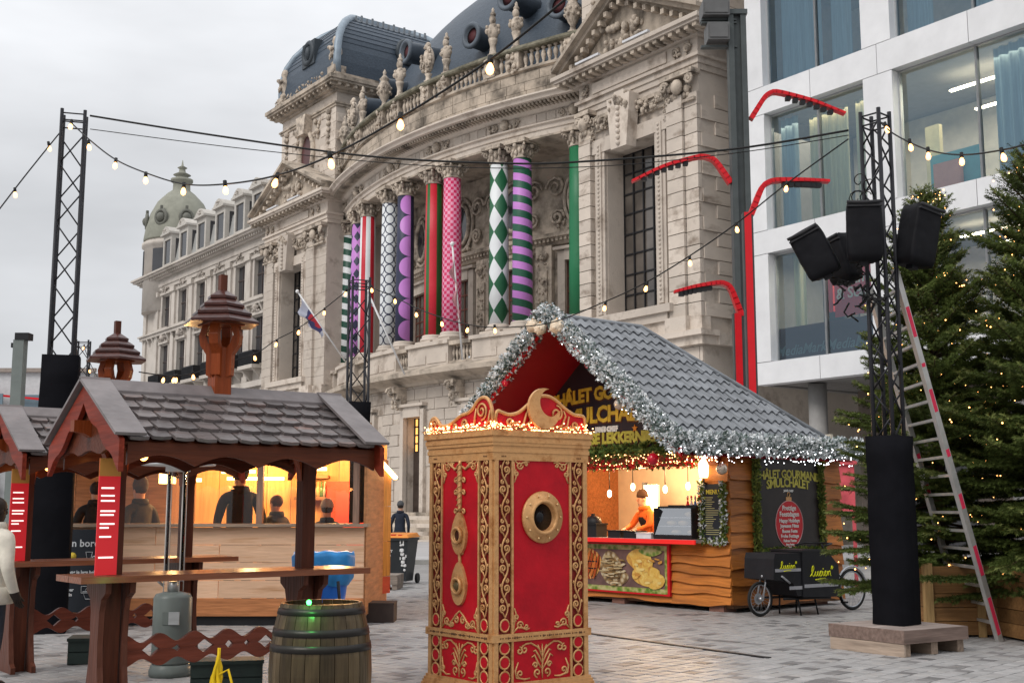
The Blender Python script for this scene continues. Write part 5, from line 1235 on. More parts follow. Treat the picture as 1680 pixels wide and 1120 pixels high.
# wooden platform
PF = thing('wooden_platform', 'grey wooden platform on pallet bearers under the loudspeaker tower', 'platform', (RT.x, RT.y, 0), rad(32.5))
PFW = wood('weathered platform board', (.30,.245,.22), 'x', rough=.65)
for k in range(6): MB().box(-.53, -.53+k*.178, .255, .53, -.53+k*.178+.174, .285).build('deck_board', PFW, PF)
for (x0,y0,x1,y1) in ((-.545,-.545,.545,-.531),(-.545,.531,.545,.545),(-.545,-.531,-.531,.531),(.531,-.531,.545,.531)): MB().box(x0,y0,.14,x1,y1,.283).build('side_board', wood('weathered side board', (.17,.12,.10), 'x'), PF)
for x in (-.51, -.05, .40): MB().box(x, -.5, 0, x+.11, .5, .139).build('bearer', wood('pallet bearer', (.27,.20,.15), 'y'), PF)
MB().box(-.54,-.53,.0,-.513,.53,.135).build('bottom_board', wood('pale pallet board', (.36,.28,.22), 'y'), PF)
# covered loudspeakers
def speaker(label, px, py, Y, w_, h_, d_, rz, tilt, roll=0):
    t = thing('loudspeaker', label, 'loudspeaker', at(px, py, Y)); t.rotation_euler = (rad(tilt), rad(roll), rad(rz))
    b = MB(); n = 7; m = 9; vs = []; fs = []; q = random.Random(int(px))
    # soft fabric box: superellipse sections with sag
    k = 24
    for j in range(m+1):
        v = j/m; z = (v-.5)*h_; sc = 1 - .10*(abs(v-.5)*2)**6 ; 
        for i in range(k):
            a = 2*pi*i/k; cx, sy = cos(a), sin(a); e = .28
            x = w_/2*sc*math.copysign(abs(cx)**e, cx); y = d_/2*sc*math.copysign(abs(sy)**e, sy)
            if sy > 0: x *= .8
            vs.append((x*(1+q.uniform(-.02,.02)), y*(1+q.uniform(-.03,.03)), z+q.uniform(-.006,.006)))
    fs = [(j*k+i, j*k+(i+1) % k, (j+1)*k+(i+1) % k, (j+1)*k+i) for j in range(m) for i in range(k)] + [tuple(range(k-1,-1,-1)), tuple(m*k+i for i in range(k))]
    b.add(vs, fs, 0, True); b.build('fabric_cover', mat('black nylon cover', (.008,.008,.010), .6, var=.3, scale=3, bump=.6, bscale=7, spec=.12), t)
    f = MB(); f.box(-w_/2*.96, -d_/2-.012, h_/2-.075, w_/2*.96, -d_/2+.02, h_/2-.055); f.tube([(-w_*.48,-d_/2-.01,h_/2-.02),(0,-d_/2-.02,h_/2-.03),(w_*.48,-d_/2-.01,h_/2-.02)], .02, 6); f.build('cover_flap', mat('grey black trim', (.03,.03,.033), .6), t)
    br = MB(); br.box(-.03, d_/2-.02, -.05, .03, d_/2+.12, .05); br.build('bracket', TR, t); br = MB(); br.box(-.05, -.05, -h_/2-.05, .05, .05, -h_/2+.02); br.build('foot_plate', TR, t)
speaker('square covered loudspeaker at the front of the truss tower', 1415, 381, 13.72, .42, .70, .36, -6, 2)
speaker('covered loudspeaker tilted to the left on truss tower', 1338, 415, 14.0, .40, .60, .34, -28, 10, -24)
speaker('covered loudspeaker tilted to the right above the ladder', 1504, 388, 14.0, .42, .72, .36, 30, 6, 9)
speaker('covered loudspeaker at the back of the truss tower', 1382, 425, 14.5, .36, .58, .32, -60, 8, -10)
cb = MB(); q = random.Random(6)
for k in range(14):
    p0 = at(1385+q.uniform(0,60), 470+q.uniform(-20,30), 13.9+q.uniform(-.1,.2)); pts = [p0]
    for i in range(6): pts.append(pts[-1] + Vector((q.uniform(-.09,.09), q.uniform(-.05,.05), q.uniform(-.09,.06))))
    cb.tube(pts, .012, 5)
for k in range(5):
    c = at(1416+q.uniform(-8,25), 300+q.uniform(-10,25), 13.9); r = q.uniform(.05,.09); cb.tube([c + Vector((r*cos(a*pi/5), .02*a, r*sin(a*pi/5))) for a in range(11)], .007, 5)
cb.build('cable_bundle', SOCKET, TW, kind='stuff').matrix_parent_inverse = (Matrix.Translation(RT) @ Matrix.Rotation(rad(42), 4, 'Z')).inverted()
# ladder
LD = thing('ladder', 'aluminium ladder with red tape leaning on the truss tower', 'ladder', (0,0,0))
ALU = mat('dull aluminium', (.50,.49,.47), .4, metal=.6, var=.15, scale=5)
Lb = ground_at(1586, 1036); Rb = ground_at(1640, 1052); Lt = at(1438, 465, 14.35); Rtp = at(1468, 442, 14.1)
u = (Rtp - Rb); u2 = (Rb - Lb); Lt = Lb + u
for (a, c) in ((Lb, Lt), (Rb, Rtp)): MB().beam(a, c, .055, .085).build('rail', ALU, LD)
for i in range(1, 20): k = i/20; a = Lb.lerp(Lt, k); c = Rb.lerp(Rtp, k); MB().beam(a, c, .045, .035).build('rung', ALU, LD)
TAPE = mat('red tape', (.62,.03,.08), .5)
for (k0, k1, s) in ((.02,.12,1),(.18,.26,1),(.36,.40,1),(.50,.52,1),(.62,.68,1),(.74,.75,1),(.82,.9,1),(.40,.43,0),(.505,.52,0)):
    a, c = (Rb, Rtp) if s else (Lb, Lt); MB().beam(a.lerp(c, k0), a.lerp(c, k1), .059, .06).build('tape', TAPE, LD)
# ================================================================== red and gold kiosk in the foreground
KX, KY = 1.075, .98
KI = thing('ornate_kiosk', 'tall red box kiosk with gold scrollwork, porthole and crescent moon crest', 'kiosk', (-.038, 11.217, 0), math.atan2(.613, .79))
b = MB(); b.box(-KX/2+.01, -KY/2+.01, 0, KX/2-.01, KY/2-.01, 2.28); b.build('body', MAROON, KI)
def fR(u, z, d): return Vector((-KX/2 + u, -KY/2 - d, z))          # right face, u from the front corner
def fL(u, z, d): return Vector((-KX/2 - d, KY/2 - u, z))           # left face, u from its far left edge to the front corner
def fBk(u, z, d): return Vector((KX/2 - u, KY/2 + d, z))
def fSd(u, z, d): return Vector((KX/2 + d, -KY/2 + u, z))
def fbox(mb, f, u0, u1, z0, z1, d0, d1):
    vs = [f(u, z, d) for d in (d0, d1) for u, z in ((u0,z0),(u1,z0),(u1,z1),(u0,z1))]
    mb.add(vs, [(0,1,2,3),(7,6,5,4),(0,4,5,1),(1,5,6,2),(2,6,7,3),(3,7,4,0)])
def strokes(mb, f, lines, r, d=.008, mir=None):
    for ln in lines:
        n = len(ln); mb.tube([f(u, z, d) for u, z in ln], [r*(.55+.45*min(1, 4*min(i, n-1-i)/n + .3)) for i in range(n)], 6)
def spiral2(cx, cz, r, a0, turns, sgn=1, n=22, rin=.16):
    return [(cx + r*(1-(1-rin)*i/n)*cos(a0+sgn*2*pi*turns*i/n), cz + r*(1-(1-rin)*i/n)*sin(a0+sgn*2*pi*turns*i/n)) for i in range(n+1)]
def vine(u0, u1, z0, z1, n):
    L = []; w_ = u1-u0; uc = (u0+u1)/2; h = (z1-z0)/n; stem = []
    for i in range(n*8+1):
        v = i/8; stem.append((uc + .27*w_*sin(v*pi), z0 + h*v))
    L.append(stem)
    for i in range(n):
        s = -1 if i % 2 == 0 else 1; zc = z0 + h*(i+.5)
        sp = spiral2(uc + s*.16*w_, zc, .29*w_, -pi/2 if True else 0, 1.5, s)
        L.append([(uc - s*.05*w_, zc - h*.48)] + sp); L.append([(uc - s*.25*w_, zc+.05*h), (uc - s*.40*w_, zc+.14*h), (uc - s*.36*w_, zc+.24*h)])
        L.append(spiral2(uc + s*.20*w_, zc + .38*h, .16*w_, pi/2, 1.1, -s, 10))
    return L
def corner_scroll(cu, cz, su, sz, k=1.):
    L = [[(cu, cz - 0*sz), (cu + su*.05*k, cz + sz*.045*k), (cu + su*.10*k, cz + sz*.04*k), (cu + su*.15*k, cz + sz*.02*k), (cu + su*.19*k, cz + sz*.03*k)]]
    L.append(spiral2(cu + su*.075*k, cz + sz*.06*k, .04*k, 0 if su > 0 else pi, 1.3, su*sz)); L.append(spiral2(cu + su*.035*k, cz + sz*.135*k, .032*k, -pi/2*sz, 1.3, -su*sz))
    L.append([(cu + su*.005, cz + sz*.02), (cu + su*.012*k, cz + sz*.10*k), (cu + su*.03*k, cz + sz*.17*k), (cu+su*.01*k, cz+sz*.22*k)]); L.append(spiral2(cu + su*.15*k, cz + sz*.05*k, .022*k, pi, 1.1, su*sz, 10))
    return L
def face(f, W, kind, nm):
    e = .045; s = .145; gp = MB()
    for (a, c) in ((0, e), (W-e, W), (e+s, e+s+.022), (W-e-s-.022, W-e-s)): fbox(gp, f, a, c, .11, 2.05, -.005, .016)
    gp.build('gold_moulding', GOLD, KI)
    rp = MB(); fbox(rp, f, e+s+.022, W-e-s-.022, .53, 2.05, -.005, .004); rp.build('red_panel', KIOSKRED, KI)
    rp = MB(); fbox(rp, f, e+s+.022, W-e-s-.022, .11, .46, -.005, .004); rp.build('lower_panel', KIOSKRED, KI)
    for (a, c) in ((e, e+s), (W-e-s, W-e)):
        v = MB(); strokes(v, f, vine(a+.010, c-.010, .66, 2.03, 8), .0095)
        uc = (a+c)/2
        ringp = [[(uc + .048*cos(2*pi*i/18), .60 + .052*sin(2*pi*i/18)) for i in range(19)]]; strokes(v, f, ringp, .009)
        v.build('scroll_vine', GOLD, KI)
        v = MB()
        for z in (.16, .285, .41): strokes(v, f, [[(uc + .055*cos(2*pi*i/18), z + .052*sin(2*pi*i/18)) for i in range(19)]], .009)
        for z in (.222, .348): v.sphere(f(uc, z, .006), .012, 6, 4)
        v.build('ring_row', GOLD, KI)
        rd = MB()
        for z in (.16, .285, .41, .60): rd.add([f(uc, z, .0125)] + [f(uc + .046*cos(2*pi*i/14), z + .046*sin(2*pi*i/14), .0125) for i in range(14)], [(0, i+1, (i+1) % 14+1) for i in range(14)])
        rd.build('ring_centres', KIOSKRED, KI, kind='stuff')
    a, c = e+s+.024, W-e-s-.024; uc = W/2
    for (cu, su) in ((a, 1), (c, -1)):
        o = MB(); strokes(o, f, corner_scroll(cu, .535, su, 1, .95), .0095); o.build('corner_scroll', GOLD, KI)
        o = MB(); strokes(o, f, corner_scroll(cu, 2.045, su, -1, .95), .0095); o.build('corner_scroll', GOLD, KI)
    # lower panel: a small scrolled tree
    o = MB(); L = [[(uc, .125), (uc, .2), (uc+.004, .3), (uc, .42)]]; hw_ = (c-a)/2
    for s_ in (-1, 1):
        L += [[(uc, .2), (uc+s_*.05, .26), (uc+s_*.09, .33), (uc+s_*.12, .31)], [(uc, .25), (uc+s_*.04, .32), (uc+s_*.08, .37), (uc+s_*.10, .36)], [(uc, .3), (uc+s_*.03, .37), (uc+s_*.05, .415)]]
        L += [[(uc, .34), (uc+s_*.06, .40), (uc+s_*.13, .435), (uc+s_*.19, .43), (uc+s_*.235, .40)]]
        L += [spiral2(uc+s_*.20, .385, .04, pi/2, 1.2, -s_), spiral2(uc+s_*.255, .375, .035, pi/2, 1.2, s_), spiral2(uc+s_*.055, .175, .04, -pi/2, 1.2, s_), spiral2(uc+s_*.08, .24, .028, 0 if s_ > 0 else pi, 1.2, s_)]
        L += [[(uc+s_*.27, .28), (uc+s_*(hw_-.02), .21), (uc+s_*(hw_-.03), .15), (uc+s_*.2, .13), (uc+s_*.14, .135)]]; L += [spiral2(uc+s_*.25, .18, .035, -pi/2, 1.2, s_)]
    strokes(o, f, L, .009); o.build('tree_scroll', GOLD, KI)
    if kind == 'porthole':
        M = Matrix.Translation(f(uc, 1.53, 0)); n_ = (f(0,0,1)-f(0,0,0)); rotm = n_.to_track_quat('Z', 'Y').to_matrix().to_4x4(); M = M @ rotm
        p = MB(); p.lathe([(.225,0),(.232,.02),(.225,.035),(.16,.04),(.155,.06),(.135,.065),(.125,.05),(.12,-.02)], 40, M=M); po = p.build('porthole_ring', GOLD, KI)
        q = MB().lathe([(.121,.004),(.001,.006)], 32, M=M); q.build('porthole_glass', mat('black porthole glass', (.008,.008,.01), .06), po)
        bo = MB()
        for i in range(10): a_ = 2*pi*i/10; bo.sphere(M @ Vector((.195*cos(a_), .195*sin(a_), .04)), .011, 6, 4)
        bo.build('rivets', mat('bright gold', (.75,.5,.25), .3, metal=.6), po)
    else:
        # hanging ornament: two lens shaped plates with eyepieces on a twisted stem
        o = MB(); strokes(o, f, [[(uc, 2.04-.02*i) for i in range(24)]], .024, .012)
        for i in range(9): z = 1.98 - i*.05; strokes(o, f, [[(uc-.03, z), (uc, z+.02), (uc+.03, z+.035)]], .009, .03)
        for z in (1.86, 1.75, 1.58):
            strokes(o, f, [spiral2(uc-.06, z, .028, 0, 1.2, 1), spiral2(uc+.06, z, .028, pi, 1.2, -1)], .009, .015)
        strokes(o, f, [[(uc, 2.0), (uc-.08, 1.96), (uc-.15, 2.0), (uc-.2, 2.03)], [(uc, 2.0), (uc+.08, 1.96), (uc+.15, 2.0), (uc+.2, 2.03)]], .012, .01)
        strokes(o, f, [[(uc, 1.24), (uc, 1.2), (uc+.01, 1.13), (uc, 1.1)]], .016, .014)
        for s_ in (-1, 1): strokes(o, f, [spiral2(uc+s_*.035, 1.215, .022, pi/2, 1.1, s_, 10), spiral2(uc+s_*.05, .62, .035, pi/2, 1.2, s_), spiral2(uc+s_*.11, .58, .03, pi/2, 1.2, -s_), [(uc, .7), (uc+s_*.06, .66), (uc+s_*.12, .6), (uc+s_*.2, .56)]], .010)
        o.build('hanging_ornament', GOLD, KI, kind='stuff')
        for zc_ in (1.385, .94):
            pl = [(.115*sin(i/12*pi)**1.0 * (1 if True else 1), .19*cos(i/12*pi)) for i in range(13)]
            poly = [(uc + (x if z < 0 else x*(1-.35*z/.19)), zc_+z*1.0) for x, z in pl] + [(uc - (x if z < 0 else x*(1-.35*z/.19)), zc_+z*1.0) for x, z in pl[::-1]]
            p = MB(); k = len(poly); p.add([f(u, z, .004) for u, z in poly] + [f(u, z, .03) for u, z in poly], [tuple(range(k, 2*k))] + [(i, (i+1) % k, k+(i+1) % k, k+i) for i in range(k)]); po = p.build('lens_plate', GOLD, KI)
            M = Matrix.Translation(f(uc, zc_-.02, .03)) @ (f(0,0,1)-f(0,0,0)).to_track_quat('Z', 'Y').to_matrix().to_4x4()
            e_ = MB().lathe([(.075,0),(.078,.03),(.06,.035),(.055,.02),(.05,.0)], 24, M=M); e_.build('eyepiece_ring', GOLD, po)
            e_ = MB().lathe([(.051,.004),(.03,.03 if zc_ < 1 else .006),(.001,.03 if zc_ < 1 else .006)], 24, M=M); e_.build('eyepiece', mat('olive lens', (.10,.07,.03), .2) if zc_ < 1 else mat('dark brown lens', (.05,.015,.012), .12), po)
face(fR, KX, 'porthole', 'r'); face(fL, KY, 'lens', 'l'); face(fBk, KX, 'porthole', 'b'); face(fSd, KY, 'lens', 's')
for (p, z0, z1) in ((.018,2.03,2.10),(.026,2.10,2.135),(.020,2.135,2.16),(.032,2.16,2.19),(.040,2.19,2.225),(.034,2.225,2.245),(.050,2.245,2.30)):
    b = MB(); b.box(-KX/2-p, -KY/2-p, z0, KX/2+p, KY/2+p, z1); b.build('cornice_step', GOLD, KI)
b = MB(); b.box(-KX/2-.028, -KY/2-.028, .462, KX/2+.028, KY/2+.028, .528); b.build('middle_band', GOLD, KI)
dd = MB(); q = random.Random(9)
for f, W in ((fR, KX), (fL, KY)):
    i = .06
    while i < W-.05: dd.sphere(f(i, .495, .03), .007 if q.random() < .7 else .011, 5, 4); i += q.uniform(.018, .035)
    for u in (.08, .1, .12, W-.12, W-.1, W-.08): dd.sphere(f(u, 2.065, .019), .007, 5, 4)
dd.build('band_hole_dots', mat('dark hole dots', (.10,.045,.02), .6), KI, kind='stuff')  # dark raised dots paint in the shaded holes of the band
for (p, z0, z1) in ((.055,0,.035),(.045,.035,.06),(.036,.06,.085),(.024,.085,.11)):
    b = MB(); b.box(-KX/2-p, -KY/2-p, z0, KX/2+p, KY/2+p, z1); b.build('base_step', GOLD, KI)
# crest boards
def crest(f, W, pts, inner):
    z0 = 2.30; P = []
    for i in range(len(pts)-1):                        # Catmull-Rom through the outline
        p0 = pts[max(i-1,0)]; p1 = pts[i]; p2 = pts[i+1]; p3 = pts[min(i+2,len(pts)-1)]
        for k in range(5):
            t_ = k/5; P.append(tuple(.5*((2*p1[j]) + (-p0[j]+p2[j])*t_ + (2*p0[j]-5*p1[j]+4*p2[j]-p3[j])*t_**2 + (-p0[j]+3*p1[j]-3*p2[j]+p3[j])*t_**3) for j in (0,1)))
    P.append(pts[-1]); P = [(u*W, z0+z) for u, z in P]; poly = [(P[0][0], z0)] + P + [(P[-1][0], z0)]; k = len(poly)
    b = MB(); b.add([f(u, z, .01) for u, z in poly] + [f(u, z, -.015) for u, z in poly], [tuple(range(k)), tuple(range(2*k-1, k-1, -1))] + [(i, (i+1) % k, k+(i+1) % k, k+i) for i in range(k)]); co = b.build('crest_board', KIOSKRED, KI)
    g = MB(); g.tube([f(u, z, .012) for u, z in P], .017, 7); strokes(g, f, inner, .011, .018); g.build('crest_scroll', GOLD, co)
W = KX
crest(fR, KX, [(.02,.02),(.01,.10),(.03,.16),(.08,.15),(.16,.135),(.26,.165),(.36,.24),(.47,.31),(.55,.325),(.64,.30),(.76,.22),(.86,.17),(.97,.155),(.985,.08),(.985,.0)],
      [[(.13*W+.0,2.32),(.17*W,2.37),(.24*W,2.37)], spiral2(.15*W,2.365,.045,-pi/2,1.4,1), [(.22*W,2.32),(.30*W,2.36),(.33*W,2.45),(.37*W,2.52)], [(.28*W,2.32),(.37*W,2.38),(.42*W,2.5),(.45*W,2.58)], spiral2(.66*W,2.47,.075,pi/2,1.5,-1), [(.6*W,2.34),(.72*W,2.36),(.76*W,2.45),(.74*W,2.5)], [(.66*W,2.32),(.78*W,2.36),(.8*W,2.45)], spiral2(.86*W,2.365,.05,pi,1.5,1), [(.72*W,2.31),(.82*W,2.34),(.9*W,2.38)]])
W = KY
crest(fL, KY, [(.0,.02),(.0,.09),(.03,.14),(.08,.15),(.13,.12),(.18,.075),(.3,.07),(.42,.11),(.52,.15),(.62,.165),(.7,.20),(.77,.26),(.85,.29),(.93,.27),(.985,.19),(1.,.08),(1.,0)],
      [spiral2(.07*W,2.385,.055,0,1.5,1), spiral2(.84*W,2.47,.085,-pi/2,1.7,1), [(.72*W,2.31),(.74*W,2.42),(.76*W,2.5)], spiral2(.58*W,2.37,.05,-pi/2,1.4,-1), spiral2(.42*W,2.35,.035,-pi/2,1.3,1), [(.9*W,2.31),(.95*W,2.38),(.97*W,2.47)]])
mo_ = MB(); mc = Vector((.49*KX, 2.30+.205)); R1 = .185; a0, a1 = rad(74), rad(356); outer = [(mc.x+R1*cos(a0+(a1-a0)*i/26), mc.y+R1*sin(a0+(a1-a0)*i/26)) for i in range(27)]
ic = mc + Vector((.068,.062)); 
inner = []
v0 = Vector(outer[-1])-ic; v1 = Vector(outer[0])-ic; b0 = math.atan2(v0.y, v0.x) % (2*pi); b1 = math.atan2(v1.y, v1.x) % (2*pi)
for i in range(1, 24): a_ = b0+(b1-b0)*i/24; rr = v0.length+(v1.length-v0.length)*i/24; inner.append((ic.x+rr*cos(a_), ic.y+rr*sin(a_)))
poly = outer + inner; k = len(poly); mo_.add([fR(u, z, .075) for u, z in poly] + [fR(u, z, .045) for u, z in poly], [tuple(range(k)), tuple(range(2*k-1, k-1, -1))] + [(i, (i+1) % k, k+(i+1) % k, k+i) for i in range(k)]); mo_.build('crescent_moon', GOLD, KI)
b = MB(); b.box(-KX/2+.05, -KY/2+.05, 2.28, KX/2-.05, KY/2-.05, 2.33); b.build('roof_board', MAROON, KI)
fl_ = MB(); wr = MB(); q = random.Random(12)
Mk = KI.matrix_basis.copy() if False else Matrix.Translation(KI.location) @ Matrix.Rotation(KI.rotation_euler[2], 4, 'Z')
for f, W in ((fR, KX), (fL, KY)):
    prev = None
    for i in range(175):
        u = q.uniform(-.06, W+.06); p = f(u, 2.30 + abs(q.gauss(.012,.03)), q.uniform(.01,.06)); fl_.sphere(Mk @ p, q.uniform(.0055,.0085), 5, 4)
    for j in range(6): wr.tube([Mk @ f(-.05+(W+.1)*i/30, 2.305+.02*abs(sin(i*1.1+j*2)), .05+.03*sin(i*.9+j)) for i in range(31)], .003, 4)
FL = thing('fairy_light_string', 'tangle of warm fairy lights along the top of the red kiosk', 'fairy lights'); fl_.build('lights', FAIRY, FL, kind='stuff'); wr.build('wire', mat('copper wire', (.3,.13,.05), .4), FL)
ld = bpy.data.lights.new('fairy_glow', 'POINT'); ld.energy = .7; ld.color = (1,.55,.25); ld.shadow_soft_size = .2
for uu in (.3, .75):
    for f, W in ((fR, KX), (fL, KY)): lo = bpy.data.objects.new('fairy_glow', ld); COL.objects.link(lo); lo.location = Mk @ f(uu*W, 2.42, .12)

# ================================================================== gourmet chalet
CK = Vector((3.42, 18.94, 0)); CR = math.atan2(-.771, .637); CM = Matrix.Translation(CK) @ Matrix.Rotation(CR, 4, 'Z')
CH_ = thing('food_chalet', 'wooden food chalet with grey tiled roof, lit serving hatch and frosted garlands', 'chalet', CK, CR)
EZ, RZ, EX, AX_, YF, YB = 2.5, 4.88, .3, -2.7, -1.4, 2.95
HIPY = .85
def rz_at(x): return RZ - (RZ-EZ)*abs(x-AX_)/(EX-AX_)
CB = wood('amber live edge board', (.42,.145,.03), 'x', rough=.42, var=.4, rv=.28, dark=(.16,.05,.015), coat=.1)
CBY = wood('amber live edge side board', (.42,.145,.03), 'y', rough=.42, var=.4, rv=.28, dark=(.16,.05,.015), coat=.1)
def live_board(x0, x1, z0, z1, plane, name='wall_board'):
    """horizontal board with a wavy lower edge, leaning over the one below"""
    n = 14; q = rnd.random()*9; lo = []; b = MB(); vs = []
    for i in range(n+1):
        u = x0+(x1-x0)*i/n; wv = .018*sin(u*3.1+q)+.012*sin(u*7.7+q*2)
        for (d, z) in ((-.005, z1+.03), (-.012, z1+.03), (-.062, z0+wv), (-.01, z0+wv)): vs.append((u, d, z) if plane == 'f' else (-d, u, z))
    fs = [(i*4+j, i*4+(j+1) % 4, (i+1)*4+(j+1) % 4, (i+1)*4+j) for i in range(n) for j in range(4)] + [(0,1,2,3), (n*4+3,n*4+2,n*4+1,n*4)]
    b.add(vs, fs); b.build(name, CB if plane == 'f' else CBY, CH_)
# shell
b = MB(); b.box(-5.4,.0,.10,-.0,.06,1.06); b.box(-.5,.0,1.06,0,.06,2.6); b.box(-5.4,0,1.06,-5.1,.06,2.6); b.box(-.06,.061,.10,0,2.9,2.68); b.box(-5.4,.061,.10,-5.34,2.9,2.68)
b.build('wall_core', wood('chalet core', (.25,.10,.04), 'x'), CH_)
b = MB(); b.box(-5.34,2.84,.1,-.06,2.9,2.9); b.build('back_wall', mat('cream wall', (.62,.55,.44), .8), CH_)
b = MB(); b.box(-5.4,.06,.06,0,2.9,.10); b.build('floor', PLNKD, CH_)
for (x, y) in ((-.3,.1),(-2.5,.1),(-5.2,.1),(-.3,2.5),(-5.2,2.5)): MB().box(x-.15, y-.1, 0, x+.15, y+.2, .1).build('footing_brick', mat('red brown brick', (.22,.11,.085), .8, var=.3), CH_)
zs = [.10,.26,.42,.58,.72,.88,1.02]
for i in range(6): live_board(-1.22, 0.04, zs[i], zs[i+1], 'f')
live_board(-5.4, -1.2, .1, .24, 'f')
zs = [.10,.40,.66,.98,1.24,1.52,1.78,2.06,2.34,2.62]
for i in range(9): live_board(-.02, 2.92, zs[i], zs[i+1], 's')
for i in range(3): live_board(-.5, .04, [1.08,1.55,2.02][i], [1.55,2.02,2.5][i], 'f')
# counter with red edge, food poster
b = MB(); b.box(-5.4,-.28,1.07,-.45,.35,1.12); b.build('counter_top', mat('grey counter', (.30,.28,.27), .4), CH_)
b = MB(); b.box(-5.4,-.31,1.045,-.45,-.281,1.115); b.build('counter_edge', emit('red glowing edge', (.75,.015,.012), .35), CH_)
MF = MB(); MF.box(-4.6,-.10,.19,-1.2,-.05,1.03); fo_ = MF.build('poster_frame', REDPAINT, CH_)
def food(name, kind, c1, c2, c3):
    m, t, b = principled(name); L = t.links.new; tc = N(t, 'ShaderNodeTexCoord')
    if kind == 'wave': n = N(t, 'ShaderNodeTexWave', inp={'Scale': 3.2, 'Distortion': 6., 'Detail': 2, 'Detail Scale': 2})
    elif kind == 'vor': n = N(t, 'ShaderNodeTexVoronoi', inp={'Scale': 11.})
    else: n = N(t, 'ShaderNodeTexNoise', inp={'Scale': 7., 'Detail': 5, 'Distortion': 1.5})
    L(tc.outputs['Object'], n.inputs['Vector']); cr = N(t, 'ShaderNodeValToRGB'); e = cr.color_ramp.elements
    e[0].position = .25; e[0].color = (*c1, 1); e[1].position = .75; e[1].color = (*c3, 1); x = e.new(.5); x.color = (*c2, 1)
    L(n.outputs[0], cr.inputs[0]); L(cr.outputs[0], b.inputs['Base Color']); b.inputs['Roughness'].default_value = .35; return m
MEAT = food('grilled sausage print', 'wave', (.30,.04,.01), (.55,.16,.03), (.65,.35,.10)); SHRED = food('pulled meat print', 'vor', (.55,.46,.30), (.30,.19,.08), (.10,.06,.03)); POT = food('potato print', 'noise', (.45,.16,.03), (.68,.42,.08), (.78,.60,.20)); HERB = food('herb print', 'vor', (.10,.20,.02), (.30,.34,.08), (.50,.45,.20))
b = MB(); b.box(-4.55,-.104,.22,-1.25,-.1005,1.0); b.build('poster_print', HERB, fo_)
def blob(cx, cz, rx, rz_, y, n=20, wob=.12, seed=0, sk=0):
    q = random.Random(seed); ph = [q.uniform(0,6) for _ in range(3)]
    return [(cx + rx*(1+wob*sin(2*a+ph[0])+wob*.6*sin(3*a+ph[1]))*cos(a) + sk*sin(a), cz + rz_*(1+wob*sin(2*a+ph[2]))*sin(a)) for a in [2*pi*i/n for i in range(n)]]
def flat(poly, y, m, nm): 
    b = MB(); k = len(poly); b.add([(x, y, min(.985, max(.235, z))) for x, z in poly] + [(x, y+.002, min(.985, max(.235, z))) for x, z in poly], [tuple(range(k))] + [(i, (i+1) % k, k+(i+1) % k, k+i) for i in range(k)]); b.build(nm, m, fo_)
flat([(-4.5,.3),(-1.3,.3),(-1.3,.92),(-4.5,.92)], -.106, mat('dark poster ground', (.16,.09,.08), .4, var=.4, scale=4), 'poster_ground')
for (cx, cz, rx, rz_, m, sd) in [(-3.1,.66,.30,.24,MEAT,1),(-3.75,.6,.32,.28,POT,2),(-2.55,.62,.24,.30,SHRED,3),(-2.45,.45,.28,.16,SHRED,4),(-1.85,.76,.32,.17,POT,5),(-1.7,.50,.36,.18,POT,6),(-1.5,.42,.2,.14,POT,8),(-1.62,.9,.24,.07,HERB,7)]:
    flat(blob(cx, cz, rx, rz_, 0, seed=sd), -.108-.0022*sd, m, 'food_print')
q = random.Random(17)
SH2 = [mat('shred tone %d' % i, c, .4) for i, c in enumerate([(.50,.38,.20),(.30,.18,.07),(.14,.08,.03),(.62,.52,.34)])]
for i in range(46):
    flat(blob(-2.52+q.gauss(0,.13), .58+q.gauss(0,.13), q.uniform(.05,.10), q.uniform(.012,.022), 0, 10, .2, i, q.uniform(-.05,.05)), -.126-.0004*i, SH2[i % 4], 'meat_print')
for i in range(6):
    cx = -3.28+i*.075; flat(blob(cx, .66+.05*sin(i), .035, .2, 0, 14, .1, i, .07), -.128-.001*i, mat('sausage tone %d' % (i % 2), [(.55,.15,.03),(.38,.07,.015)][i % 2], .3), 'sausage_print')
    flat(blob(cx+.01, .70, .03, .012, 0, 8, .1, i), -.136, IRON, 'grill_mark'); flat(blob(cx-.02, .58, .03, .012, 0, 8, .1, i+9), -.136, IRON, 'grill_mark')
for i in range(16):
    flat(blob(q.uniform(-2.1,-1.35), q.uniform(.36,.86), q.uniform(.03,.07), q.uniform(.015,.03), 0, 9, .2, i+40, q.uniform(-.03,.03)), -.128-.0004*i, mat('potato tone %d' % (i % 3), [(.75,.58,.22),(.50,.24,.05),(.66,.40,.10)][i % 3], .35), 'potato_print')
# sign board in the gable
def gx(x, z): return x
b = MB(); b.prism([(-5.3,2.62),(-.1,2.62),(-.1,2.72),(-2.7,4.78),(-5.3,2.72)], -.03, .03); go_ = b.build('gable_sign', mat('dark purple sign', (.022,.014,.02), .45, var=.3, scale=3), CH_)
GT = mat('golden lettering', (.62,.40,.04), .4, var=.3, scale=6); GT2 = mat('olive gold lettering', (.45,.40,.06), .4, var=.3, scale=8); PTX = mat('white sign lettering', (.75,.74,.7), .5)
for (tx, z, sz, m, ar, sp) in (('CHÂLET GOURMAND', 3.52, .33, GT, .12, .92), ('SMULCHALET', 3.20, .40, GT, .06, .95), ("JAN'S CHEF", 2.995, .11, PTX, 0, 1), ('WINTERSE LEKKERNIJEN', 2.80, .26, GT2, .03, .92)):
    o = put('sign_lettering', text_mesh(tx, sz, m, .008, bold=.014, arch=ar, space=sp), go_); o.location = (-2.7, -.04, z)
    if sz > .2: o = put('letter_shadow', text_mesh(tx, sz, mat('brown letter edge', (.10,.03,.01), .5), .004, bold=.030, arch=ar, space=sp), go_); o.location = (-2.7, -.034, z-.012)
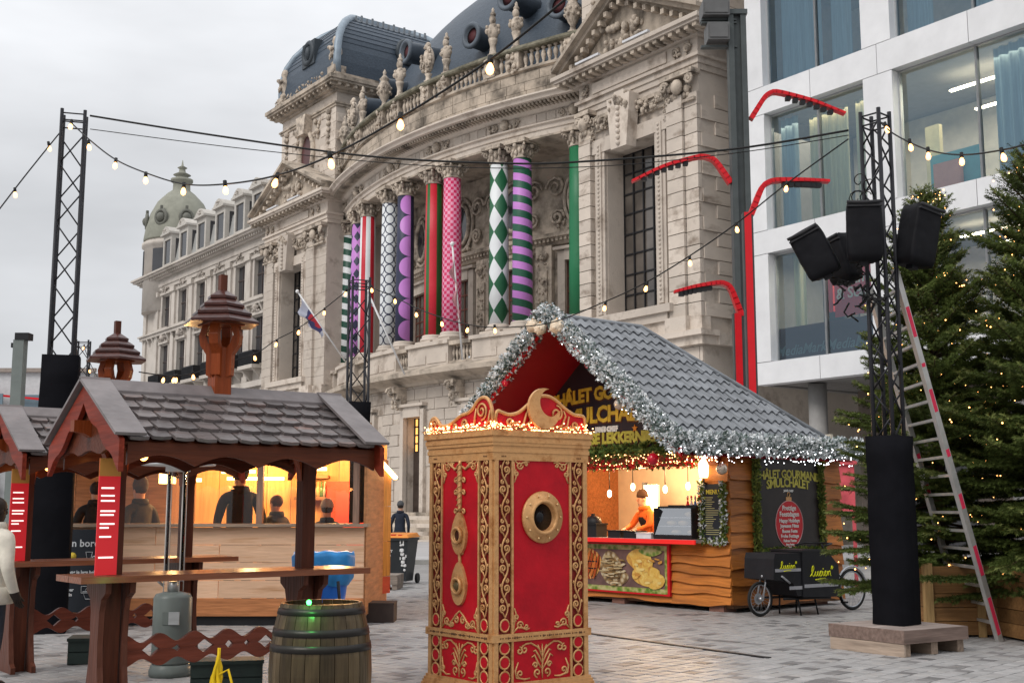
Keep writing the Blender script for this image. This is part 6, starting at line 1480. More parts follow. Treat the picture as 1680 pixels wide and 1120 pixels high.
STAR = mat('orange print', (.65,.22,.02), .5)
for (x, z, r) in ((-1.62,3.12,.09),(-2.0,2.98,.07)):
    b = MB(); poly = [(x+r*(1 if i % 2 == 0 else .42)*sin(i*pi/5), z+r*(1 if i % 2 == 0 else .42)*cos(i*pi/5)) for i in range(10)]; b.prism(poly, -.05, -.032); b.build('star', STAR, go_)
b = MB(); b.box(-5.3,-.12,2.3,-.1,.0,2.615); b.build('hatch_lintel', wood('red brown lintel', (.16,.045,.02), 'x'), CH_)
# roof: deck, red lining, tiles
TILE = mat('grey concrete tile', (.185,.195,.21), .42, var=.25, scale=2.5, rv=.16, bump=.3, bscale=20)
def deck(side, z_off, m, nm, inset=0):
    xe = EX if side > 0 else 2*AX_-EX; b = MB(); o = z_off
    b.add([(AX_,YF+inset,RZ+o),(xe,YF+inset,EZ+o),(xe,YB,EZ+o),(AX_,HIPY,RZ+o)], [(0,1,2,3)]); b.build(nm, m, CH_)
for s in (1, -1): deck(s, -.02, IRON, 'roof_deck'); deck(s, -.10, mat('deep red roof lining', (.30,.006,.012), .5, var=.1), 'roof_lining', .02)
b = MB(); b.add([(AX_,HIPY,RZ),(EX,YB,EZ),(2*AX_-EX,YB,EZ)], [(0,1,2)]); b.build('hip_end', TILE, CH_)
b = MB(); b.add([(2*AX_-EX,YF,EZ+.03),(AX_,YF,RZ+.03),(AX_,HIPY,RZ+.03),(2*AX_-EX,YB,EZ+.03)], [(0,1,2,3)]); b.build('left_tiling', TILE, CH_)
for s in (1, -1):
    xe = EX if s > 0 else 2*AX_-EX
    b = MB(); M4 = [(AX_, RZ), (xe, EZ)]; b.add([(AX_,YF-.02,RZ-.13),(xe,YF-.02,EZ-.13),(xe,YF-.02,EZ+.0),(AX_,YF-.02,RZ+.0),(AX_,YF+.02,RZ-.13),(xe,YF+.02,EZ-.13),(xe,YF+.02,EZ),(AX_,YF+.02,RZ)], [(0,1,2,3),(7,6,5,4),(0,4,5,1),(3,2,6,7)]); b.build('verge_board', REDPAINT, CH_)
SL = math.hypot(EX-AX_, RZ-EZ); dxs, dzs = (EX-AX_)/SL, -(RZ-EZ)/SL; NR = 13; RH = SL/NR; TWd = .215
nrm = Vector((-dzs, 0, dxs))
tm = MB(); k = 9; vs = []
for (v, lift) in ((-.04, .012), (RH*.6, .025), (RH+.012, .045), (RH+.012, .02)):
    for i in range(k):
        u = i/(k-1); h = .022*sin(2*pi*u) + .008; dv = (-.018*sin(2*pi*u)) if v > .1 else 0
        p = Vector((dxs*(v+dv), u*TWd - TWd/2, dzs*(v+dv))) + nrm*(lift+h); vs.append(p)
tm.add(vs, [(r*k+i, r*k+i+1, (r+1)*k+i+1, (r+1)*k+i) for r in range(3) for i in range(k-1)], 0, False); tmesh = tm.mesh('roof_tile', [TILE])
for r in range(NR):
    wmid = (r+.5)/NR; ymax = HIPY + (YB-HIPY)*wmid; y = YF + TWd/2 + .02
    while y < ymax - .02:
        o = put('roof_tile', tmesh, CH_, loc=(AX_+dxs*(r*RH+rnd.uniform(-.008,.008)), y+rnd.uniform(-.004,.004), RZ+dzs*r*RH+rnd.uniform(0,.006))); o.rotation_euler = (rnd.uniform(-.012,.012), 0, rnd.uniform(-.015,.015)); y += TWd
b = MB(); b.tube([(AX_,YF,RZ+.03),(AX_,HIPY,RZ+.03),(EX,YB,EZ+.03)], .05, 8); b.build('ridge_cap', TILE, CH_)
# interior: furnishings and lamps
INW = mat('cream cabinet', (.66,.58,.46), .6)
for (x0,x1,y0,y1,z0,z1,m,nm) in [(-2.05,-.9,2.0,2.5,.1,2.0,INW,'cabinet'),(-2.6,-1.95,2.1,2.6,.1,1.55,INW,'cabinet'),(-2.7,-1.9,2.05,2.65,1.55,1.6,mat('shelf top',(.7,.65,.55),.5),'worktop'),(-2.65,-2.3,2.3,2.6,1.62,1.95,mat('brown box',(.2,.08,.03),.6),'carton'),(-3.35,-3.3,1.5,1.6,.1,2.1,IRON,'dark_frame'),(-3.3,-2.95,1.5,1.55,1.55,2.05,INW,'notice'),(-1.75,-1.65,2.0,2.02,2.08,2.3,mat('brown picture',(.12,.05,.02),.6),'picture'),(-2.1,-1.85,2.0,2.02,2.05,2.35,mat('orange picture',(.5,.18,.05),.6),'picture')]:
    MB().box(x0,y0,z0,x1,y1,z1).build(nm, m, CH_)
for (x, z, y, l) in [(-3.6,2.34,.8,1.2),(-1.9,2.42,1.2,.9)]: MB().box(x, y, z, x+l, y+.07, z+.05).build('strip_light', emit('chalet strip light', (1.,.66,.32), 12), CH_)
for (x, y, z, e) in [(-3.1,1.2,2.15,230),(-1.9,1.3,2.2,230),(-2.4,.3,2.1,30)]:
    ld = bpy.data.lights.new('chalet_lamp', 'POINT'); ld.energy = e; ld.color = (1,.62,.30); ld.shadow_soft_size = .1
    lo = bpy.data.objects.new('chalet_lamp', ld); COL.objects.link(lo); lo.parent = CH_; lo.location = (x, y, z)
for i, (x, y, z) in enumerate([(-3.2,.5,1.88),(-2.9,.8,2.0),(-2.2,.9,1.95),(-1.75,1.0,2.0),(-1.35,.9,2.05),(-1.05,1.2,2.05)]):
    b = MB(); b.sphere((x,y,z), .05, 10, 7, (.8,.8,1.4)); bo = b.build('pendant_bulb', emit('pendant bulb', (1.,.72,.40), 10), CH_)
    MB().tube([(x,y,z+.06),(x,y,2.55)], .008, 5).build('pendant_cord', IRON, bo)
# wall lantern on the corner post
b = MB(); b.lathe([(.06,0),(.07,.03),(.085,.22),(.03,.3),(.01,.34)], 8, (-.38,-.14,2.1)); bo = b.build('wall_lantern', emit('lantern glass', (1.,.70,.36), 7), CH_); b = MB(); b.tube([(-.38,-.02,2.0),(-.38,-.14,2.02),(-.38,-.14,2.1)], .015, 6); b.build('lantern_bracket', IRON, bo)
ld = bpy.data.lights.new('lantern_lamp', 'POINT'); ld.energy = 6; ld.color = (1,.65,.3); ld.shadow_soft_size = .06; lo = bpy.data.objects.new('lantern_lamp', ld); COL.objects.link(lo); lo.parent = CH_; lo.location = (-.38,-.3,2.25)
# menu board on the post
b = MB(); b.box(-.46,-.085,1.12,-.04,-.05,2.0); mb2 = b.build('price_board', CH, CH_); q = random.Random(4)
tx = MB()
for i in range(18): tx.box(-.41, -.0885, 1.78-i*.034, -.41+q.uniform(.12,.30), -.0855, 1.79-i*.034)
tx.build('price_lettering', mat('olive print', (.45,.42,.2), .6), mb2)
o = put('price_heading', text_mesh('MENU', .10, GT2, bold=.003), mb2); o.location = (-.25, -.09, 1.87)
# things on the counter
DC = thing('display_case', 'black framed glass display case on the chalet counter', 'display case', CM @ Vector((-1.0,-.02,1.12)), CR)
b = MB(); b.box(-.42,-.2,0,.42,.2,.05); b.box(-.42,-.2,.05,-.40,.2,.5); b.box(.40,-.2,.05,.42,.2,.5); b.box(-.42,.15,.05,.42,.2,.55); b.box(-.42,-.1,.5,.42,.2,.53); b.box(-.42,-.215,.02,.42,-.2,.07); b.build('frame', IRON, DC)
b = MB(); b.add([(-.4,-.2,.06),(.4,-.2,.06),(.4,-.09,.51),(-.4,-.09,.51)], [(0,1,2,3)]); b.build('front_glass', glass('case glass', (.85,.9,.92), .35), DC)
for z in (.2, .34): MB().box(-.39,-.1,z,.39,.14,z+.01).build('shelf', mat('pale shelf', (.6,.6,.6), .4), DC)
for (x, z) in ((-.2,.22),(.05,.22),(.2,.36),(-.1,.07),(.25,.07)): MB().sphere((x,0,z+.04), .07, 8, 6, (1.5,1,.6)).build('pastry', mat('pastry', (.5,.35,.2), .6), DC)
cols_ = [(.55,.03,.03),(.7,.68,.65),(.05,.15,.4),(.5,.4,.35),(.55,.03,.03),(.12,.12,.12),(.7,.7,.7),(.1,.25,.5)]
for i in range(8):
    p = CM @ Vector((-1.33+i*.085, .52, 1.5)); b = MB(); b.lathe([(.034,0),(.036,.16),(.012,.24),(.012,.27),(.016,.27),(.016,.3)], 10)
    t = thing('sauce_bottle', ['red sauce bottle, first from the left on the chalet shelf','white sauce bottle next to the first red one','dark blue bottle in the chalet bottle row','beige bottle in the middle of the chalet row','red sauce bottle right of the beige bottle','black bottle in the chalet bottle row','white bottle left of the last blue bottle','light blue bottle, last on the right of the row'][i], 'bottle', p, 0, 'bottles on the chalet shelf')
    b.build('body', mat('bottle %d' % i, cols_[i], .35), t); MB().box(-.036,-.037,.04,.036,-.0365,.13).build('print', mat('bottle print', (.6,.6,.58), .6), t); MB().lathe([(.017,.29),(.017,.32),(.008,.33)], 8).build('cap', REDPAINT if i % 2 else mat('white cap', (.7,.7,.7), .5), t)
MB().box(-1.45,.4,1.12,-.62,.7,1.5).build('bottle_stand', wood('bottle stand', (.2,.1,.05), 'x'), CH_)
for (lb, x, w_, h_, m, nm) in (('black pan cooker with lid on the chalet counter', -3.0, .42, .30, IRON, 'pan_cooker'), ('small black tray left of the white tray', -2.35, .30, .16, IRON, 'serving_tray'), ('small black tray beside the display case', -1.98, .28, .15, IRON, 'serving_tray'), ('white paper tray stack on the chalet counter', -1.65, .34, .12, mat('white paper', (.7,.7,.72), .6), 'paper_trays')):
    p = CM @ Vector((x, -.1, 1.12)); b = MB(); b.box(-w_/2,-.13,0,w_/2,.13,h_*.7); b.box(-w_/2-.015,-.145,h_*.7,w_/2+.015,.145,h_*.8)
    if nm == 'pan_cooker': b.sphere((0,0,h_*.8), .17, 12, 6, (1.1,.75,.8)); b.box(-.03,-.02,h_*1.2,.03,.02,h_*1.35)
    tag(b.build(nm, m, loc=p, rotz=CR), lb, 'tray' if 'tray' in nm else 'cooker')
# side poster with season's greetings
PS = MB(); PS.box(.05,.57,.90,.075,2.28,2.42); PSo = PS.build('greeting_poster', mat('dark poster', (.028,.022,.02), .4, var=.3), CH_, label='dark poster with a red bauble of holiday greetings')
def side_text(tx, y, z, sz, m, d=.082, ar=0, bold=.002, sp=1):
    o = put('poster_lettering', text_mesh(tx, sz, m, .002, bold=bold, arch=ar, space=sp), PSo); o.location = (d, y, z); o.rotation_euler = (0,0,pi/2)
side_text('CHÂLET GOURMAND', 1.42, 2.11, .19, GT2, ar=.06, bold=.006, sp=.9); side_text('SMULCHALET', 1.42, 1.98, .20, GT2, ar=.05, bold=.006, sp=.9); side_text("JAN'S CHEF", 1.42, 1.90, .05, PTX)
b = MB(); k = 30; rb = [(.0785, 1.42+.36*cos(2*pi*i/k), 1.36+.38*sin(2*pi*i/k)) for i in range(k)]; b.add(rb + [(.076,p[1],p[2]) for p in rb], [tuple(range(k))] + [(i,(i+1) % k,k+(i+1) % k,k+i) for i in range(k)]); b.build('bauble_print', mat('bauble red', (.50,.012,.02), .35), PSo)
b = MB(); b.tube([(.08,p[1],p[2]) for p in rb], .007, 5, closed=True); b.build('bauble_outline', mat('pink outline', (.6,.35,.35), .5), PSo)
b = MB(); b.box(.077,1.35,1.73,.083,1.49,1.80); b.tube([(.08,1.42+.03*cos(2*pi*i/12),1.84+.04*sin(2*pi*i/12)) for i in range(12)], .008, 5, closed=True); b.build('bauble_cap', GOLD, PSo)
for (tx, z, sz) in (('Prettige',1.68,.115),('Feestdagen',1.58,.115),('Happy Holidays',1.475,.085),('Joyeuses Fêtes',1.39,.082),('Buone Feste',1.305,.08),('Frohe Festtage',1.225,.078),('Felices Fiestas',1.15,.06),('Boas Festas',1.09,.045),('Vesele',1.05,.04)): side_text(tx, 1.42, z-.06, sz, PTX, d=.083, bold=.0015)
def leafy(mb, pts, rad_, dens, q, ls=.06, mats=2, droop=0):
    """tuft foliage of small folded leaves round a path"""
    for i in range(len(pts)-1):
        a = Vector(pts[i]); c = Vector(pts[i+1]); L = (c-a).length; d = (c-a).normalized()
        for k in range(max(1, int(L*dens))):
            p = a.lerp(c, q.random()); dr = Vector((q.gauss(0,1), q.gauss(0,1), q.gauss(0,1))); dr -= d*dr.dot(d)*.7; dr.normalize()
            base_ = p + dr*rad_*q.uniform(.15, 1.0); m = q.randrange(mats)
            for j in range(4):
                ax = (dr + Vector((q.gauss(0,.6), q.gauss(0,.6), q.gauss(0,.6)))).normalized(); sd = ax.orthogonal().normalized(); sd = Matrix.Rotation(q.uniform(0,pi), 3, ax) @ sd
                l = ls*q.uniform(.7,1.4); w_ = l*.26; nn = ax.cross(sd)*w_*.35
                mb.add([base_, base_+ax*l*.5+sd*w_+nn, base_+ax*l, base_+ax*l*.5-sd*w_+nn], [(0,1,2),(0,2,3)], m)
FROST = mat('frosted tips', (.80,.82,.83), .9, var=.12, scale=8, spec=.05); FROSTD = mat('frosted green grey', (.42,.47,.48), .85, var=.25, scale=8); GREENL = mat('garland green', (.08,.13,.03), .8, var=.4, scale=9); GREENY = mat('moss green trim', (.20,.23,.05), .8, var=.4, scale=9)
FROSTG = mat('dark frosted needle', (.13,.17,.15), .9, var=.3, scale=8, spec=.05)
q = random.Random(21)
def garland(nm, label, path, r, dens, mats, ls=.075, lights=0, lmat=None, below=0):
    t = thing(nm, label, 'garland', (0,0,0), 0, 'garlands on the food chalet'); P = [CM @ Vector(p) for p in path]
    b = MB(); leafy(b, P, r, dens, q, ls, len(mats)); b.build('foliage', mats, t, kind='stuff'); s = MB(); s.tube(P, r*.35, 6); s.build('stem', mats[-1], t)
    if lights:
        l = MB()
        for i in range(lights):
            j = q.randrange(len(P)-1); p = P[j].lerp(P[j+1], q.random()); l.sphere(p + Vector((q.uniform(-1,1)*r, q.uniform(-1.1,.2)*r, q.uniform(-1.2,.6)*r - below)), q.uniform(.006,.011), 5, 4)
        l.build('lights', lmat, t, kind='stuff')
def seg(a, b, n): return [Vector(a).lerp(Vector(b), i/n) for i in range(n+1)]
garland('frosted_garland', 'frosted garland down the left gable edge of the chalet', [(p.x, p.y, p.z+.04) for p in seg((AX_,YF-.03,RZ+.03),(2*AX_-EX-.1,YF-.03,EZ-.02),12)], .18, 760, [FROST, FROSTD, FROST, FROSTG], ls=.055, lights=25, lmat=FAIRYC)
garland('frosted_garland', 'frosted garland down the right gable edge of the chalet', seg((AX_,YF-.03,RZ+.07),(EX,YF-.05,EZ+.05),12), .18, 760, [FROST, FROSTD, FROST, FROSTG], ls=.055, lights=45, lmat=FAIRYC)
garland('frosted_garland', 'frosted garland along the right eave of the chalet', seg((EX+.02,YF,EZ+.10),(EX+.05,YB+.15,EZ+.13),14), .17, 760, [FROST, FROSTD, FROST, FROSTG], ls=.055, lights=210, lmat=FAIRYC, below=.10)
garland('frosted_garland', 'short frosted garland hanging at the left eave behind kiosk', seg((2*AX_-EX,YF+.05,EZ+.1),(2*AX_-EX,YF+.15,EZ-.55),4), .14, 320, [FROST, FROSTD], lights=20, lmat=FAIRYC)
garland('green_garland', 'green garland with warm lights above the serving hatch', seg((-5.2,-.16,2.60),(-.2,-.16,2.60),10), .11, 170, [GREENL, GREENY, GREENL], .07, 260, FAIRY, .12)
garland('red_berry_garland', 'hanging garland of red berries under the hatch lintel', [(-5.2+i*.25, -.18, 2.38-.06*abs(sin(i*.9))) for i in range(20)], .07, 120, [GREENL, mat('berry red', (.5,.02,.02), .4)], .05, 70, FAIRY)
garland('moss_trim', 'moss green leafy trim framing the greeting poster', [(.10,.57,2.4),(.10,.57,.92),(.10,2.28,.92),(.10,2.28,2.4)], .05, 330, [GREENY, GREENL, GREENY], .05)
garland('moss_trim', 'leafy trim round the price board on the chalet post', [(-.47,-.1,2.05),(-.47,-.1,1.1),(-.03,-.1,1.1),(-.03,-.1,2.05)], .045, 260, [GREENY, FROST, GREENL], .045)
# baubles
for (x, y, z, r, c, lb) in [(-1.72,YF+.02,3.95,.075,0,'red bauble hanging in the gable right of the apex'),(-3.85,YF+.0,3.83,.075,0,'red bauble under the left gable garland'),(-5.75,YF+.1,2.15,.07,0,'red bauble low at the left eave behind the kiosk'),(-.62,YF+.35,2.38,.095,0,'red bauble by the wall lantern at the eave'),(.22,YF+1.0,2.22,.09,1,'pearl bauble under the right eave garland'),(-1.0,YF+.0,3.25,.09,1,'gold bauble on the sign near the right garland'),(-2.85,YF-.22,4.70,.11,2,'big cream bauble left of the gable apex'),(-2.62,YF-.25,4.62,.10,2,'warm cream bauble at the gable apex'),(-2.25,YF-.2,4.62,.12,2,'cream rose bauble right of the gable apex')]:
    p = CM @ Vector((x, y, z)); t = thing('bauble', lb, 'bauble', p, 0, 'baubles on the food chalet'); b = MB(); b.sphere((0,0,0), r, 16, 10)
    if c == 2:
        for k in range(18): a = q.uniform(0,2*pi); e = q.uniform(-1,1); b.sphere((r*.85*cos(a)*math.sqrt(1-e*e), r*.85*sin(a)*math.sqrt(1-e*e), r*.85*e), r*.32, 6, 4)
    b.build('ball', [mat('red bauble', (.55,.01,.03), .2, coat=.5), mat('pearl bauble', (.62,.52,.42), .25, metal=.5), mat('cream flower', (.66,.55,.42), .6)][c], t); MB().lathe([(.018,r*.95),(.018,r+.025),(.006,r+.03)], 8).build('cap', GOLD, t)
# ================================================================== cargo bike
fw = ground_at(1248, 1011); rw_ = ground_at(1399, 1000); bd_ = (rw_ - fw); BL_ = bd_.length
BK = thing('cargo_bike', 'black cargo bike with yellow lettering parked along the chalet side', 'cargo bike', fw, math.atan2(bd_.y, bd_.x))
BLK = mat('black bike paint', (.014,.014,.016), .4, var=.2); BOXM = mat('black cargo box', (.012,.012,.015), .55, var=.3, bump=.2, bscale=10); SILV = mat('bike silver', (.45,.46,.48), .35, metal=.7)
def wheel(x, r, nm):
    b = MB(); n = 32; b.tube([(x+(r-.022)*cos(2*pi*i/n), 0, r+(r-.022)*sin(2*pi*i/n)) for i in range(n)], .023, 8, closed=True); o = b.build(nm, mat('tyre rubber', (.02,.02,.02), .8), BK)
    b = MB(); b.tube([(x+(r-.052)*cos(2*pi*i/n), 0, r+(r-.052)*sin(2*pi*i/n)) for i in range(n)], .012, 6, closed=True); b.build('rim', SILV, o)
    b = MB()
    for i in range(20): a = 2*pi*i/20; b.tube([(x+.02*cos(a+.4), .02*(-1)**i, r+.02*sin(a+.4)), (x+(r-.055)*cos(a), 0, r+(r-.055)*sin(a))], .0022, 3)
    b.build('spokes', SILV, o); b = MB(); b.lathe([(.03,-.05),(.03,.05)], 12, (x,0,r), M=Matrix.Rotation(pi/2, 4, 'X')); b.lathe([(.085,-.04),(.085,-.036)], 20, (x,0,r), M=Matrix.Rotation(pi/2, 4, 'X')); b.build('hub', SILV, o)
FR, RR = .262, .33
wheel(0, FR, 'front_wheel'); wheel(BL_, RR, 'rear_wheel')
pxm = BL_/152.                                       # metres along the bike per photo pixel
def bx_(px): return (px-1248)*pxm - .22
# box: low front locker and a larger main hold with a sloping back
x0, x1, x2 = -.02, .60, 1.44
def hull(pts, y0, y1, m, nm, par=BK):
    b = MB(); b.prism(pts, y0, y1); return b.build(nm, m, par)
hull([(x0,.56),(x0+.02,.86),(x0+.05,.945),(x1,.945),(x1,.30),(x1-.10,.30),(x1-.2,.5)], -.30, .30, BOXM, 'front_locker')
mh = hull([(x1+.006,.28),(x1+.006,.955),(x2-.26,.955),(x2-.02,.74),(x2,.45),(x2-.04,.26)], -.32, .32, BOXM, 'main_hold')
hull([(x1-.03,.955),(x1,.985),(x2-.28,.985),(x2-.25,.955)], -.325, .325, BLK, 'lid')
REFL = mat('grey reflective tape', (.40,.40,.43), .4)
MB().box(x0+.04,-.304,.67,x1-.02,-.3005,.715).build('reflective_strip', REFL, BK); MB().box(x1-.28,-.304,.40,x1-.0,-.3005,.45).build('reflective_strip', REFL, BK); MB().box(x1+.03,-.324,.42,x2-.03,-.3205,.47).build('reflective_strip', REFL, BK)
YEL = mat('yellow lettering', (.72,.72,.02), .5)
def script_lucien(w_, x, z, y, nm):
    """hand lettered word drawn as one brush stroke"""
    P = [(0,.1),(.6,.7),(1.15,1.75),(1.0,2.2),(.7,1.9),(.6,1.0),(.75,.25),(1.1,.1),(1.5,.6),(1.7,1.05),(1.65,.4),(1.85,.1),(2.2,.4),(2.45,1.05),(2.4,.4),(2.6,.1),(2.95,.45),(3.45,1.0),(3.25,1.05),(2.98,.5),(3.15,.1),(3.6,.3),(3.95,1.05),(3.95,.4),(4.15,.1),(4.55,.45),(4.95,.9),(4.85,1.1),(4.6,.8),(4.65,.2),(5.0,.1),(5.4,.6),(5.6,1.05),(5.6,.1),(5.75,.7),(6.1,1.05),(6.3,.8),(6.3,.2),(6.55,.1)]
    s = w_/6.6; Q = []
    for i in range(len(P)-1):
        p0, p1, p2, p3 = P[max(i-1,0)], P[i], P[i+1], P[min(i+2,len(P)-1)]
        for k in range(4): t = k/4; Q.append(tuple(.5*((2*p1[j])+(-p0[j]+p2[j])*t+(2*p0[j]-5*p1[j]+4*p2[j]-p3[j])*t*t+(-p0[j]+3*p1[j]-3*p2[j]+p3[j])*t**3) for j in (0,1)))
    b = MB(); b.tube([(x+a*s, y, z+c*s) for a, c in Q], .12*s, 5); b.tube([(x+a*s, y, z+c*s) for a, c in [(1.6,-.65),(3,-.5),(4.6,-.45)]], .13*s, 5)
    b.sphere((x+4.1*s, y, z+1.55*s), .17*s, 6, 4, (1,.3,1)); b.tube([(x+a*s, y, z+c*s) for a, c in [(6.6,1.5),(6.9,2.1),(7.2,1.9),(7.0,1.5),(6.6,1.5)]], .13*s, 5); b.sphere((x+6.9*s, y, z+1.8*s), .2*s, 6, 4, (1,.3,1)); b.build(nm, YEL, BK)
script_lucien(.48, x1+.16, .58, -.326, 'yellow_script'); script_lucien(.34, x0+.14, .71, -.306, 'small_yellow_script')
b = MB(); b.tube([(.0,-.06,FR),(.06,-.06,.5),(.075,-.03,.66)], .014, 6); b.tube([(.0,.06,FR),(.06,.06,.5),(.075,.03,.66)], .014, 6); b.tube([(.07,0,.66),(.16,-.31,.60),(.30,-.33,.50)], .016, 6); b.build('fork', SILV, BK)
b = MB(); b.sphere((.01,-.06,.60), .035, 8, 6); b.tube([(.01,-.06,.6),(.07,-.02,.64)], .01, 5); b.build('head_lamp', SILV, BK)
b = MB()
for y in (-.2, .2): b.tube([(.3,y,.26),(x2-.1,y,.24),(x2+.05,y*.3,.30)], .02, 6)
b.tube([(x2-.05,0,.28),(x2+.12,0,.72)], .024, 8); b.tube([(x2+.1,0,.64),(BL_-.30,0,.36),(x2,0,.28)], .022, 8); b.tube([(BL_-.38,0,.34),(BL_-.50,0,.86)], .018, 8)
for y in (-.06, .06): b.tube([(BL_-.36,0,.34),(BL_,y,RR)], .011, 6); b.tube([(BL_-.45,0,.66),(BL_,y,RR)], .010, 6)
b.build('frame', BLK, BK)
b = MB(); b.tube([(x2+.10,0,.68),(x2+.02,0,.98),(x2-.02,0,1.06)], .017, 8); b.tube([(x2-.30,-.30,1.04),(x2-.10,-.27,1.07),(x2-.02,-.05,1.07),(x2-.02,.05,1.07),(x2-.10,.27,1.07),(x2-.30,.30,1.04)], .015, 8); b.tube([(x2-.02,-.1,1.07),(x2-.06,-.12,1.14)], .01, 5); b.build('handlebar', BLK, BK)
b = MB(); b.add([(x2+.10,-.03,.30),(x2+.19,-.03,.30),(x2+.21,-.03,.70),(x2+.10,-.03,.70),(x2+.10,.03,.30),(x2+.19,.03,.30),(x2+.21,.03,.70),(x2+.10,.03,.70)], [(0,1,2,3),(7,6,5,4),(0,4,5,1),(1,5,6,2),(2,6,7,3),(3,7,4,0)]); b.build('yellow_panel', mat('orange yellow panel', (.70,.33,.02), .5), BK)
b = MB(); b.sphere((BL_-.52,0,.90), .1, 10, 6, (1.35,.75,.35)); b.sphere((BL_-.42,0,.91), .08, 10, 6, (.9,1.1,.4)); b.build('saddle', IRON, BK)
b = MB(); pts = [(BL_+(RR+.03)*cos(a), 0, RR+(RR+.03)*sin(a)) for a in [rad(20+i*12) for i in range(13)]]; b.tube(pts, .018, 6); b.build('rear_mudguard', SILV, BK)
b = MB(); b.lathe([(.085,-.005),(.085,.005)], 20, (BL_-.37,-.05,.30), M=Matrix.Rotation(pi/2, 4, 'X')); b.tube([(BL_-.37,-.06,.30),(BL_-.33,-.08,.15)], .012, 6); b.box(BL_-.37,-.15,.13,BL_-.28,-.07,.155); b.tube([(BL_-.37,.06,.30),(BL_-.41,.08,.45)], .012, 6); b.build('crankset', BLK, BK)
for x in (.62, 1.0): b = MB(); b.tube([(x,-.18,.28),(x+.03,-.22,.0)], .014, 6); b.tube([(x,.18,.28),(x+.03,.22,.0)], .014, 6); b.build('kickstand', IRON, BK)

# ================================================================== fir trees in planters
NEED = mat('fir needles', (.062,.085,.018), .7, var=.5, scale=3, rv=.1, spec=.15); NEED2 = mat('fresh fir needles', (.12,.14,.034), .6, var=.4, scale=3); BARK = mat('fir bark', (.07,.045,.03), .9, var=.3)
import numpy as np
def twig_template(l, seed):
    q = random.Random(seed); out = []; n = max(3, int(l/.024))
    for i in range(n):
        z = l*i/n
        for k in range(4):
            an = q.uniform(0, 2*pi); L = q.uniform(.030,.046); c, s = cos(an), sin(an); w_ = .0066
            out += [(s*w_, -c*w_, z), (-s*w_, c*w_, z), (c*L*.85, s*L*.85, z+L*.75)]
    return np.array(out)
TWIGS = [twig_template(.04*(i+1)+.02, i) for i in range(11)]
def tri_mesh(name, groups, mats):
    V = np.concatenate([np.concatenate(g) for g in groups if g]); nt_ = len(V)//3; me = bpy.data.meshes.new(name)
    me.vertices.add(len(V)); me.vertices.foreach_set('co', V.astype(np.float32).ravel()); me.loops.add(len(V)); me.loops.foreach_set('vertex_index', np.arange(len(V), dtype=np.int32))
    me.polygons.add(nt_); me.polygons.foreach_set('loop_start', np.arange(0, len(V), 3, dtype=np.int32)); me.polygons.foreach_set('loop_total', np.full(nt_, 3, dtype=np.int32))
    mi = np.concatenate([np.full(sum(len(x) for x in g)//3, i, dtype=np.int32) for i, g in enumerate(groups) if g])
    for m in mats: me.materials.append(m)
    me.polygons.foreach_set('material_index', mi); me.update(calc_edges=True); return me
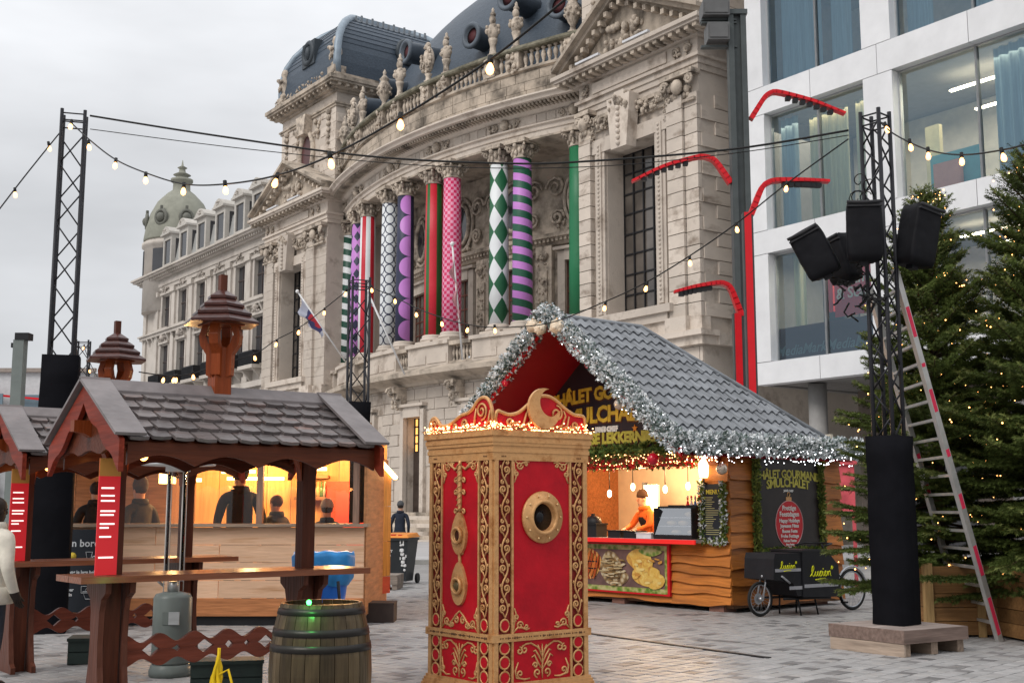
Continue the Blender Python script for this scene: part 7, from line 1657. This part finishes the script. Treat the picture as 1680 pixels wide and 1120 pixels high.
def fir(label, base, H, Rm, seed, z_low=.75, top_whorls=31):
    q = random.Random(seed); t = thing('fir_tree', label, 'tree', base, 0, 'fir trees with fairy lights'); cr = MB(); br = MB(); V = Vector
    tr = MB(); tr.tube([(0,0,.3),(.03,.02,H*.4),(.02,0,H*.75),(0,0,H+.02)], [.11,.08,.045,.012], 8); tr.build('trunk', BARK, t)
    tips = []
    vs_all = [[], []]
    def twig(a, d, l, m):
        d = d.normalized(); s = d.orthogonal().normalized(); u = d.cross(s); an = q.uniform(0, 2*pi); s2 = s*cos(an) + u*sin(an); u2 = d.cross(s2)
        T = TWIGS[min(len(TWIGS)-1, max(0, int(l/.04)-1))]
        vs_all[m].append(T[:, 0:1]*np.array(s2) + T[:, 1:2]*np.array(u2) + T[:, 2:3]*np.array(d) + np.array(a))
    for wv in range(top_whorls):
        f = wv/(top_whorls-1); z = z_low + (H-z_low-.12)*f**.92; n = 11 if f < .5 else 9 if f < .8 else 7
        Lb = Rm*(1-f)**.68 + .16; a0 = q.uniform(0, 6.28)
        for k in range(n):
            a = a0 + 2*pi*k/n + q.uniform(-.3,.3); L = Lb*q.uniform(.62,1.15); el = -.16 + .95*f**1.4 + q.uniform(-.22,.22)
            dr = V((cos(a), sin(a), 0)); pts = []; zj = q.uniform(-.12,.12)*(1 if f < .9 else 0)
            for i in range(7):
                s = i/6; pts.append(V((0,0,z+zj)) + dr*(L*s*cos(el)) + V((0,0, L*s*sin(el) + .12*L*s*s)))
            br.tube(pts, [.016*(1-.8*i/6)+.003 for i in range(7)], 4)
            side = V((-dr.y, dr.x, 0)); tips.append(pts[-1])
            nt_ = max(3, int(L/.066))
            for i in range(nt_):
                s = .22 + .78*(i+.5)/nt_; j = min(5, int(s*6)); p = pts[j].lerp(pts[j+1], s*6-j); dd = (pts[j+1]-pts[j]).normalized()
                for sg in (-1, 1):
                    l2 = (.10+.30*L*(1-s)+.06)*q.uniform(.7,1.2); l2 = min(l2, .42); d2 = dd*.75 + side*sg*q.uniform(.55,.9) + V((0,0,q.uniform(-.22,.10)))
                    twig(p, d2, l2, 1 if s > .8 and q.random() < .5 else 0)
                    if l2 > .2: 
                        p3 = p + d2.normalized()*l2*.5
                        twig(p3, d2 + dd*.8 + V((0,0,q.uniform(-.2,.3))), l2*.5, 0); twig(p3, d2 - dd*.3 + side*sg*.5, l2*.42, 0)
                if q.random() < .6: twig(p, dd*.6 + V((0,0,-.5)), .10, 0)
            twig(pts[-2], pts[-1]-pts[-2]+V((0,0,.02)), L/6+.08, 1); twig(pts[3], pts[4]-pts[3], L/6+.05, 0); twig(pts[4], pts[5]-pts[4], L/6+.05, 0)
    twig(V((0,0,H-.3)), V((0,0,1)), .34, 1)
    put('crown', tri_mesh('crown', vs_all, [NEED, NEED2]), t, kind='stuff'); br.build('branches', BARK, t)
    lt_ = MB()
    for i in range(290):
        p = q.choice(tips); c = V((0,0,p.z)); pp = c.lerp(p, q.uniform(.45,1.0)) + V((q.uniform(-.12,.12), q.uniform(-.12,.12), q.uniform(-.15,.06))); lt_.sphere(pp, q.uniform(.006,.011), 5, 4)
    lt_.build('fairy_lights', emit('tree fairy light', (1., .46, .13), 9), t, kind='stuff')
p1 = at(1545, 900, 16.4); fir('fir tree with warm fairy lights right behind the ladder', (p1.x, 16.4, 0), at(1520, 318, 16.4).z, 1.34, 5)
p2 = at(1738, 900, 15.2); fir('taller fir tree cut by the right picture edge', (p2.x, 15.2, 0), 6.35, 1.55, 8)
PLW = wood('golden brown planter wood', (.24,.125,.05), 'x', rough=.55, var=.3, rv=.25)
def planter(label, gp, rot, w_, h_):
    t = thing('tree_planter', label, 'planter', gp, rot, 'wooden tree planters')
    for k in range(5):
        z0 = .03+k*h_/5
        for (f, a) in enumerate((0, pi/2, pi, 3*pi/2)):
            M = Matrix.Rotation(a, 4, 'Z'); b = MB(); b.add([M @ Vector(p) for p in [(-w_/2+.005,-w_/2-.02,z0),(w_/2-.005,-w_/2-.02,z0),(w_/2-.005,-w_/2+.01,z0),(-w_/2+.005,-w_/2+.01,z0),(-w_/2+.005,-w_/2-.02,z0+h_/5-.008),(w_/2-.005,-w_/2-.02,z0+h_/5-.008),(w_/2-.005,-w_/2+.01,z0+h_/5-.008),(-w_/2+.005,-w_/2+.01,z0+h_/5-.008)]], [(0,3,2,1),(4,5,6,7),(0,1,5,4),(1,2,6,5),(2,3,7,6),(3,0,4,7)]); b.build('plank', PLW, t)
    for (sx, sy) in ((-1,-1),(1,-1),(1,1),(-1,1)): MB().box(sx*(w_/2)-.05, sy*(w_/2)-.05, 0, sx*(w_/2)+.05, sy*(w_/2)+.05, h_+.06).build('corner_post', wood('pale post', (.36,.23,.10), 'z'), t)
    MB().box(-.05,-w_/2-.045,.0,.05,-w_/2-.021,h_+.04).build('batten', wood('pale post', (.36,.23,.10), 'z'), t)
    MB().box(-w_/2+.02,-w_/2+.02,h_*.85,w_/2-.02,w_/2-.02,h_*.88).build('soil', mat('dark soil', (.03,.022,.015), .9), t)
planter('wooden planter of the fir tree behind the ladder', (p1.x+.06, 16.1, 0), rad(4), 1.35, .86)
planter('wooden planter at the right picture edge', (p2.x+.02, 14.95, 0), rad(6), 1.35, .86)
# red and white stall canvas behind the tree
b = MB(); a = at(1366, 762, 24); c = at(1404, 838, 24); b.box(a.x, 24, c.z, c.x, 24.05, a.z); b.box(a.x-.05,23.95,a.z,c.x+.05,24.1,a.z+.08); b.box(a.x,24,0,a.x+.06,24.06,c.z); b.box(c.x-.06,24,0,c.x,24.06,c.z); sc_ = tag(b.build('stall_canvas', mat('pink red canvas', (.62,.10,.12), .7, var=.3, scale=4)), 'pink red stall canvas glimpsed between chalet and fir tree', 'canvas')

# ================================================================== string lights
def cat_rom(P, n=8):
    Q = []
    for i in range(len(P)-1):
        p0, p1_, p2_, p3 = P[max(i-1,0)], P[i], P[i+1], P[min(i+2,len(P)-1)]
        for k in range(n): t = k/n; Q.append(.5*((2*p1_)+(p2_-p0)*t+(2*p0-5*p1_+4*p2_-p3)*t*t+(3*p1_-p0-3*p2_+p3)*t**3))
    Q.append(P[-1]); return Q
SOCK = MB().lathe([(.012,.10),(.022,.095),(.024,.035),(.02,.03)], 8).mesh('socket', [SOCKET])
BLB = MB().lathe([(.012,.03),(.020,.015),(.029,-.012),(.031,-.03),(.026,-.05),(.012,-.064),(.001,-.067)], 10).mesh('bulb', [BULB])
def string(label, pts, bulbs, r=.009, size=.85):
    t = thing('string_lights', label, 'string lights', (0,0,0), 0, 'festoon light strings over the square'); P = [at(*p) for p in pts]; MB().tube(cat_rom(P), r, 6).build('cable', SOCKET, t)
    for (x, y, Y) in bulbs:
        o = put('bulb', BLB, t, loc=at(x, y, Y)); o.scale = (size,)*3; o.rotation_euler = (rnd.uniform(-.25,.25), rnd.uniform(-.25,.25), 0); put('socket', SOCK, o)
def lerp_y(pts, x):
    for i in range(len(pts)-1):
        a, b_ = sorted((pts[i], pts[i+1]), key=lambda p: p[0])
        if a[0] <= x <= b_[0]: return a[2] + (b_[2]-a[2])*(x-a[0])/max(1e-6, b_[0]-a[0])
    return pts[-1][2]
def string2(label, pts, bl, **k): string(label, pts, [(x, y, lerp_y(pts, x)) for x, y in bl], **k)
string2('light string rising from left picture edge to the tall truss', [(-20,368,14.6),(40,290,15.2),(98,218,15.85)], [(25,318),(81,242)])
string2('light string from tall left truss sweeping overhead to top right', [(115,200,15.8),(150,232,15.2),(190,262,14.6),(240,284,13.8),(302,302,13),(370,302,12),(453,288,11),(543,255,10),(657,193,9),(804,98,8),(945,-15,7.2)], [(116,206),(146,240),(189,270),(239,294),(301,312),(370,310),(452,298),(543,266),(657,202),(804,110)], size=.95)
string2('thick black cable with no bulbs spanning between the two tall trusses', [(148,190,15.9),(350,222,15.6),(600,256,15.2),(820,268,14.9),(960,265,14.7),(1200,245,14.4),(1392,214,14.1)], [], r=.014)
string2('thin wire slung just below the thick cable', [(148,212,15.9),(400,244,15.5),(700,272,15.0),(960,274,14.7),(1200,252,14.4),(1392,222,14.1)], [], r=.006)
string2('light string from loudspeaker tower down to the small truss', [(1392,228,14.0),(1290,302,14.4),(1209,366,14.8),(1131,420,15.3),(1060,463,15.8),(992,495,16.4),(900,530,17.2),(815,537,18),(767,532,18.6),(725,521,19.2),(683,505,19.8),(645,486,20.5),(604,470,21.2)], [(1290,308),(1209,375),(1132,430),(1060,472),(992,504),(812,541),(767,540),(725,530),(683,515),(648,493),(610,475)])
string2('low light string from small truss to behind the cupolas', [(575,472,21.3),(530,508,21),(490,538,20.5),(452,558,20),(418,580,19.5),(352,600,19),(318,612,18.6),(290,616,18.3),(270,616,18),(228,610,17.6)], [(567,481),(532,512),(490,544),(453,564),(418,586),(351,604),(317,617),(289,622),(285,622),(268,622)])
string2('light string from loudspeaker tower towards the right picture edge', [(1443,200,13.9),(1470,222,13.4),(1523,246,12.6),(1578,254,11.8),(1645,246,11),(1700,232,10.4)], [(1455,211),(1494,240),(1523,254),(1578,263),(1646,256)], size=.9)
string2('short light string sagging from distant truss', [(137,566,31),(150,600,31),(172,640,31)], [(137,570),(147,608)])

# ================================================================== people
def bake_skin(verts, edges, radii, root=0, sub=2):
    me = bpy.data.meshes.new('skin'); me.from_pydata(verts, edges, []); o = bpy.data.objects.new('skin', me); COL.objects.link(o)
    m = o.modifiers.new('s', 'SKIN'); 
    if not me.skin_vertices: me.attributes
    sv = me.skin_vertices[0].data if me.skin_vertices else None
    if sv is None:
        bpy.context.view_layer.objects.active = o; bpy.ops.mesh.customdata_skin_add(); sv = me.skin_vertices[0].data
    for i, r in enumerate(radii): sv[i].radius = r if isinstance(r, tuple) else (r, r); sv[i].use_root = (i == root)
    m.use_smooth_shade = True; s = o.modifiers.new('u', 'SUBSURF'); s.levels = sub; s.render_levels = sub
    dg = bpy.context.evaluated_depsgraph_get(); dg.update(); res = bpy.data.meshes.new_from_object(o.evaluated_get(dg)); bpy.data.objects.remove(o); return res
def person(label, loc, rotz, mats, zone, pose='stand', hat=None, hair=None, name='person', group=None, extra=None):
    """joints in metres, person faces local -y"""
    J = {}; E = []; Rr = {}
    def j(n, p, r, par=None):
        J[n] = p; Rr[n] = r
        if par: E.append((par, n))
    lean = {'stand': 0, 'lean': .15, 'walk': .05}[pose]
    j('pelvis', (0,0,.98), (.165,.125)); j('waist', (0,-.01-lean*.3,1.10), (.155,.12), 'pelvis'); j('chest', (0,-.02-lean*.7,1.32), (.185,.135), 'waist'); j('upchest', (0,-.02-lean,1.44), (.13,.10), 'chest')
    j('neck', (0,-.025-lean*1.12,1.53), .062, 'upchest'); j('jaw', (0,-.05-lean*1.3,1.60), (.072,.082), 'neck'); j('head', (0,-.035-lean*1.35,1.68), (.082,.098), 'jaw'); j('crown', (0,-.02-lean*1.35,1.755), (.06,.07), 'head')
    for s, S in ((-1,'l'), (1,'r')):
        j('hip'+S, (s*.095,0,.90), .105, 'pelvis'); step = s*.12 if pose == 'walk' else 0
        j('knee'+S, (s*.10,-.02-step,.50), .07, 'hip'+S); j('ankle'+S, (s*.105,.02-step*1.4,.09), .05, 'knee'+S); j('toe'+S, (s*.12,-.13-step*1.4,.045), .042, 'ankle'+S)
        j('sho'+S, (s*.19,-.02-lean,1.42), .075, 'upchest')
        if pose == 'lean': el, wr_, hd = (s*.265,-.14-lean,1.20), (s*.17,-.36-lean,1.13), (s*.15,-.44-lean,1.11)
        else: el, wr_, hd = (s*.27,.03,1.15), (s*.25,-.06,.92), (s*.245,-.09,.86)
        j('elb'+S, el, .056, 'sho'+S); j('wri'+S, wr_, .042, 'elb'+S); j('pal'+S, hd, (.042,.026), 'wri'+S)
        d = (Vector(hd)-Vector(wr_)).normalized(); ax = d.orthogonal().normalized(); ax = Vector((0,1,0)) if pose != 'lean' else Vector((1,0,0))
        for k, (o, ln) in enumerate(((-.03,.065),(-.010,.08),(.011,.076),(.03,.06))):
            b0 = Vector(hd) + d*.035 + ax*o; b1 = b0 + d*ln*.55; b2 = b1 + (d*.7 + Vector((0,-.5,-.3)))*ln*.45
            j('f%d%s' % (k,S), tuple(b0), .010, 'pal'+S); j('g%d%s' % (k,S), tuple(b1), .009, 'f%d%s' % (k,S)); j('h%d%s' % (k,S), tuple(b2), .008, 'g%d%s' % (k,S))
        tb = Vector(hd) - ax*.04 ; j('t0'+S, tuple(tb), .012, 'pal'+S); j('t1'+S, tuple(tb + d*.045 - ax*.02), .010, 't0'+S)
    names = list(J); idx = {n: i for i, n in enumerate(names)}
    me = bake_skin([J[n] for n in names], [(idx[a], idx[b_]) for a, b_ in E], [Rr[n] for n in names], 0, 1)
    # face details merged into the same mesh
    import bmesh
    f = MB(); h = Vector(J['head']); hy = h.y
    f.sphere((0, hy-.10, h.z-.025), .017, 6, 5, (.8,1.2,1.5))
    for s in (-1, 1): f.sphere((s*.032, hy-.085, h.z+.005), .011, 6, 4); f.sphere((s*.083, hy, h.z-.015), .022, 6, 5, (.4,.8,1.3))
    f.sphere((0, hy-.088, h.z-.068), .018, 6, 4, (1.4,.5,.4))
    bm = bmesh.new(); bm.from_mesh(me); fm_ = f.mesh('f'); bm.from_mesh(fm_); bm.to_mesh(me); bm.free()
    me.materials.clear()
    for m in mats: me.materials.append(m)
    for p in me.polygons: p.material_index = zone(p.center, J); p.use_smooth = True
    t = thing(name, label, 'person', loc, rotz, group); put('body', me, t)
    c = h + Vector((0,.012,.03))
    nk = Vector(J['neck']); cl = MB(); cl.lathe([(.105,-.05),(.115,-.015),(.10,.03),(.085,.035),(.08,-.02)], 14, (nk.x, nk.y+.01, nk.z)); cl.build('collar', mats[1], t)
    hm = MB(); hm.lathe([(.205,.80),(.215,.84),(.20,.90),(.185,.96)], 18, (0, J['pelvis'][1], 0)); hm.build('jacket_hem', mats[1], t)
    if hair: b = MB(); b.sphere(c, .104, 12, 8, (.92,1.0,.95)); b.build('hair', hair, t)
    if hat: b = MB(); b.lathe([(.098,.0),(.106,.02),(.104,.05),(.09,.10),(.055,.14),(.01,.155)], 14, (c.x, c.y, c.z+.0)); b.build('hat', hat, t)
    return t
SKIN = mat('skin', (.50,.27,.18), .5); 
def cm(n, c): return mat(n, c, .85, var=.2, scale=8, bump=.2, bscale=20)
def zone_std(c, J):
    hz = J['neck'][2]
    if c.z > hz + .02: return 0
    if c.z < .12: return 3
    if (abs(c.x) > .2 and c.z < .90 and c.z > .7): return 0
    return 1 if c.z > .86 else 2
NV = cm('navy jacket', (.018,.022,.035)); JE = cm('dark jeans', (.03,.035,.05)); SH = mat('dark shoes', (.02,.02,.02), .6); HAIRD = mat('dark hair', (.03,.022,.018), .7)
pp = ground_at(655, 925); person('person in dark hooded jacket seen from behind on the square', pp, rad(176), [SKIN, NV, JE, SH], zone_std, 'walk', hair=HAIRD, hat=mat('grey knit hat', (.08,.08,.085), .9))
def zone_vend(c, J):
    hz = J['neck'][2]
    if c.z > hz + .01: return 0
    if c.y < J['wril'][1] + .02 and c.z < 1.2 and c.z > 1.0: return 0
    if c.y < -.20 and abs(c.x) < .10 and .6 < c.z < 1.36: return 2
    return 1 if c.z > .86 else 3
v_ = CM @ Vector((-2.55, .95, .10)); person('vendor in orange top, dark apron and dark beanie bending over the counter', v_, CR + rad(-12), [SKIN, cm('orange top', (.68,.13,.02)), cm('dark apron', (.025,.02,.02)), JE], zone_vend, 'lean', hat=mat('dark brown beanie', (.05,.025,.015), .9))
DK = cm('dark olive coat', (.030,.026,.018)); DK2 = cm('black coat', (.015,.014,.014)); GRYH = mat('grey knit hat light', (.25,.23,.22), .9)
def hutp(px, py_head, Y, label, mats, hat=None, hair=HAIRD, rz=170):
    top = at(px, py_head, Y); sc = top.z/1.80; t = person(label, (top.x, Y, 0), rad(rz), mats, zone_std, 'stand', hat=hat, hair=hair); t.scale = (sc,)*3; return t
hutp(233, 788, 17.7, 'man in dark olive coat at the left hut window', [SKIN, DK, JE, SH], hat=mat('brown wool cap', (.06,.045,.03), .95), rz=235)
hutp(396, 764, 17.6, 'tall person in black coat in the middle hut window', [SKIN, DK2, JE, SH], hair=DK2, hat=mat('black hood', (.02,.02,.02), .95), rz=205)
hutp(456, 812, 18.0, 'seated looking dark clad person beside the middle window post', [SKIN, DK, JE, SH], hair=mat('brown hair', (.08,.04,.02), .8), rz=240)
hutp(537, 823, 17.8, 'person in black coat and pale grey hat at right hut window', [SKIN, DK2, JE, SH], hat=GRYH, rz=190)
hutp(160, 790, 17.8, 'person in dark coat left of the red banner', [SKIN, DK2, JE, SH], rz=200)
WCO = cm('off white coat', (.58,.54,.46)); wp = at(-14, 838, 10.9); t_ = person('person in off white coat cut by left picture edge', (wp.x, 10.9, 0), rad(150), [HAIRD, WCO, JE, SH], zone_std, 'stand', hair=HAIRD); t_.scale = (1.12,1.12,.95)
